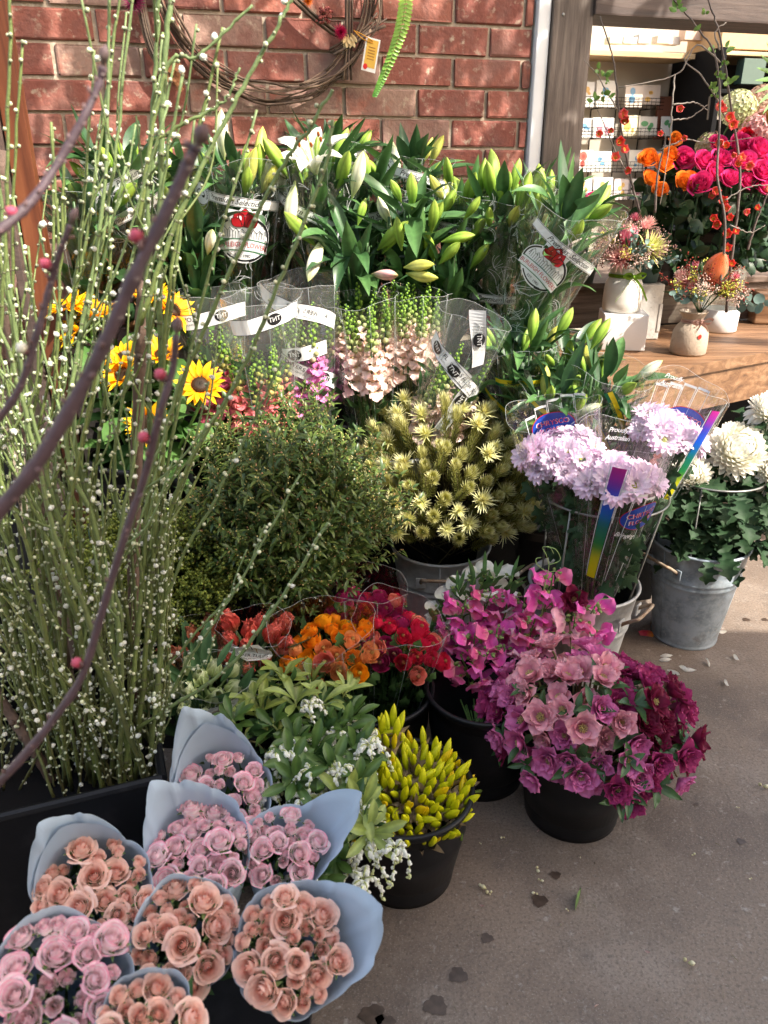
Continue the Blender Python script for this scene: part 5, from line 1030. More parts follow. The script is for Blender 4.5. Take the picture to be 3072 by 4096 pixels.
def ranun2(k, c1_, c2_):
    g = rose_mb(.019, k * 5 + 2, lerp(c1_, c2_, .2), c2_, (c1_, .25), .30); g.add(ball(.0042, 8, 5, lerp(c1_, (.12, .16, .03), .6)), T4(0, 0, .014))
    for i in range(5): g.add(blade(.020, .008, 'lance', -.5, .2, 0, 0, 3, 4, [(0, G_MID), (1, G_PALE)]), fpetal(i * 1.257, 1.3, .003, -.011))
    return g
def rhead(it, r_): k = r_.randrange(3); return cached(('ran', it, k), lambda: ranun2(k + 3, *RCOL[it]).mesh('bloom', M_PETAL))
fl_ = lambda r_: fineleaf(r_.randrange(3))
RG = 'ranunculus bunches in clear sleeves'
heads_bunch('ranunculus_bunch', 'orange ranunculus bunch in clear film behind the leafy bell sprays', 'ranunculus', RG, (1400, 2960), 1.56, (1290, 2500), 1.50, .122, ['amber', 'orange', 'orange', 'amber', 'orange', 'yellow', 'amber', 'orange', 'coral', 'orange', 'amber', 'orange', 'yellow', 'amber', 'orange', 'orange', 'amber', 'yellow', 'orange', 'amber', 'orange', 'amber', 'orange', 'coral', 'yellow', 'orange'], 1, rhead, fl_, 60)
heads_bunch('ranunculus_bunch', 'crimson ranunculus bunch in a big clear sleeve beside the orange one', 'ranunculus', RG, (1530, 2960), 1.62, (1610, 2480), 1.56, .118, ['crimson', 'crimson', 'magenta', 'crimson', 'crimson', 'magenta', 'crimson', 'coral', 'crimson', 'magenta', 'coral', 'crimson', 'crimson', 'crimson', 'coral', 'magenta', 'crimson', 'crimson', 'magenta', 'coral', 'crimson', 'coral', 'crimson', 'crimson', 'crimson', 'magenta'], 2, rhead, fl_, 120, zig=.06, leafz=(.2, .85))
heads_bunch('ranunculus_bunch', 'dark magenta ranunculus bunch at the back against the filler', 'ranunculus', RG, (1470, 2860), 1.72, (1470, 2340), 1.70, .105, ['magenta', 'magenta', 'crimson', 'magenta', 'magenta', 'magenta', 'crimson', 'magenta', 'coral', 'magenta', 'magenta', 'crimson', 'magenta', 'magenta', 'magenta', 'magenta', 'crimson', 'magenta'], 3, rhead, fl_, 50)
def tulip_mb(k, col, col2, fringe, tight=.0):
    g = MB()
    for ring in range(2):
        for i in range(3):
            P = blade(.046, .036, 'round', -.55 + .2 * ring, .9, .1, .14 if fringe else .02, 7 if fringe else 5, 9, [(0, lerp(col, (.2, .3, .1), .5)), (.35, col), (1, col2)], seed=i + k * 3)
            if fringe: V, F, C = P; v = np.linspace(0, 1, 9).repeat(7)[:, None]; V = V + np.random.RandomState(k + i).normal(0, .0022, V.shape) * v ** 3; P = (V, F, C)
            g.add(P, fpetal(i * 2.094 + ring * 1.05, .30 - .14 * ring - tight, .007, 0))
    g.add(tube([(0, 0, 0), (0, 0, -.2)], .0032, 6, G_PALE)); return g
TC = {'coral': (c(205, 70, 60), c(235, 120, 105), True), 'white': (c(190, 205, 140), c(228, 234, 200), False), 'brown': (c(150, 80, 60), c(190, 120, 90), True)}
def thead(it, r_): k = r_.randrange(3); return cached(('tul', it, k), lambda: tulip_mb(k, *TC[it]).mesh('bloom', M_PETAL))
tl_ = lambda r_: cached(('tl', r_.randrange(3)), lambda: blade(.10, .024, 'lance', .4, .2, .25, 0, 5, 8, [(0, (.05, .12, .05)), (1, (.07, .15, .06))]))
def tulip_label(phi0, v0, rot, stripes=True):
    def f(sl, ps):
        g = MB(); pts = [(-.055, .004), (-.050, .016), (-.03, .014), (-.015, .030), (.012, .036), (.03, .022), (.05, .014), (.058, .002), (.052, -.012), (.03, -.010), (.0, -.016), (-.03, -.010), (-.05, -.010)]
        V, F = poly2(pts); sl.put(g, V, F, WHITE, phi0, v0, rot); V, F = text("DE BOER TULIPS", .0125); sl.put(g, V + [0, .002], F, INK, phi0, v0, rot, .0018); V, F = text("- YARRA VALLEY -", .0052); sl.put(g, V + [0, -.008], F, INK, phi0, v0, rot, .0018)
        t = np.linspace(0, 1, 10); V, F = strip2(np.stack([-.016 + .02 * t, .017 + .012 * np.sin(3 * t)], 1), .002); sl.put(g, V, F, INK, phi0, v0, rot, .0019); V, F = strip2(np.stack([.006 + .012 * t, .022 - .006 * t + .004 * np.sin(5 * t)], 1), .002); sl.put(g, V, F, (.3, .2, .1), phi0, v0, rot, .0019)
        if stripes:
            for k in range(7): V, F = strip2(np.stack([np.linspace(-.06, .07, 16), -.05 - .0095 * k + .008 * np.sin(np.linspace(0, 7, 16) + .3 * k) - .02 * np.linspace(0, 1, 16)], 1), .0062 if k % 2 == 0 else .0022); sl.put(g, V, F, WHITE if k % 2 == 0 else (.06, .04, .03), phi0, v0 - .02, rot, .0014)
        part('printed_label', g, M_PRINT, ps, None, False)
    return f
TG = 'tulip bunches in clear sleeves'
heads_bunch('tulip_bunch', 'coral fringed tulip bunch with the whole white printed label', 'tulips', TG, (1010, 2960), 1.56, (1010, 2500), 1.52, .085, ['coral'] * 11, 5, thead, tl_, 14, tulip_label(84, .93, -14), zig=.03, part_name='bloom')
heads_bunch('tulip_bunch', 'green white budded tulip bunch nearest the tall paper flap', 'tulips', TG, (800, 3060), 1.38, (840, 2690), 1.34, .085, ['white'] * 14, 6, thead, tl_, 30, tulip_label(110, .80, 50, False), zig=.03, leafz=(.3, 1.0))
heads_bunch('tulip_bunch', 'brownish tulip bunch at the back beside the branches', 'tulips', TG, (830, 2960), 1.58, (800, 2540), 1.54, .085, ['brown'] * 11, 8, thead, tl_, 14, tulip_label(95, .80, 28), zig=.03)

# ------------------------------------------------------------------ daffodil buds
def daff_mb(k):
    g = MB(); y1, y2 = c(172, 184, 14), c(222, 214, 22)
    if k == 3: y1, y2 = c(206, 190, 10), c(232, 190, 15)
    V, F, C = ellip(.060, .0084, 12, 9, [(0, c(140, 150, 40)), (.25, y1), (.8, lerp(y1, y2, .55)), (1, y2)], .52, 3, .10); V = V + np.stack([.10 * V[:, 2] ** 2 / .05 * (1 if k % 2 else -.5), 0 * V[:, 0], 0 * V[:, 2]], 1); g.add((V, F, C)); return g
def sheath_mb(k):
    g = MB(); br = c(150, 132, 104); g.add(ellip(.034, .0088, 9, 6, [(0, c(120, 130, 60)), (.3, br), (1, c(176, 156, 126))], .4), T4(0, 0, -.022)); g.add(blade(.055, .020, 'lance', .2 + .3 * k, 1.4, .3, .05, 5, 7, [(0, br), (.5, c(165, 146, 116)), (1, c(140, 120, 95))], seed=k), fpetal(k * 1.7, .12, .006, -.022)); g.add(tube([(0, 0, -.02), (.004, 0, -.05), (.004, 0, -.085)], .0036, 6, c(96, 120, 52))); return g
dm = [daff_mb(k).mesh('flower_bud', M_BUD) for k in range(4)]; shm = [sheath_mb(k).mesh('stem', M_SOFTLEAF) for k in range(3)]
n = 200; 
for i in range(n):
    f = (i + .5) / n; a = i * 2.39996; r0 = .125 * math.sqrt(f); x, y = r0 * cos(a), r0 * sin(a); back = (y + .12) / .24
    z = .186 + .03 * back + .022 * (1 - f) + U(-.012, .014) + (.05 if (x < -.01 and y > .06) else 0); lean = .18 + .55 * f
    d = V3(cos(a) * lean + U(-.4, .4), sin(a) * lean * .8 + U(-.5, .2) , .9)
    if rng.random() < .12: d = V3(U(-1, 1), U(-1, .6), .35)
    k = rng.choice([0, 0, 1, 1, 2, 2, 3]); rt_ = thing('daffodil', 'tight yellow green daffodil bud with papery brown sheath in the black bucket' if k < 3 else 'brighter yellow daffodil bud showing colour among the green ones', 'daffodil', frame((DB[0] + x, DB[1] + y, z), d, U(0, 6), U(.72, 1.0)), 'daffodil buds in the front black bucket')
    link('flower_bud', dm[k], rt_); link('stem', shm[rng.randrange(3)], rt_)

# ------------------------------------------------------------------ sweet peas
def spea_mb(k, c1, c2):
    g = MB(); r_ = random.Random(k)
    g.add(blade(.034, .048, 'round', .75, .28, 0, .11, 9, 8, [(0, lerp(c1, (.6, .65, .4), .5)), (.35, c1), (1, c2)], seed=k), fpetal(pi / 2, .15, 0, 0))
    for s in (-1, 1): g.add(blade(.025, .022, 'round', -.5, .5, 0, .09, 7, 6, [(0, c2), (1, lerp(c1, c2, .4))], seed=k + s), fpetal(-pi / 2 + s * .85, .75, .002, 0))
    g.add(blade(.016, .012, 'round', -.8, 1.2, 0, 0, 5, 5, [(0, c(225, 220, 180)), (1, c2)]), fpetal(-pi / 2, .6, 0, 0))
    g.add(ellip(.010, .0045, 7, 4, [(0, G_PALE), (1, G_LIME)]), frame((0, 0, -.006), (0, 0, 1))); return g
SPC = {'pink': (c(232, 74, 180), c(246, 132, 206)), 'rose': (c(228, 80, 150), c(244, 144, 190)), 'blush': (c(240, 170, 196), c(246, 200, 212)), 'white': (c(236, 238, 226), c(248, 248, 244))}
def sweetpea(label, px, py, Y, pal, foot, seed, n=6, H=.14, group='pink sweet pea stems', d=(0, -.2, 1), leafy=False):
    p_ = at(px, py, Y); d = unit(V3(*d)); M = frame(p_ - d * H, d); root = thing('sweet_pea', label, 'sweet pea', M, group); r_ = random.Random(seed); Mi = np.linalg.inv(M); fl = (Mi @ np.append(V3(*foot), 1))[:3]; q = MB()
    q.add(tube(curve_pts([fl, (r_.uniform(-.01, .01), 0, -.06), (0, 0, 0), (r_.uniform(-.01, .01), r_.uniform(-.01, .01), H * .55), (0, 0, H * 1.05)], 16), .0021, 5, c(110, 150, 80)))
    for i in range(n):
        f = i / max(n - 1, 1); a = i * 2.6 + r_.uniform(-.3, .3); z = H * (.08 + .82 * f); k = r_.randrange(3); o = V3(cos(a), sin(a), .25)
        pn = pal if r_.random() < .75 else ('rose' if pal == 'pink' else pal)
        me = cached(('sp', pn, k), lambda: spea_mb(k * 3, *SPC[pn]).mesh('bloom', M_PETAL)); pos = V3(0, 0, z) + o * .020; M2 = frame(pos, o + V3(0, 0, -.1), r_.uniform(-.5, .5), r_.uniform(1.0, 1.4), up=(0, 0, 1)); link('bloom', me, root, M2); q.add(tube([(0, 0, z - .008), tuple(pos)], .0011, 4, G_PALE))
    for i in range(5): a = r_.uniform(0, 6.28); q.add(ellip(.013, .0042, 6, 5, [(0, G_PALE), (1, (.26, .36, .12))]), frame((.01 * cos(a), .01 * sin(a), H * r_.uniform(.9, 1.1)), (cos(a), sin(a), r_.uniform(-.6, .6))))
    if leafy:
        for i in range(7): a = r_.uniform(0, 6.28); q.add(blade(r_.uniform(.04, .08), .012, 'lance', .4, .1, .2, 0, 3, 5, [(0, (.08, .18, .06)), (1, (.10, .22, .07))]), frame((0, 0, H * r_.uniform(.5, 1.1)), (cos(a) * .6, sin(a) * .6, 1)))
    part('stem', q, M_SOFTLEAF, root); return root
F_ = (PB[0], PB[1], .06)
for i, (px, py, Y, pal) in enumerate([(1860, 2450, 1.72, 'pink'), (1960, 2420, 1.74, 'pink'), (2030, 2440, 1.76, 'pink'), (1900, 2580, 1.66, 'pink'), (1990, 2560, 1.66, 'pink'), (1850, 2680, 1.62, 'rose'), (1950, 2650, 1.62, 'pink'), (2020, 2640, 1.64, 'pink'), (1830, 2560, 1.7, 'pink'), (2080, 2560, 1.70, 'pink'),
        (2140, 2520, 1.66, 'rose'), (2190, 2440, 1.68, 'pink'), (2210, 2340, 1.70, 'pink'), (2120, 2600, 1.66, 'blush'), (2230, 2560, 1.66, 'blush'), (2380, 2470, 1.66, 'pink'), (2300, 2510, 1.66, 'blush'), (2100, 2430, 1.74, 'pink')]):
    lb = {'pink': 'bright pink ruffled sweet pea stem in the cluster over the black bucket', 'rose': 'deeper rose sweet pea stem at the cluster edge', 'blush': 'blush pink sweet pea stem leaning over the hellebores'}[pal]
    if py < 2400: lb = 'tallest pink sweet pea stem with curling tendrils'
    if px > 2350: lb = 'pink sweet pea stem reaching furthest right over the hellebores'
    sweetpea(lb, px, py - 40, Y, pal, F_ if px < 2090 else (PB[0] + .06, PB[1], .06), i, n=7, H=.13, d=(U(-.3, .3), U(-.5, -.1), 1))
for i, (px, py) in enumerate([(1790, 2440), (1830, 2380), (1900, 2350), (1980, 2350), (2050, 2340), (1740, 2480), (1940, 2330), (2010, 2400)]): sweetpea('white sweet pea stem with grassy leaves behind the pink cluster', px, py - 30, 1.80, 'white', (PB[0], PB[1] + .05, .06), 60 + i, n=4, H=.13, group='white sweet pea stems', d=(U(-.25, .25), U(-.2, .1), 1), leafy=True)
tq = MB()
def tendril(ctrl, r_=.0009): tq.add(tube(curve_pts(ctrl, 30), r_, 4, c(150, 180, 110)))
B_ = at(2180, 2330, 1.7)
tendril([B_, at(2195, 2270, 1.7), at(2185, 2220, 1.7), at(2170, 2190, 1.7), at(2200, 2190, 1.69), at(2215, 2215, 1.7)]); tendril([at(2195, 2260, 1.7), at(2240, 2240, 1.7), at(2225, 2200, 1.7), at(2190, 2185, 1.71)]); tendril([at(2190, 2290, 1.7), at(2150, 2260, 1.7), at(2145, 2235, 1.7), at(2165, 2230, 1.7)]); tendril([at(2190, 2290, 1.7), at(2225, 2285, 1.7), at(2245, 2300, 1.7)])
tendril([at(2370, 2440, 1.66), at(2400, 2400, 1.66), at(2440, 2395, 1.66)]); tendril([B_ + V3(0, 0, -.12), B_], .0018)
tag(part('tendril_spray', tq, M_STEM, None), 'curling green sweet pea tendrils above the pink cluster', 'tendrils')

# ------------------------------------------------------------------ hellebores
HC = {'dusty pink': (c(218, 136, 164), c(240, 184, 192)), 'mauve': (c(190, 72, 140), c(232, 140, 192)), 'plum': (c(136, 30, 88), c(190, 70, 128)), 'maroon': (c(92, 16, 48), c(138, 34, 70))}
def helle_mb(k, c1, c2):
    g = MB(); r_ = random.Random(k); dbl = k % 3 != 2
    for ring, (n, th, L_, w) in enumerate([(5, .95, .036, .030), (5, .75, .033, .026)] + ([(7, .5, .027, .017), (7, .32, .022, .013)] if dbl else [])):
        for i in range(n):
            cc = lerp(c1, c2, r_.random()); g.add(blade(L_, w, 'round', -.25 + r_.uniform(-.3, .5), .5, .05, .07, 7, 7, [(0, lerp(cc, (.3, .35, .15), .3)), (.3, cc), (1, c2 * 1.03)], (c1 * .8, .35), seed=i + k * 7), fpetal(i * 2 * pi / n + ring * .6 + r_.uniform(-.15, .15), th + r_.uniform(-.15, .15), .003, .001 * ring))
    for i in range(26): a = i * 2.4; rr = .0075 * math.sqrt(i / 26); h_ = .012 + r_.uniform(-.002, .003); g.add(tube([(rr * .5 * cos(a), rr * .5 * sin(a), 0), (rr * cos(a), rr * sin(a), h_)], .0004, 3, c(220, 215, 160))); g.add(ball(.0013, 5, 3, c(232, 222, 150)), T4(rr * cos(a), rr * sin(a), h_))
    return g
def hleaf_mb(k):
    g = MB(); r_ = random.Random(k)
    for i in range(5): g.add(blade(.062 * r_.uniform(.7, 1.1), .022, 'lance', .4, .25, .15, .05, 5, 7, [(0, (.035, .09, .03)), (1, (.055, .125, .035))], seed=i + k), fpetal(i * 1.257 + r_.uniform(-.2, .2), 1.1 + r_.uniform(-.25, .2), .002, 0))
    return g
hl = [hleaf_mb(k).mesh('leaf', M_LEAF) for k in range(3)]
hc0 = V3(HB[0] + .02, HB[1] + .02, .215); n = 116; hi_ = 0
for i in range(n):
    f = (i + .5) / n; th = 1.62 * math.sqrt(f); a = i * 2.39996; d = V3(sin(th) * cos(a), sin(th) * sin(a), cos(th)); p_ = hc0 + d * V3(.20, .185, .16) * U(.80, 1.16)
    if d[1] > .75: continue
    sx = d[0] + U(-.25, .25); hgt = d[2] + U(-.2, .2)
    pal = 'dusty pink' if (sx < -.05 and hgt > .5) else ('plum' if sx > .35 else 'mauve') if hgt > .15 else ('plum' if rng.random() < .6 else 'mauve')
    if sx > .5 and rng.random() < .55: pal = 'maroon'
    k = rng.randrange(3); dd = unit(d + V3(U(-.35, .35), U(-.5, .05), U(-.25, .35)))
    lb = {'dusty pink': 'dusty pink hellebore bloom near the sweet peas', 'mauve': 'mauve pink hellebore bloom with darker veins', 'plum': 'deep plum hellebore bloom in the round mass over the bucket', 'maroon': 'darkest maroon hellebore bloom on the outer side of the mass'}[pal]
    rt_ = thing('hellebore', lb, 'hellebore', frame(p_, dd, U(0, 6), U(.9, 1.32)), 'hellebore stems in the black bucket')
    link('bloom', cached(('hel', pal, k), lambda: helle_mb(k, *HC[pal]).mesh('bloom', M_PETAL)), rt_)
    Mi = np.linalg.inv(frame(p_, dd, 0, 1)); foot = V3(HB[0] + d[0] * .06, HB[1] + d[1] * .06, .16); 
    Mr = np.array(rt_.matrix_basis); Mi = np.linalg.inv(Mr); loc = lambda p: (Mi @ np.append(p, 1))[:3]
    q = MB(); q.add(tube(curve_pts([loc(p_ - dd * .004), loc(p_ - dd * .03), loc(lerp(p_, foot, .5)), loc(foot)], 10), .0022, 5, c(120, 110, 70))); part('stem', q, M_STEM, rt_)
    if rng.random() < .55: link('leaf', hl[rng.randrange(3)], rt_, frame(loc(p_ - dd * .012 + V3(U(-.03, .03), U(-.03, .01), U(-.01, .02))), loc(p_ + d * .5 + V3(0, 0, .3)), U(0, 6), U(.55, .85)))
for (px, py, Y, pal, k, d, lb) in [(2290, 2400, 1.70, 'maroon', 0, (0, -.8, .5), 'maroon hellebore with yellow stamens standing above the pink sweet peas'), (2580, 3010, 1.50, 'maroon', 2, (.3, -.9, .15), 'dark hellebore with a pale yellow eye on the outer side'), (2730, 2850, 1.58, 'plum', 1, (.8, -.5, .3), 'plum hellebore furthest out to the side'), (2630, 3080, 1.5, 'plum', 2, (.5, -.8, -.1), 'lowest plum hellebore with a pale eye beside the bucket rim'), (2390, 2980, 1.46, 'mauve', 0, (0, -.9, .3), 'mauve hellebore facing forward low on the mass'),
        (2200, 2860, 1.45, 'dusty pink', 1, (-.1, -.85, .3), 'pale pink hellebore bell drooping in the middle'), (2010, 2960, 1.5, 'mauve', 1, (-.5, -.8, -.1), 'mauve hellebore low beside the sweet pea bucket'), (2330, 3020, 1.44, 'plum', 1, (0, -.9, .2), 'double plum hellebore low at the front'), (2740, 2970, 1.52, 'plum', 2, (.6, -.7, 0), 'hanging plum hellebore at the outer edge with broad petals')]:
    p_ = at(px, py, Y); dd = unit(V3(*d)); rt_ = thing('hellebore', lb, 'hellebore', frame(p_, dd, U(0, 6), 1.2), 'hellebore stems in the black bucket'); link('bloom', cached(('hel', pal, k), lambda: helle_mb(k, *HC[pal]).mesh('bloom', M_PETAL)), rt_)
    Mi = np.linalg.inv(np.array(rt_.matrix_basis)); loc = lambda p: (Mi @ np.append(p, 1))[:3]; q = MB(); q.add(tube(curve_pts([loc(p_ - dd * .004), loc(p_ - dd * .04), loc(V3(HB[0], HB[1], .16))], 10), .0018, 5, c(120, 110, 70))); part('stem', q, M_STEM, rt_); link('leaf', hl[0], rt_, frame((0, 0, -.02), (.5, .6, .6), U(0, 6), .9))

# ------------------------------------------------------------------ leafy sprays: white bells, dark filler, green berries
def whorl_mb(k):
    g = MB(); r_ = random.Random(k); cc = [((.16, .21, .035), (.25, .30, .065)), ((.045, .10, .018), (.08, .145, .03)), ((.18, .24, .05), (.28, .34, .09))][k % 3]
    g.add(tube([(0, 0, -.12), (0, .004, -.05), (0, 0, 0)], .0022, 5, c(150, 160, 90)))
    for i in range(10):
        V, F, C = blade(.072 * r_.uniform(.75, 1.15), .021, 'obov', r_.uniform(.2, .9), .3, .12, 0, 5, 7, [(0, cc[0]), (1, cc[1])], seed=i); C = C.reshape(7, 5, 3).copy(); C[:, 2] *= 1.35; g.add((V, F, C.reshape(-1, 3)), fpetal(i * 2.4 + r_.uniform(-.2, .2), .65 + .06 * i + r_.uniform(-.15, .2), .002, -.003 * i))
    return g
def bells_mb(k):
    g = MB(); r_ = random.Random(k); 
    for s in range(5):
        a0 = s * 1.26; pts = curve_pts([(0, 0, 0), (.014 * cos(a0), .014 * sin(a0), .008), (.028 * cos(a0), .028 * sin(a0), -.014), (.034 * cos(a0), .034 * sin(a0), -.052)], 12); g.add(tube(pts, .0009, 4, c(190, 196, 120)))
        for i in range(2, 12):
            for j in range(2):
                o = V3(r_.uniform(-1, 1), r_.uniform(-1, 1), -.9); t = i / 12; w = c(246, 246, 238) if t < .8 or r_.random() < .4 else c(222, 226, 170)
                g.add(lathe([(.0003, 0), (.0030, .0018), (.0036, .0045), (.0030, .0075), (.0022, .0088), (.0026, .0096)], 7, ramp([(0, c(214, 220, 160)), (.25, w), (1, w)], np.linspace(0, 1, 6))), frame(pts[i] + V3(0, 0, -.001), o, 0, r_.uniform(.75, 1.1) * (1.15 - .45 * t)))
    return g
wh = [whorl_mb(k).mesh('leaf_whorl', M_LEAF) for k in range(6)]; be = [bells_mb(k).mesh('bell_cluster', M_PETAL) for k in range(3)]
pf = V3(PI0[0], PI0[1], .12)
spr = [(1130, 2700, 1.36, 0, 0), (1010, 2790, 1.30, 2, 0), (1240, 2720, 1.40, 0, 0), (1390, 2760, 1.38, 2, 0), (1180, 2800, 1.30, 2, 1), (1090, 2900, 1.24, 1, 0), (1300, 2900, 1.26, 1, 1), (1370, 2920, 1.26, 1, 1), (1420, 3000, 1.22, 1, 0), (1250, 3020, 1.18, 1, 1), (1330, 3080, 1.14, 1, 1), (1430, 3130, 1.12, 1, 1), (1480, 3330, 1.0, 2, 0), (1450, 3230, 1.04, 2, 1),
       (1340, 3440, .96, 1, 1), (1270, 3530, .92, 1, 1), (1170, 3050, 1.14, 1, 1), (1180, 3120, 1.1, 1, 1), (930, 2880, 1.2, 1, 0), (1080, 2720, 1.4, 1, 0), (1180, 2960, 1.2, 1, 1), (1380, 3200, 1.08, 0, 1), (1040, 2840, 1.28, 0, 0), (1290, 2810, 1.32, 2, 1), (1400, 2860, 1.30, 1, 1)]
for i, (px, py, Y, kc, bl) in enumerate(spr):
    p_ = at(px, py, Y); d = unit(p_ - pf + V3(U(-.15, .15), -.12, .12)); lab = ('spray of white bell flowers with dark leaves beside the daffodils' if bl else ['pale olive leafy spray over the tulips and ranunculus', 'dark green leafy spray at the edge of the bell flowers', 'light green leaf whorl standing out of the bell flower sprays'][kc])
    if (px, py) == (1480, 3330): lab = 'light green five leaved whorl hanging over the daffodil bucket'
    rt_ = thing('bell_spray', lab, 'foliage spray', frame(p_, d, U(0, 6), U(.72, 1.0)), 'white bell flower sprays'); link('leaf_whorl', wh[kc + 3 * rng.randrange(2)], rt_)
    Mi = np.linalg.inv(np.array(rt_.matrix_basis)); loc = lambda p: (Mi @ np.append(p, 1))[:3]
    q = MB(); mid = lerp(pf, p_, .6) + V3(0, 0, .04); q.add(tube(curve_pts([loc(pf), loc(mid), (0, 0, -.1)], 10), .0026, 5, c(120, 110, 70)))
    for _ in range(12): pp = (Mi @ np.append(lerp(mid, p_, U(-.2, .8)), 1))[:3]; q.add(blade(.065, .019, 'obov', .5, .3, .1, 0, 5, 6, [(0, G_DARK), (1, (.05, .11, .03))]), frame(pp, (U(-1, 1), U(-1, 1), U(-.2, 1))))
    part('stem', q, M_LEAF, rt_)
    if bl:
        for s in range(rng.choice([1, 2, 3])): link('bell_cluster', be[rng.randrange(3)], rt_, np.linalg.inv(np.array(rt_.matrix_basis)) @ frame(p_ + V3(U(-.06, .06), U(-.075, -.02), U(-.04, .025)), (U(-.3, .3), U(-.3, .1), 1), U(0, 6), U(.95, 1.25)))
def sprig_mb(k, H=.30):
    g = MB(); r_ = random.Random(k); cl = ((.03, .07, .018), (.15, .20, .04))
    g.add(tube([(0, 0, -.1), (0, 0, H)], np.array([.0022, .0008]), 4, c(70, 62, 36)))
    for s in range(13):
        f = .12 + .88 * s / 13; a = s * 2.4; th = .75 - .3 * f; L_ = .13 * (1.05 - .6 * f); b = V3(0, 0, H * f); d = V3(cos(a) * sin(th), sin(a) * sin(th), cos(th)); pts = curve_pts([b, b + d * L_ * .5, b + d * L_ + V3(0, 0, L_ * .2)], 8); g.add(tube(pts, .0009, 3, c(110, 105, 55)))
        for i in range(15):
            p = pts[min(7, 1 + i // 2)] + V3(*(r_.uniform(-.004, .004) for _ in range(3))); dd = spread(d, r_.uniform(.4, 1.1), r_.uniform(0, 6.28)); t = r_.random()
            g.add(blade(.027 * r_.uniform(.7, 1.3), .0078, 'lance', .8, .2, .1, 0, 3, 4, [(0, lerp(*cl, t * .5)), (1, lerp(*cl, t))]), frame(p, dd, 0, 1, up=(0, 0, 1)))
        for i in range(7):
            p = pts[min(7, 2 + i)] + V3(*(r_.uniform(-.007, .007) for _ in range(3))); g.add(ellip(.0052, .0019, 5, 4, [(0, c(150, 150, 70)), (1, c(206, 190, 130) if r_.random() < .7 else c(205, 140, 120))]), frame(p, spread(d, .7, r_.uniform(0, 6))))
    return g
sg = [sprig_mb(k).mesh('sprig', M_LEAF) for k in range(4)]
def fill_mass(n, ctr, rad, foot, meshes, name, label, group, sx=1.0, cut=None, matn=None):
    for i in range(n):
        f = (i + .5) / n; th = 1.45 * f ** .6; a = i * 2.39996; d = V3(sin(th) * cos(a), sin(th) * sin(a), cos(th)); p_ = V3(*ctr) + d * V3(*rad) * U(.62, 1.16); dd = unit((p_ - V3(*foot)) + V3(U(-.1, .1), U(-.14, .02), U(-.05, .1)))
        rt_ = thing(name, label(d), 'foliage', frame(p_ - dd * .28, dd, U(0, 6), U(.85, 1.15) * sx), group); link('sprig', meshes[rng.randrange(len(meshes))], rt_)
        q = MB(); q.add(tube([(0, 0, -.08), (0, 0, -.3)], .002, 4, c(70, 62, 36))); part('stem', q, M_STEM, rt_)
fc = at(1120, 2050, 1.74)
fill_mass(84, fc + V3(.0, .06, -.12), (.245, .2, .33), (FB[0], FB[1] + .06, .1), sg, 'filler_sprig', lambda d: 'dark green filler sprig with tiny cream buds, upper tips in the sun' if d[2] > .6 else 'dark green filler sprig with tiny cream buds, lower in the shade', 'dark green filler sprigs')
def berry_mb(k, H=.22):
    g = MB(); r_ = random.Random(k + 40); g.add(tube([(0, 0, -.1), (0, 0, H * .8)], np.array([.0026, .0012]), 5, c(110, 120, 50)))
    for s in range(26):
        f = .2 + .8 * s / 26; a = s * 2.4; th = 1.0 - .5 * f; L_ = .075 * (1.1 - .4 * f); b = V3(0, 0, H * .8 * f); d = V3(cos(a) * sin(th), sin(a) * sin(th), cos(th)); g.add(tube([b, b + d * L_], .0008, 3, c(130, 140, 60)))
        for i in range(8): g.add(ball(.0036 * r_.uniform(.7, 1.1), 6, 4, lerp((.12, .17, .025), (.27, .33, .06), r_.random())), T4(*(b + d * L_ * r_.uniform(.5, 1.05) + V3(*(r_.uniform(-.009, .009) for _ in range(3))))))
    for s in range(14): a = s * 2.4; g.add(blade(.055, .004, 'needle', .4, 0, .2, 0, 3, 4, [(0, G_DARK), (1, (.08, .13, .03))]), fpetal(a, .8, .004, H * .06 * s * .8))
    return g
bgm = [berry_mb(k).mesh('sprig', M_LEAF) for k in range(3)]
bc = at(560, 2130, 1.66)
fill_mass(46, bc + V3(-.02, .05, -.14), (.30, .16, .26), (BB[0], BB[1], .05), bgm, 'berry_foliage', lambda d: 'lime green berried foliage behind the budding branches', 'lime green berried foliage', 1.1)

# ------------------------------------------------------------------ sunflowers and magnolia leaves behind the branches
def sunf_mb(k):
    g = MB(); r_ = random.Random(k)
    for ring, (n, th, L_) in enumerate([(17, 1.25, .046), (15, 1.0, .043)]):
        for i in range(n): g.add(blade(L_ * r_.uniform(.85, 1.1), .0145, 'lance', r_.uniform(-.3, .6), .3, .1, .06, 5, 6, [(0, c(214, 120, 8)), (.4, c(245, 180, 10)), (1, c(250, 205, 30))], seed=i + k), fpetal(i * 2 * pi / n + ring * .18 + r_.uniform(-.1, .1), th - (k % 2) * .25 + r_.uniform(-.2, .15), .018, 0))
    g.add(lathe([(.0001, .008), (.010, .009), (.018, .006), (.021, 0), (.015, -.006)], 20, ramp([(0, (.03, .02, .01)), (.5, (.05, .025, .012)), (1, (.02, .012, .008))], np.linspace(0, 1, 5))))
    for i in range(90): a = i * 2.4; rr = .020 * math.sqrt(i / 90); g.add(ellip(.006, .0012, 4, 3, [(0, (.04, .02, .01)), (1, (.14, .06, .015) if i > 55 else (.05, .03, .015))]), T4(rr * cos(a), rr * sin(a), .006 - .004 * (i / 90)))
    for i in range(12): g.add(blade(.03, .012, 'lance', .6, .2, 0, 0, 3, 4, [(0, G_MID), (1, G_PALE)]), fpetal(i * .52, 1.5, .012, -.006))
    return g
sf = [sunf_mb(k).mesh('flower_head', M_PETAL) for k in range(3)]
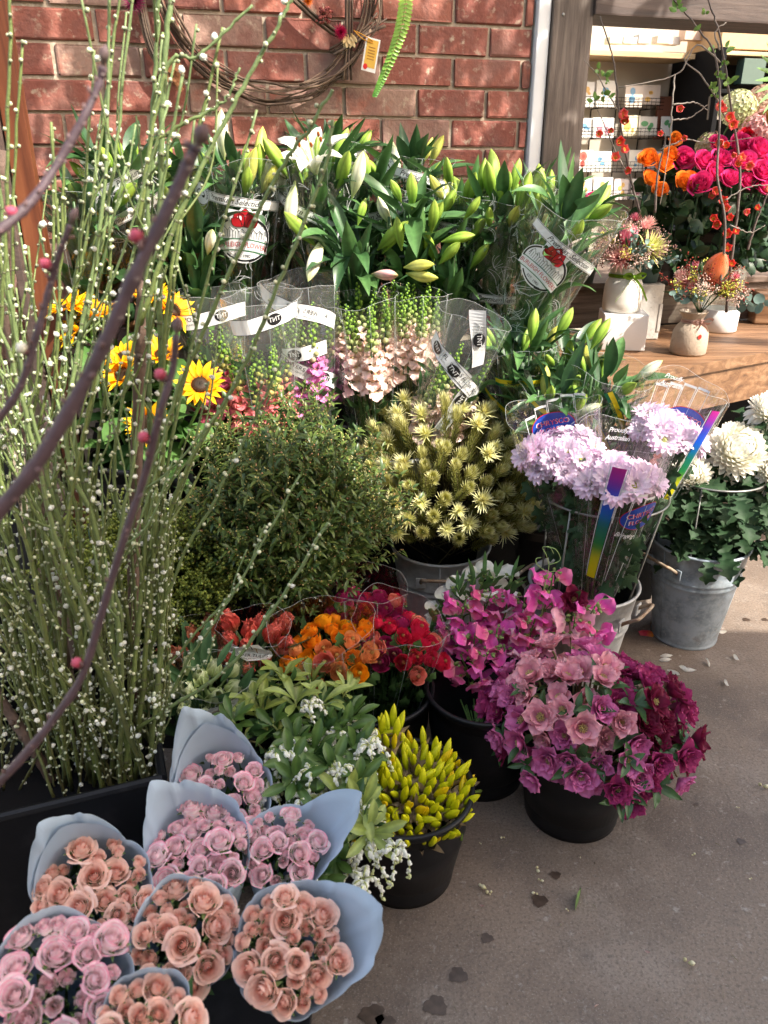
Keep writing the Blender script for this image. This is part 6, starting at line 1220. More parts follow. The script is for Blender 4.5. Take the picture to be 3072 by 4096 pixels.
def sleaf(k): return cached(('sl', k), lambda: blade(.11, .075, 'lance', .7 + .3 * k, .15, .1, .05, 5, 8, [(0, (.05, .13, .03)), (1, (.10, .20, .05))], seed=k))
for i, (px, py, Y, d, lb) in enumerate([(800, 1540, 1.98, (.2, -.7, .6), 'nearest sunflower facing right beside the salmon snapdragons'), (650, 1420, 2.0, (.1, -.45, .9), 'sunflower tilted up behind the thick brown branch'), (490, 1430, 2.0, (-.2, -.4, .9), 'sunflower tilted up left of the thick brown branch'), (280, 1230, 2.1, (-.2, -.2, 1), 'sunflower at the far left beside the timber panel'), (370, 1260, 2.1, (.2, -.2, 1), 'upper sunflower half hidden among the branches'),
        (600, 1185, 2.14, (.1, -.3, .9), 'highest sunflower behind the dark twig'), (690, 1240, 2.14, (.6, -.3, .7), 'sunflower turned away next to the snapdragon sleeves'), (490, 1500, 1.96, (-.3, -.6, .6), 'lower sunflower showing its petals from the side'), (590, 1690, 1.9, (0, -.8, .2), 'drooping sunflower low behind the branches'), (310, 1320, 2.08, (-.5, -.3, .7), 'small sunflower leaning to the left')]):
    p_ = at(px, py, Y); M = frame(p_, d, U(0, 6), U(.95, 1.15)); rt_ = thing('sunflower', lb, 'sunflower', M, 'sunflowers in the dark grey bucket'); link('flower_head', sf[i % 3], rt_); Mi = np.linalg.inv(M); loc = lambda p: (Mi @ np.append(p, 1))[:3]
    dd = unit(V3(*d)); foot = V3(SB_[0] + U(-.06, .06), 2.05 + U(-.04, .04), .5); pts = [p_ - dd * .01, p_ - dd * .06 - V3(0, 0, .02), lerp(p_, foot, .5), foot]; q = MB(); q.add(tube(curve_pts([loc(p) for p in pts], 12), .0045, 6, c(110, 150, 70))); part('stem', q, M_STEM, rt_)
    q = MB()
    for k in range(9): p = lerp(p_ - dd * .05, foot, rng.random() * .8); a = U(0, 6.28); q.add(sleaf(k % 3), frame(loc(p), Mi[:3, :3] @ V3(cos(a), sin(a) - .3, U(-.3, .6)), 0, U(.7, 1.2), up=Mi[:3, :3] @ V3(0, 0, 1)))
    part('foliage', q, M_SOFTLEAF, rt_)
for i in range(9):
    p_ = at(U(420, 720), U(950, 1130), 2.30); q = MB(); dd = unit(V3(U(-.5, .5), U(-.5, 0), 1))
    for k in range(13): a = k * 2.4; q.add(blade(.13, .05, 'obov', U(.2, .8), .3, .1, .03, 5, 7, [(0, (.10, .05, .022)), (1, (.16, .085, .04))] if rng.random() < .55 else [(0, (.02, .05, .02)), (1, (.03, .07, .025))]), frame((0, 0, -.015 * k), (cos(a), sin(a), U(.1, 1.2)), 0, U(.6, 1)))
    q.add(tube([(0, 0, .02), (0, 0, -.4)], .004, 5, bark)); tag(part('magnolia_branch', q, M_LEAF, None, frame(p_, dd)), 'magnolia branch with brown backed leaves behind the sunflowers', 'branch', 'magnolia branches')

# ------------------------------------------------------------------ on the bench and ledge
def on(px, py, z): return atz(px, py, z)
p1 = on(2500, 1405, BZ); blk = box(.15, .145, .125, .005)
q = MB(); q.add(blk); 
wb = at(2490, 1290, p1[1] + .07); tag(part('white_block', q, M_WHITEC, None, T4(p1[0], p1[1] + .072, BZ + .0635, -.12)), 'white painted cube block under the tall white vase', 'block')
p2 = on(2610, 1362, BZ); q = MB(); q.add(box(.10, .12, .20, .005)); q.add(box(.012, .004, .1, .001), T4(.045, -.061, -.02)); tag(part('concrete_block', q, M_CONC, None, T4(p2[0] - .03, p2[1] + .07, BZ + .101, .05)), 'upright grey concrete block behind the white cube', 'block')
def bow(g, r, z, a, col, w=.008, loop=.032, tail=.06):
    an = np.linspace(0, 2 * pi, 33)
    for zz in (-.003, .003): g.add(tube(np.stack([(r + .0012) * np.cos(an), (r + .0012) * np.sin(an), 0 * an + z + zz], 1), .0034, 4, col))
    c0 = V3((r + .006) * cos(a), (r + .006) * sin(a), z); T_ = V3(-sin(a), cos(a), 0); O_ = V3(cos(a), sin(a), 0)
    def rib(pts): 
        P_ = curve_pts(pts, 14); n = len(P_); up2 = O_ * .6 + V3(0, 0, .8); V = np.concatenate([P_ - up2 * w / 2, P_ + up2 * w / 2]); i = np.arange(n - 1); g.add((V, np.stack([i, i + 1, i + 1 + n, i + n], 1), np.asarray(col)))
    for s in (-1, 1): rib([c0, c0 + T_ * s * loop * .6 + V3(0, 0, .012) + O_ * .008, c0 + T_ * s * loop * 1.25 + V3(0, 0, .006) + O_ * .008, c0 + T_ * s * loop * .7 - V3(0, 0, .004) + O_ * .012, c0]); rib([c0, c0 + T_ * s * tail * .35 - V3(0, 0, tail * .4) + O_ * .01, c0 + T_ * s * tail * .7 - V3(0, 0, tail * .95) + O_ * .004])
    g.add(ball(.0055, 8, 5, col), T4(*c0))
def lathe_thing(name, label, cat, prof, m, p, rot=0, n=48):
    root = thing(name, label, cat, T4(*p, rot)); q = MB(); q.add(lathe(prof, n)); part('body', q, m, root); return root
wv = (p1[0] - .01, p1[1] + .075, BZ + .128); s_ = 1.12
white_vase = lathe_thing('white_vase', 'tall white bottle shaped vase with a green ribbon bow', 'vase', [(x * s_, z * s_) for x, z in [(.0001, .003), (.050, .003), (.053, 0), (.058, .004), (.059, .03), (.058, .07), (.056, .085), (.050, .097), (.046, .104), (.045, .112), (.0465, .135), (.047, .140), (.044, .140), (.043, .125), (.042, .105), (.05, .06), (.05, .01), (.0001, .008)]], M_CREAM, wv)
q = MB(); bow(q, .0465 * s_, .108 * s_, -1.35, c(120, 160, 50), .011, .034, .085); part('ribbon', q, M_SOFTLEAF, white_vase)
bp = on(2772, 1428, BZ); bz = BZ; s_ = 1.0; bv = (bp[0], bp[1] + .055, BZ + .001)
beige = lathe_thing('beige_vase', 'rounded beige vase tied at the neck with a dusty pink ribbon', 'vase', [(x_, z_ * 1.08) for x_, z_ in [(.0001, .003), (.053, .003), (.056, 0), (.060, .005), (.0605, .04), (.058, .068), (.050, .086), (.040, .095), (.034, .101), (.033, .106), (.037, .116), (.045, .128), (.048, .133), (.045, .134), (.036, .118), (.030, .104), (.05, .07), (.052, .01), (.0001, .008)]], M_BEIGE, bv)
q = MB(); bow(q, .0335, .111, -1.15, c(176, 140, 130), .010, .036, .05); part('ribbon', q, M_SOFTLEAF, beige)
q = MB(); q.add((lambda e: (np.stack([e[0][:, 0], 0 * e[0][:, 0], e[0][:, 1]], 1), e[1], (.62, .03, .02)))(ell2(.0065, .0078, 18)), T4(.010, -.0605, .068, .16)); part('sticker', q, M_PRINT, beige)
# arrangements in the two vases
def protea_mb(kind):
    g = MB(); r_ = random.Random(3)
    if kind == 'protea':
        for ring, (n, th, L_) in enumerate([(12, .45, .062), (11, .3, .066), (10, .18, .066)]):
            for i in range(n): g.add(blade(L_, .017, 'lance', -.75, .8, 0, 0, 5, 7, [(0, c(180, 60, 90)), (.5, c(226, 96, 130)), (1, c(240, 160, 176))], seed=i), fpetal(i * 2 * pi / n + ring * .3, th + .1, .012, 0))
        for i in range(60): g.add(blade(.07, .003, 'needle', -.2, 0, .2, 0, 3, 4, [(0, c(225, 200, 190)), (1, c(236, 226, 190))]), fpetal(i * 2.4, .02 + .22 * i / 60, .003, 0))
    if kind == 'blushing':
        for i in range(46): f = i / 46; g.add(blade(.036 + .008 * f, .0075, 'lance', -.2 + .5 * f, .4, .1, 0, 3, 6, [(0, c(196, 120, 120)), (.5, c(226, 160, 160)), (1, c(240, 214, 196))]), fpetal(i * 2.4, .1 + 1.05 * f, .006, .01 - .012 * f))
    if kind == 'greenprotea':
        for i in range(46): f = i / 46; g.add(blade(.038 + .01 * f, .008, 'lance', -.2 + .5 * f, .4, .1, 0, 3, 6, [(0, c(170, 180, 90)), (.5, c(214, 216, 130)), (1, c(226, 220, 160))]), fpetal(i * 2.4, .1 + 1.05 * f, .006, .01 - .012 * f))
    if kind == 'banksia':
        g.add(ellip(.078, .027, 16, 10, [(0, c(226, 150, 120)), (1, c(240, 176, 136))], .5))
        for i in range(640): f = i / 640; z = .078 * f; rr = .027 * math.sin(pi * min(.97, .06 + f * .9)) ** .6; a = i * 2.39996; g.add(blade(.017, .0022, 'needle', -1.2, 0, .2, 0, 3, 4, [(0, c(230, 110, 70)), (.5, c(238, 150, 110)), (1, c(244, 196, 160) if (a % 6.28) < 4.6 else c(240, 140, 40))]), fpetal(a, .95 - .6 * f, rr * .9, z * .95))
    if kind == 'pompink':
        for i in range(70): f = i / 70; g.add(blade(.026, .0022, 'needle', -.3, 0, .2, 0, 3, 4, [(0, c(196, 60, 90)), (1, c(236, 150, 170))]), fpetal(i * 2.4, .05 + 1.4 * f, .004, 0))
    return g
PM = {k: protea_mb(k).mesh(n_, M_PETAL) for k, n_ in (('protea', 'protea'), ('blushing', 'blushing_bride'), ('greenprotea', 'green_protea'), ('banksia', 'banksia'), ('pompink', 'pin_flower'))}
def dotty(n, R, seed, cols, rb, dens=9, H=.09):
    g = MB(); r_ = random.Random(seed)
    for s in range(n):
        a, th = r_.uniform(0, 6.28), r_.uniform(.0, .6); d = V3(cos(a) * sin(th), sin(a) * sin(th), cos(th)); L_ = H * r_.uniform(.7, 1.1); g.add(tube([(0, 0, 0), d * L_], .0008, 3, c(110, 96, 60)))
        for i in range(dens): o = V3(*(r_.uniform(-1, 1) for _ in range(3))); g.add(ball(rb * r_.uniform(.7, 1.2), 6, 4, lerp(cols[0], cols[1], r_.random())), T4(*(d * L_ * r_.uniform(.45, 1.05) + o * R)))
    return g
DM = {'yellow': dotty(7, .008, 1, (c(180, 180, 60), c(226, 226, 110)), .0028).mesh('berry_spray', M_BUD), 'red': dotty(7, .009, 2, (c(120, 30, 30), c(170, 70, 50)), .0026).mesh('berry_spray', M_BUD), 'wax': dotty(9, .012, 3, (c(214, 180, 170), c(240, 220, 206)), .0024, 14).mesh('wax_flower_spray', M_PETAL), 'dusk': dotty(9, .012, 4, (c(150, 110, 110), c(200, 160, 150)), .0020, 14).mesh('wax_flower_spray', M_PETAL)}
def euc_mb(big):
    g = MB(); R_ = .017 if big else .0095
    g.add(tube([(0, 0, 0), (.004, 0, .09)], .0012, 4, c(120, 110, 90)))
    for i in range(9 if big else 16): V, F = ell2(R_ * U(.8, 1.1), R_ * U(.8, 1.1), 14); a = i * 2.4; g.add((np.stack([V[:, 0], .003 * (V ** 2).sum(1) / R_ ** 2, V[:, 1] + R_], 1), F, lerp((.12, .19, .165), (.19, .27, .24), rng.random())), frame((.004, 0, .012 + .09 * i / (9 if big else 16)), (cos(a), sin(a), .5), 0))
    return g
EM = {True: euc_mb(True).mesh('gum_leaf_sprig', M_SOFTLEAF), False: euc_mb(False).mesh('gum_leaf_sprig', M_SOFTLEAF)}
def arrangement(label, p, items, R, seed):
    root = thing('native_posy', label, 'flower arrangement', T4(*p), None); r_ = random.Random(seed)
    for (me, az, el, L_, s) in items:
        a, e = radians(az), radians(el); d = V3(cos(a) * cos(e), sin(a) * cos(e), sin(e)); o = link(me.name.split('.')[0], me, root, frame(d * L_ * V3(1, .8, 1), d, r_.uniform(0, 6), s))
    q = MB()
    for i in range(60): a, e = r_.uniform(0, 6.28), r_.uniform(.05, 1.5); d = V3(cos(a) * cos(e), sin(a) * cos(e), sin(e)); q.add(blade(.055 * r_.uniform(.6, 1.2), .008, 'lance', .4, .1, .1, 0, 3, 5, [(0, G_DARK), (1, (.06, .11, .05))]), frame(d * R * r_.uniform(.3, .75), d + V3(*(r_.uniform(-.5, .5) for _ in range(3)))))
    for i in range(14): a, e = r_.uniform(0, 6.28), r_.uniform(.3, 1.5); d = V3(cos(a) * cos(e), sin(a) * cos(e), sin(e)); q.add(tube([(0, 0, -.06), d * R * .8], .0014, 4, G_MID))
    part('foliage', q, M_LEAF, root); return root
rs_ = random.Random(9)
def rnd(me, n, e0, e1, L_, s): return [(me, rs_.uniform(0, 360), rs_.uniform(e0, e1), L_ * rs_.uniform(.85, 1.1), s * rs_.uniform(.85, 1.15)) for _ in range(n)]
arrangement('native posy with a pink protea and pale green bloom in the tall white vase', (wv[0], wv[1], wv[2] + .16), [(PM['protea'], 250, 62, .06, 1.25), (PM['blushing'], 240, 14, .08, 1.15), (PM['greenprotea'], 315, 32, .085, 1.4), (PM['blushing'], 20, 62, .13, .9), (PM['blushing'], 345, 70, .12, .7), (PM['pompink'], 60, 75, .14, 1.1), (EM[False], 280, 28, .05, 1.1), (EM[False], 260, 45, .06, 1), (EM[False], 285, 5, .05, 1), (EM[True], 220, 55, .07, .7), (EM[False], 330, 8, .09, .9)]
    + rnd(DM['yellow'], 7, 5, 60, .05, 1) + rnd(DM['dusk'], 10, 20, 80, .07, 1) + rnd(DM['wax'], 6, 10, 70, .07, 1) + rnd(DM['red'], 5, 0, 50, .045, .9), .12, 1)
arrangement('native posy with an orange banksia and round grey gum leaves in the beige vase', (bv[0] + .02, bv[1], bv[2] + .192), [(PM['banksia'], 280, 60, .05, 1.35), (PM['blushing'], 195, 35, .075, .95), (PM['blushing'], 170, 40, .09, .8), (PM['blushing'], 225, 30, .065, .7), (PM['pompink'], 120, 60, .095, 1.1), (PM['pompink'], 330, 28, .095, .95), (PM['pompink'], 345, 35, .11, .8), (EM[True], 225, 6, .055, .9), (EM[True], 205, 8, .05, .8), (EM[True], 335, -6, .10, 1.1), (EM[True], 245, 4, .05, .75)]
    + rnd(DM['yellow'], 7, 5, 40, .05, 1) + rnd(DM['red'], 9, 10, 60, .055, 1) + rnd(DM['wax'], 6, 5, 40, .07, .9), .11, 2)
# teal pots, glass vase with its white band, wood block
for (px, py, lb, s_) in ((2330, 1130, 'teal pot at the end of the ledge behind the leaning lily sleeve', 1.0), (2590, 1172, 'teal pot behind the tall white vase', 1.0)):
    zt = .991 if px < 2500 else BZ + .203
    p_ = on(px, py, zt); 
    if px > 2500: p_ = V3(p2[0] - .03, p2[1] + .07, zt)
    lathe_thing('teal_pot', lb, 'pot', [(.0001, .002), (.036, .002), (.038, 0), (.055, .095), (.057, .097), (.057, .104), (.052, .104), (.036, .008), (.0001, .006)], M_TEAL, p_)
gvp = on(2895, 1335, BZ); gp = (gvp[0], gvp[1] + .07, BZ + .001)
gl_ = thing('glass_vase', 'tall clear glass vase with a white base band on the bench', 'vase', T4(*gp))
q = MB(); q.add(lathe([(.0001, .004), (.066, .004), (.068, 0), (.0715, .003), (.0725, .085), (.070, .086)], 48)); part('white_band', q, M_WHITEC, gl_)
q = MB(); q.add(lathe([(.070, .087), (.0735, .09), (.074, .30), (.073, .303), (.071, .30), (.070, .092)], 48)); part('glass', q, M_GLASS, gl_)
tp = on(3060, 1300, BZ); q = MB(); q.add(box(.13, .12, .125, .006)); tag(part('wood_block', q, M_BENCH, None, T4(tp[0] + .03, tp[1] + .06, BZ + .064, -.15)), 'square timber block on the bench at the right edge', 'block')

# quince branches with red blossoms in glass, roses behind
def quince_fl(k):
    g = MB(); cc = c(222, 66, 66) if k else c(236, 104, 104)
    for i in range(5): g.add(blade(.017, .017, 'round', -.6, .8, 0, .08, 5, 5, [(0, lerp(cc, (.7, .5, .3), .3)), (1, cc)], seed=i), fpetal(i * 1.257, .75, .002, 0))
    for i in range(12): a = i * 2.4; g.add(tube([(0, 0, 0), (.004 * cos(a), .004 * sin(a), .009)], .0005, 3, c(235, 200, 80)))
    return g
qf = [quince_fl(k).mesh('blossom', M_PETAL) for k in range(2)]
def quince_leaf(): return cached('ql', lambda: blade(.022, .012, 'lance', .4, .2, .1, 0, 3, 5, [(0, (.12, .24, .05)), (1, (.20, .34, .08))]))
def quince(label, pix, r0, fl, leaves, seed, side=(), col=(.085, .062, .052)):
    pts = curve_pts(seg_px(pix), 40); b = pts[0].copy(); r_ = random.Random(seed); root = thing('quince_branch', label, 'branch', T4(*b), 'flowering quince branches by the shop window'); q = MB(); pts[1:-1] += nr.normal(0, .0008, (38, 3)); q.add(tube(pts - b, np.linspace(r0, r0 * .45, 40), 6, col))
    for sp in side: P_ = curve_pts(seg_px(sp), 20); P_[1:-1] += nr.normal(0, .0011, (18, 3)); q.add(tube(P_ - b, np.linspace(r0 * .6, r0 * .28, 20), 5, lerp(col, (.28, .24, .2), .6)))
    part('twig', q, M_STEM, root); lv = MB()
    for (px, py) in leaves:
        p = at(px, py, pix[-1][2]); i = np.argmin(((pts - p) ** 2).sum(1)); base_ = p if side else pts[i]
        for k in range(r_.choice([3, 4, 5])): lv.add(quince_leaf(), frame(base_ - b + V3(*(r_.uniform(-.006, .006) for _ in range(3))), (r_.uniform(-1, 1), r_.uniform(-1, .3), r_.uniform(-.2, 1)), 0, r_.uniform(.7, 1.3)))
    if leaves: part('leaf_tuft', lv, M_LEAF, root)
    for (px, py, s) in fl: p = at(px, py, pix[len(pix) // 2][2] - .015); link('blossom', qf[r_.randrange(2)], root, frame(p - b, (r_.uniform(-.6, .6), -1, r_.uniform(-.2, .6)), r_.uniform(0, 6), s * 1.3))
Yq = 2.78
quince('dark quince branch with red blossoms against the card racks', [(2560, 850, Yq), (2520, 700, Yq), (2480, 480, Yq), (2455, 250, Yq), (2400, 65, Yq)], .0042, [(2475, 465, 1.4), (2500, 490, 1.2), (2470, 570, 1.3), (2485, 605, 1.2), (2460, 640, 1.3), (2505, 680, 1.0), (2390, 535, 1), (2445, 530, .8)], [(2400, 285), (2430, 330), (2380, 400), (2410, 380), (2440, 390), (2425, 300)], 1, side=([(2470, 440, Yq), (2430, 370, Yq), (2390, 300, Yq), (2335, 237, Yq)], [(2520, 720, Yq), (2460, 600, Yq), (2410, 480, Yq), (2390, 440, Yq)]))
quince('tall quince branch rising from the glass vase past the lintel', [(2905, 1250, 2.66), (2930, 1000, 2.66), (2960, 700, 2.68), (2920, 400, 2.70), (2880, 150, 2.70), (2830, -10, 2.7)], .0052, [(2935, 620, .8), (2880, 570, 1.2), (2950, 660, 1), (2865, 430, 1.3), (2880, 445, 1.0), (2905, 475, 1.3), (2920, 500, 1.3), (2900, 590, 1)], [(2910, 200), (2890, 260), (2915, 330), (2880, 300), (2860, 380), (2825, 50)], 2, side=([(2905, 480, 2.7), (2870, 400, 2.7), (2800, 300, 2.7), (2740, 240, 2.7), (2760, 200, 2.7)], [(2880, 200, 2.7), (2860, 130, 2.7), (2905, 90, 2.7)]))
quince('quince branch covered in coral blossoms beside the glass vase', [(2880, 1150, 2.60), (2900, 900, 2.60), (2870, 700, 2.62), (2880, 420, 2.66), (2860, 220, 2.68), (2780, 100, 2.68), (2690, -10, 2.68)], .0046, [(2860, 770, 1.2), (2890, 810, 1.2), (2900, 840, 1.1), (2850, 880, 1.1), (2910, 870, 1), (2900, 940, 1.3), (2870, 900, 1.2), (2930, 930, 1), (2900, 1000, 1.2), (2890, 1040, 1), (2920, 1060, 1), (2850, 780, 1), (2950, 640, 1.2), (2990, 660, 1.2)], [(2710, 30), (2700, 40), (2780, 120), (2860, 200), (2870, 310), (2850, 360)], 3, side=([(2880, 250, 2.68), (2790, 180, 2.68), (2740, 260, 2.68), (2700, 300, 2.68), (2590, 330, 2.68), (2475, 350, 2.68)], [(2700, 300, 2.68), (2690, 420, 2.66), (2680, 560, 2.66), (2650, 760, 2.66), (2640, 820, 2.66)], [(2690, 420, 2.66), (2780, 410, 2.66), (2830, 440, 2.66)], [(2690, 480, 2.66), (2760, 470, 2.66), (2830, 420, 2.66)]))
quince('bare quince branch crossing in front of the orange roses', [(2620, 850, 2.7), (2630, 700, 2.7), (2660, 560, 2.72), (2650, 520, 2.72)], .004, [(2640, 540, .8), (2740, 555, .8), (2720, 440, 1)], [], 4, side=([(2640, 600, 2.7), (2740, 560, 2.7), (2860, 570, 2.7), (3010, 550, 2.7)], [(2900, 800, 2.6), (2990, 750, 2.6), (3072, 740, 2.6)], [(2920, 900, 2.6), (3000, 930, 2.6), (3060, 900, 2.6)]))
quince('grey quince twig at the right edge with pink buds', [(2990, 1000, 2.64), (3020, 900, 2.64), (3060, 800, 2.64), (3100, 700, 2.64)], .004, [(3020, 835, .8), (3060, 760, 1), (2975, 845, .9)], [], 5)
ROSEB = [('hot pink rose', c(200, 20, 90), c(226, 60, 130), None), ('orange rose', c(236, 90, 20), c(246, 160, 50), (c(225, 50, 40), .6)), ('red rose', c(160, 8, 24), c(190, 20, 40), None)]
for i, (px, py, Y, kd, s) in enumerate([(2590, 640, 2.95, 1, 1.3), (2650, 660, 2.95, 1, 1.3), (2600, 720, 2.92, 1, 1.2), (2680, 620, 2.97, 1, 1.1), (2730, 730, 2.88, 1, 1.2), (2760, 715, 2.9, 1, 1.0), (2640, 765, 2.88, 1, 1.1), (2730, 640, 2.97, 0, 1.5), (2810, 650, 2.93, 0, 1.5), (2800, 740, 2.86, 0, 1.5), (2880, 640, 2.93, 0, 1.4), (2960, 580, 2.97, 0, 1.5), (3030, 600, 2.93, 0, 1.6), (2980, 650, 2.88, 0, 1.4), (3050, 690, 2.86, 0, 1.5), (2920, 720, 2.86, 0, 1.3), (2990, 550, 3.02, 2, 1.3), (2870, 580, 3.0, 0, 1.3), (2940, 640, 2.96, 0, 1.3), (3060, 640, 2.98, 0, 1.3), (2990, 730, 2.86, 0, 1.2), (2375, 815, 2.75, 0, 1.3), (2700, 560, 3.0, 1, .9), (3060, 750, 2.86, 0, 1.3), (2850, 690, 2.9, 0, 1.3)]):
    nm, c1_, c2_, ed = ROSEB[kd]; p_ = at(px, py, Y); k = rng.randrange(3); d = unit(V3(U(-.3, .3), -.75, U(.3, 1)))
    me = cached(('rb', kd, k), lambda: rose_mb(.027, 60 + k, c1_, c2_, ed, .9).mesh('bloom', M_PETAL)); lb = nm + (' in the bunch behind the vases' if kd == 0 else ' with red tipped petals behind the tall white vase' if kd == 1 else ' standing highest behind the hot pink roses')
    if (px, py) == (2375, 815): lb = 'pink bloom alone behind the leaning lily sleeve'
    rt_ = thing('rose', lb, 'rose', frame(p_, d, U(0, 6), s), 'long stemmed roses behind the bench'); link('bloom', me, rt_); Mi = np.linalg.inv(np.array(rt_.matrix_basis)); q = MB(); e = (Mi @ np.append(p_ + V3(U(-.02, .02), .02, -.24), 1))[:3]; q.add(tube(curve_pts([(0, 0, -.008), (0, 0, -.03), e], 10), .003, 5, G_DARK))
    for _ in range(7): f = rng.random(); q.add(blade(.05, .03, 'lance', .5, .1, .1, .04, 3, 5, [(0, (.02, .05, .018)), (1, (.03, .07, .024))]), frame(np.array(e) * f + V3(0, 0, -.02), (U(-1, 1), U(-1, 1), U(-1, 1))))
    part('stem', q, M_LEAF, rt_)
rbk = at(2800, 1050, 3.05); black_bucket(rbk[0], rbk[1] + .06, 'dark bucket of hot pink roses inside the window', z=.991, H=.2, rt=.13, rb=.10); black_bucket(at(2650, 1000, 3.0)[0], 3.12, 'dark bucket of orange roses inside the window', z=.991, H=.2, rt=.12, rb=.095)
dl = MB()
for _ in range(210):
    p = at(U(2560, 3100), U(780, 1060), U(2.86, 3.05)); dl.add(blade(.07, .045, 'lance', .6, .1, .1, .05, 3, 5, [(0, (.018, .045, .017)), (1, (.03, .07, .026))]), frame(p, (U(-1, 1), U(-1, 0), U(-1, .6))))
tag(part('dark_leaves', dl, M_LEAF, None), 'mass of dark leaves under the roses inside the window', 'leaves', kind='stuff')
for i, (px, py, Y, s, col, lb) in enumerate([(2950, 440, 3.1, 1.0, (c(180, 190, 130), c(214, 210, 170)), 'pale green hydrangea head in front of the dark cabinet'), (3040, 530, 3.05, 1.1, (c(214, 150, 150), c(226, 180, 176)), 'dusty pink hydrangea head at the right edge'), (2840, 590, 3.1, .8, (c(190, 150, 140), c(150, 160, 100)), 'small pinkish hydrangea head behind the coral blossoms'), (3050, 420, 3.15, 1.0, (c(220, 170, 160), c(210, 190, 160)), 'higher pink hydrangea head at the right edge')]):
    g = MB(); r_ = random.Random(i)
    for k in range(170):
        a = k * 2.39996; f = (k + .5) / 170; th = 2.1 * math.sqrt(f); d = V3(sin(th) * cos(a), sin(th) * sin(a), cos(th)); F_m = frame(d * .062 * r_.uniform(.9, 1.05), d, r_.uniform(0, 6)); cc = lerp(*col, r_.random())
        for m_ in range(4): g.add(blade(.011, .011, 'round', .2, .2, 0, 0, 3, 3, [(0, cc * .8), (1, cc)]), F_m @ fpetal(m_ * pi / 2, 1.2, .001, 0))
    rt_ = thing('hydrangea', lb, 'hydrangea', frame(at(px, py, Y), (U(-.2, .2), -.5, .8), 0, s), 'hydrangeas inside the window'); part('flower_head', g, M_PETAL, rt_); q = MB(); q.add(tube([(0, 0, .04), (0, 0, -.3)], .003, 5, G_MID)); part('stem', q, M_STEM, rt_)
pq = MB(); p0 = at(3190, 300, 2.9)
for k in range(16): a = radians(100 + k * 11); d = V3(cos(a), -.3, sin(a)); pq.add(blade(.22, .016, 'lance', .5, .1, .2, 0, 3, 7, [(0, (.10, .22, .05)), (1, (.16, .30, .08))]), frame((0, 0, 0), d))
tag(part('palm_leaf', pq, M_LEAF, None, T4(*p0)), 'bright green fan palm leaf at the upper right edge', 'leaf')
q = MB()
for k in range(2): q.add(blade(.09, .05, 'obov', .8, .4, .1, .1, 5, 6, [(0, c(120, 80, 20)), (1, c(170, 120, 40))], seed=k), frame((0, 0, .02 * k), (-.4 + .8 * k, -.6, .3 - k)))
tag(part('dried_leaf', q, M_LEAF, None, T4(*at(3060, 460, 2.95))), 'brown gold leaf at the right edge above the roses', 'leaf')
# small glass jars behind the vases
for (px, py, lb) in ((2700, 1010, 'small clear glass jar behind the native posies'), (2770, 1030, 'clear glass cylinder beside the glass jar on the ledge')):
    p_ = at(px, py, 3.0); root = thing('glass_jar', lb, 'jar', T4(p_[0], 3.12, .992)); q = MB(); q.add(lathe([(.0001, .003), (.03, .003), (.032, 0), (.034, .004), (.034, .15), (.032, .15), (.031, .01)], 32)); part('glass', q, M_GLASS, root)

# ------------------------------------------------------------------ wreath, tag, hanging fern
s0_, z0_ = onwall(1090, 60, .04); sR = onwall(1440, 200, .04)[0]
wc_s, wc_z, wr_ = onwall(1075, -110, .04)[0], onwall(1075, -100, .04)[1], 0
wr_ = wc_z - onwall(1060, 400, .04)[1]
wre = thing('vine_wreath', 'brown twisted vine wreath with dried flowers hanging on the bricks', 'wreath', MW @ T4(wc_s, -.045, wc_z)); q = MB()
for k in range(12):
    r_ = random.Random(k); a0, span = r_.uniform(0, 6.28), r_.uniform(2.5, 5.5); an = np.linspace(a0, a0 + span, 50); R_ = wr_ + r_.gauss(-.014, .013) + r_.uniform(.006, .026) * np.sin(an * r_.uniform(1.2, 3.2) + k * 1.7) + .004 * np.sin(an * 11 + k); y = r_.gauss(0, .011) + .008 * np.sin(an * 3 + k)
    q.add(tube(np.stack([R_ * np.cos(an), y, R_ * np.sin(an)], 1), r_.uniform(.0018, .0048), 5, lerp((.07, .042, .028), (.17, .11, .07), r_.random())))
for k in range(40):
    a = rng.uniform(3.0, 6.4); R_ = wr_ + U(-.02, .02); d = V3(U(-1, 1), U(-1, .2), U(-1, .6)); p = V3(R_ * cos(a), 0, R_ * sin(a)); q.add(tube(curve_pts([p, p + d * .03, p + d * .04 + V3(U(-.02, .02), 0, U(-.03, .02))], 6), .0008, 4, (.12, .08, .05)))
part('ring', q, M_STRAW, wre)
Mwi = np.linalg.inv(MW @ T4(wc_s, -.045, wc_z))
def wloc(px, py, off=.05): s_, z_ = onwall(px, py, off); return (Mwi @ np.append(wallpt(s_, z_, off), 1))[:3]
q = MB()
for k in range(9): o = V3(U(-.012, .012), U(-.01, .01), U(-.012, .012)); q.add(tube(curve_pts([wloc(1150, -40) + o, wloc(1240, 50) + o * .8, wloc(1330, 120) + o, wloc(1390, 150) + o], 14), U(.002, .0045), 5, lerp((.07, .042, .028), (.15, .10, .065), rng.random())))
for k in range(8): o = V3(U(-.014, .014), U(-.01, .01), 0); q.add(tube(curve_pts([wloc(1395, -30) + o, wloc(1395, 150) + o, wloc(1392, 235) + o, wloc(1385, 320) + o * 1.6], 12), U(.002, .004), 5, lerp((.07, .042, .028), (.15, .10, .065), rng.random())))
for k in range(7): o = V3(U(-.008, .008), U(-.01, .01), U(-.01, .01)); q.add(tube(curve_pts([wloc(1330, 210) + o, wloc(1420, 160) + o, wloc(1470, 125) + o, wloc(1530, 85) + o * 2.2], 12), U(.002, .0042), 5, lerp((.07, .042, .028), (.15, .10, .065), rng.random())))
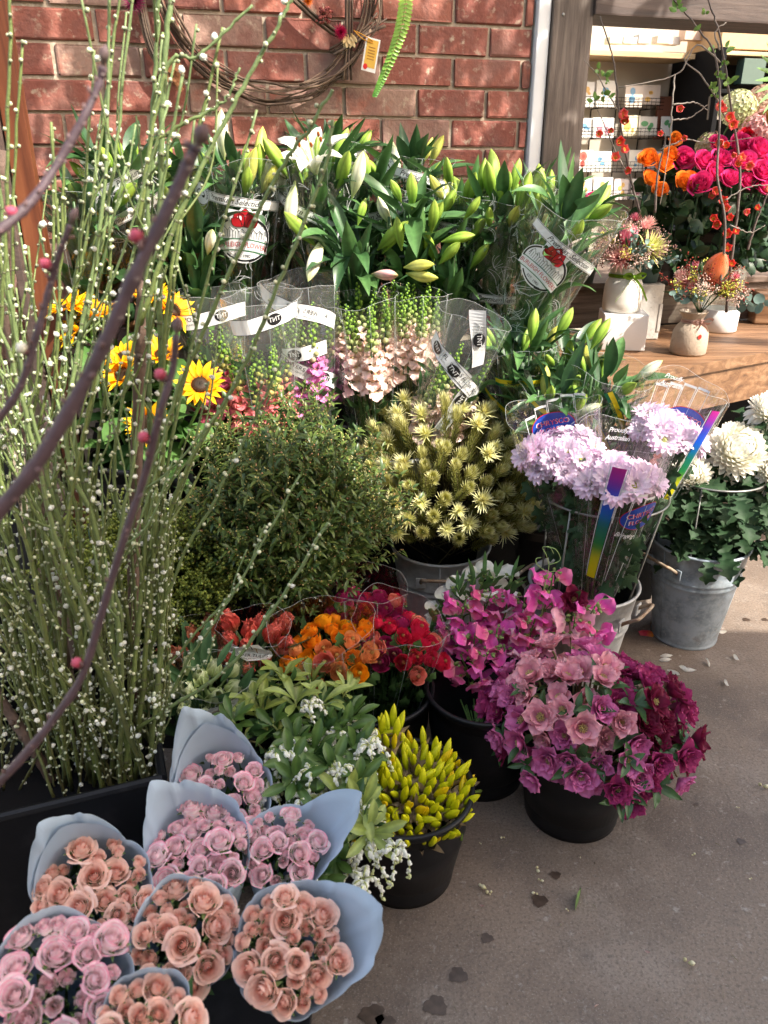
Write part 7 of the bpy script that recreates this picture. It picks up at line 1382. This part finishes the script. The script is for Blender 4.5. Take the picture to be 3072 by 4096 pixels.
for k in range(8): o = V3(U(-.012, .012), U(-.01, .01), U(-.01, .01)); q.add(tube(curve_pts([wloc(555, -20) + o, wloc(590, 150) + o, wloc(640, 260) + o, wloc(720, 330) + o], 14), U(.003, .006), 5, lerp((.05, .032, .024), (.12, .08, .05), rng.random())))
part('vine_tie', q, M_STRAW, wre)
def pompom(col, R, n): 
    g = MB()
    for i in range(n): f = i / n; g.add(blade(R, R * .16, 'needle', .2, 0, .1, 0, 3, 3, [(0, col * .5), (1, col)]), fpetal(i * 2.4, .05 + 1.7 * f, 0, 0))
    return g
part('dried_flower', pompom(c(190, 20, 80), .024, 90), M_PETAL, wre, frame(wloc(1360, 128, .07), WN))
part('dried_flower', pompom(c(130, 40, 80), .034, 90), M_PETAL, wre, frame(wloc(535, 10, .07), WN), label='large dusty purple dried flower')
part('dried_flower', pompom(c(230, 120, 20), .018, 60), M_PETAL, wre, frame(wloc(1230, 4, .07), WN), label='small orange dried flower')
part('dried_berries', dotty(6, .016, 8, (c(120, 50, 50), c(180, 100, 90)), .0042, 9, .03), M_BUD, wre, frame(wloc(1285, 60, .06), WN))
q = MB(); 
for i in range(26): q.add(blade(.03, .012, 'lance', .5, .2, .1, .05, 3, 4, [(0, c(170, 140, 90)), (1, c(214, 190, 140))]), frame(wloc(1400 + U(-14, 14), 150 + U(-20, 14), .06), (U(-1, 1), U(-.2, 1), -1)))
for i in range(10): q.add(blade(.07, .026, 'oak', .6, .2, .1, .06, 3, 8, [(0, c(110, 70, 40)), (1, c(150, 100, 60))]), frame(wloc(690 + U(-30, 30), 250 + U(-50, 50), .06), (U(-.5, .5), -.4, -1)))
part('dried_seed_head', q, M_STRAW, wre)
tg = thing('price_tag', 'white edged yellow card tag with a red dot tied to the wreath', 'tag', None); s_, z_ = onwall(1483, 220, .085)
Mt = MW @ T4(s_, -.085, z_) ; Rr = np.eye(4); an = .20; Rr[:3, :3] = [[cos(an), 0, sin(an)], [0, 1, 0], [-sin(an), 0, cos(an)]]; Mt = Mt @ Rr
g = MB(); g.add(box(.046, .0012, .092, .0003, (.76, .75, .72))); g.add(box(.036, .0006, .076, .0001, c(214, 170, 70)), T4(0, -.001, .003)); 
for k in range(5): g.add(box(.022, .0004, .003, 0, c(160, 110, 40)), T4(0, -.0016, .02 - .008 * k))
V, F = ell2(.007, .008, 18); g.add((np.stack([V[:, 0] - .012, 0 * V[:, 0] - .0020, V[:, 1] - .034], 1), F, (.6, .02, .02))); part('card', g, M_PRINT, tg, Mt, False)
g = MB(); g.add(tube(curve_pts([wallpt(*onwall(1415, 120, .08), .08), wallpt(*onwall(1450, 155, .09), .09), wallpt(*onwall(1490, 172, .088), .088)], 10), .0014, 4, c(214, 150, 40))); g.add(tube(curve_pts([wallpt(*onwall(1425, 125, .08), .08), wallpt(*onwall(1470, 150, .09), .09), wallpt(*onwall(1492, 165, .088), .088)], 10), .0014, 4, c(214, 150, 40))); part('string', g, M_STRAW, tg)
fe = thing('fern_frond', 'bright green fern frond hanging down in front of the bricks', 'fern', None); q = MB(); P_ = curve_pts(seg_px([(1610, -300, 2.6), (1625, -60, 2.58), (1612, 80, 2.57), (1575, 200, 2.57), (1530, 310, 2.58), (1500, 380, 2.58)]), 40); q.add(tube(P_, np.linspace(.002, .0008, 40), 5, c(120, 150, 50))); part('stalk', q, M_STEM, fe)
q = MB()
for i in range(2, 40):
    d = unit(P_[min(i + 1, 39)] - P_[i - 1]); f = i / 40; s_ = .021 * (1.1 - .75 * max(0, f - .4) / .6)
    for sd_ in (-1, 1): q.add(blade(s_, .010, 'strap', .5, .1, .15, .08, 3, 5, [(0, lerp(c(150, 190, 70), c(70, 120, 40), f)), (1, lerp(c(180, 214, 90), c(80, 140, 50), f))], seed=i), frame(P_[i], V3(sd_, -.3 * rng.random(), 0) + d * .35, 0, 1, up=(0, -1, .2)))
part('leaflets', q, M_LEAF, fe)

# ------------------------------------------------------------------ on the floor
WP = [(2730, 2670), (2760, 2690), (2838, 2670), (2935, 2700), (2840, 2725), (2890, 2720), (2955, 2530), (2910, 2530), (2710, 2630), (2620, 2640), (2680, 2690), (2660, 2600)]
for i, (px, py) in enumerate([(2635, 2640), (2640, 2625), (2730, 2680), (2715, 2665), (2838, 2668), (2932, 2620), (2895, 2720), (2908, 2528), (2650, 2690), (2720, 2700)]):
    p_ = atz(px, py, .004); q = MB(); q.add(blade(.040, .015, 'lance', -1.1 + .2 * (i % 4), .5, 0, .05, 3, 6, [(0, c(246, 244, 236)), (1, c(254, 254, 252))]), frame((0, 0, .001), (1, 0, .2), 0)); tag(part('fallen_petal', q, M_PETAL, None, T4(*p_, U(0, 6))), 'curled white petal fallen on the shaded floor by the galvanised bucket', 'petal', 'white petals on the floor')
p_ = atz(2615, 2545, .004); q = MB(); q.add(blade(.05, .034, 'round', -.6, .4, 0, .08, 7, 7, [(0, c(230, 150, 40)), (.5, c(220, 70, 90)), (1, c(226, 90, 110))]), frame((0, 0, .002), (1, 0, .15))); tag(part('fallen_petal', q, M_PETAL, None, T4(*p_, 2.6)), 'yellow and pink petal on the floor beside the galvanised bucket', 'petal')
p_ = atz(2300, 3645, .003); q = MB(); q.add(blade(.055, .026, 'lance', -.3, .3, .1, .05, 5, 7, [(0, G_PALE), (1, (.12, .22, .06))]), frame((0, 0, .002), (1, 0, .12))); tag(part('fallen_leaf', q, M_LEAF, None, T4(*p_, 1.0)), 'single green leaf lying on the bare floor', 'leaf')
for i, (px, py, s) in enumerate([(1945, 3560, 1), (1930, 3548, .7), (1965, 3575, .5), (2145, 3480, .8), (2010, 3350, .5), (2160, 3525, .6), (2140, 3573, .6), (3050, 3150, 1.1), (2750, 3855, 1.0), (2775, 3422, .5), (2950, 3230, .4), (3000, 3515, .4), (1920, 3375, .3), (2270, 3640, .35), (2320, 3430, .25)]):
    p_ = atz(px, py, .004); q = MB(); q.add(ellip(.014 * s, .005 * s, 7, 5, [(0, c(190, 180, 120)), (1, c(236, 232, 206))]), frame((0, 0, .003 * s), (1, .3, .25))); q.add(ball(.004 * s, 6, 4, c(214, 204, 160)), T4(-.006 * s, .004 * s, .003 * s)); tag(part('fallen_bud', q, M_BUD, None, T4(*p_, U(0, 6))), 'small cream flower bud dropped on the bare floor', 'bud', 'fallen buds on the floor')
for i in range(46):
    p_ = atz(U(1500, 3072), U(2560, 4090), .002); q = MB(); k = rng.random()
    if k < .5: q.add(ball(U(.0012, .003), 6, 4, lerp((.10, .07, .05), (.40, .34, .26), rng.random()), .6), T4(0, 0, .001)); lb, nm = 'tiny crumb of soil or stone on the bare floor', 'crumb'
    elif k < .8: q.add(blade(U(.012, .03), .0016, 'needle', .3, 0, .1, 0, 3, 4, [(0, (.16, .16, .06)), (1, (.30, .26, .14))]), frame((0, 0, .001), (1, 0, .04))); lb, nm = 'thin dry plant needle on the bare floor', 'needle'
    else: q.add(blade(U(.008, .014), .006, 'round', .4, .3, 0, .05, 3, 4, [(0, c(190, 150, 150)), (1, c(214, 190, 186))]), frame((0, 0, .001), (1, 0, .1))); lb, nm = 'small faded petal scrap on the bare floor', 'petal'
    tag(part('floor_' + nm, q, M_SOFTLEAF, None, T4(*p_, U(0, 6))), lb, nm, 'tiny scraps on the floor')
wetm = mat("wet_concrete", (.07, .048, .036), .28, vary=.35, vscale=60)
for i, (px, py, r_) in enumerate([(2222, 3500, .013), (2158, 3602, .019), (1948, 3752, .014), (1833, 3900, .020), (1742, 4022, .024), (1490, 4060, .026), (1465, 3835, .016), (1540, 4090, .02), (2965, 3365, .011), (2985, 2478, .014), (3060, 2478, .012), (2785, 3216, .006)]):
    r_ *= .8; p_ = atz(px, py, .0015); a = np.linspace(0, 2 * pi, 40, endpoint=False); R_ = r_ * (1 + .13 * np.sin(3 * a + i) + .08 * np.sin(7 * a + 2 * i) + nr.uniform(-.04, .04, 40)); V = np.stack([R_ * np.cos(a) * 1.1, R_ * np.sin(a) * .95, 0 * a], 1); V = np.vstack([V, [0, 0, 0]]); k = np.arange(40)
    q = MB(); q.add((V, np.stack([k, (k + 1) % 40, np.full(40, 40)], 1), (1, 1, 1))); o = struct('floor_stain', q, wetm); o.matrix_local = Matrix(T4(*p_).tolist())
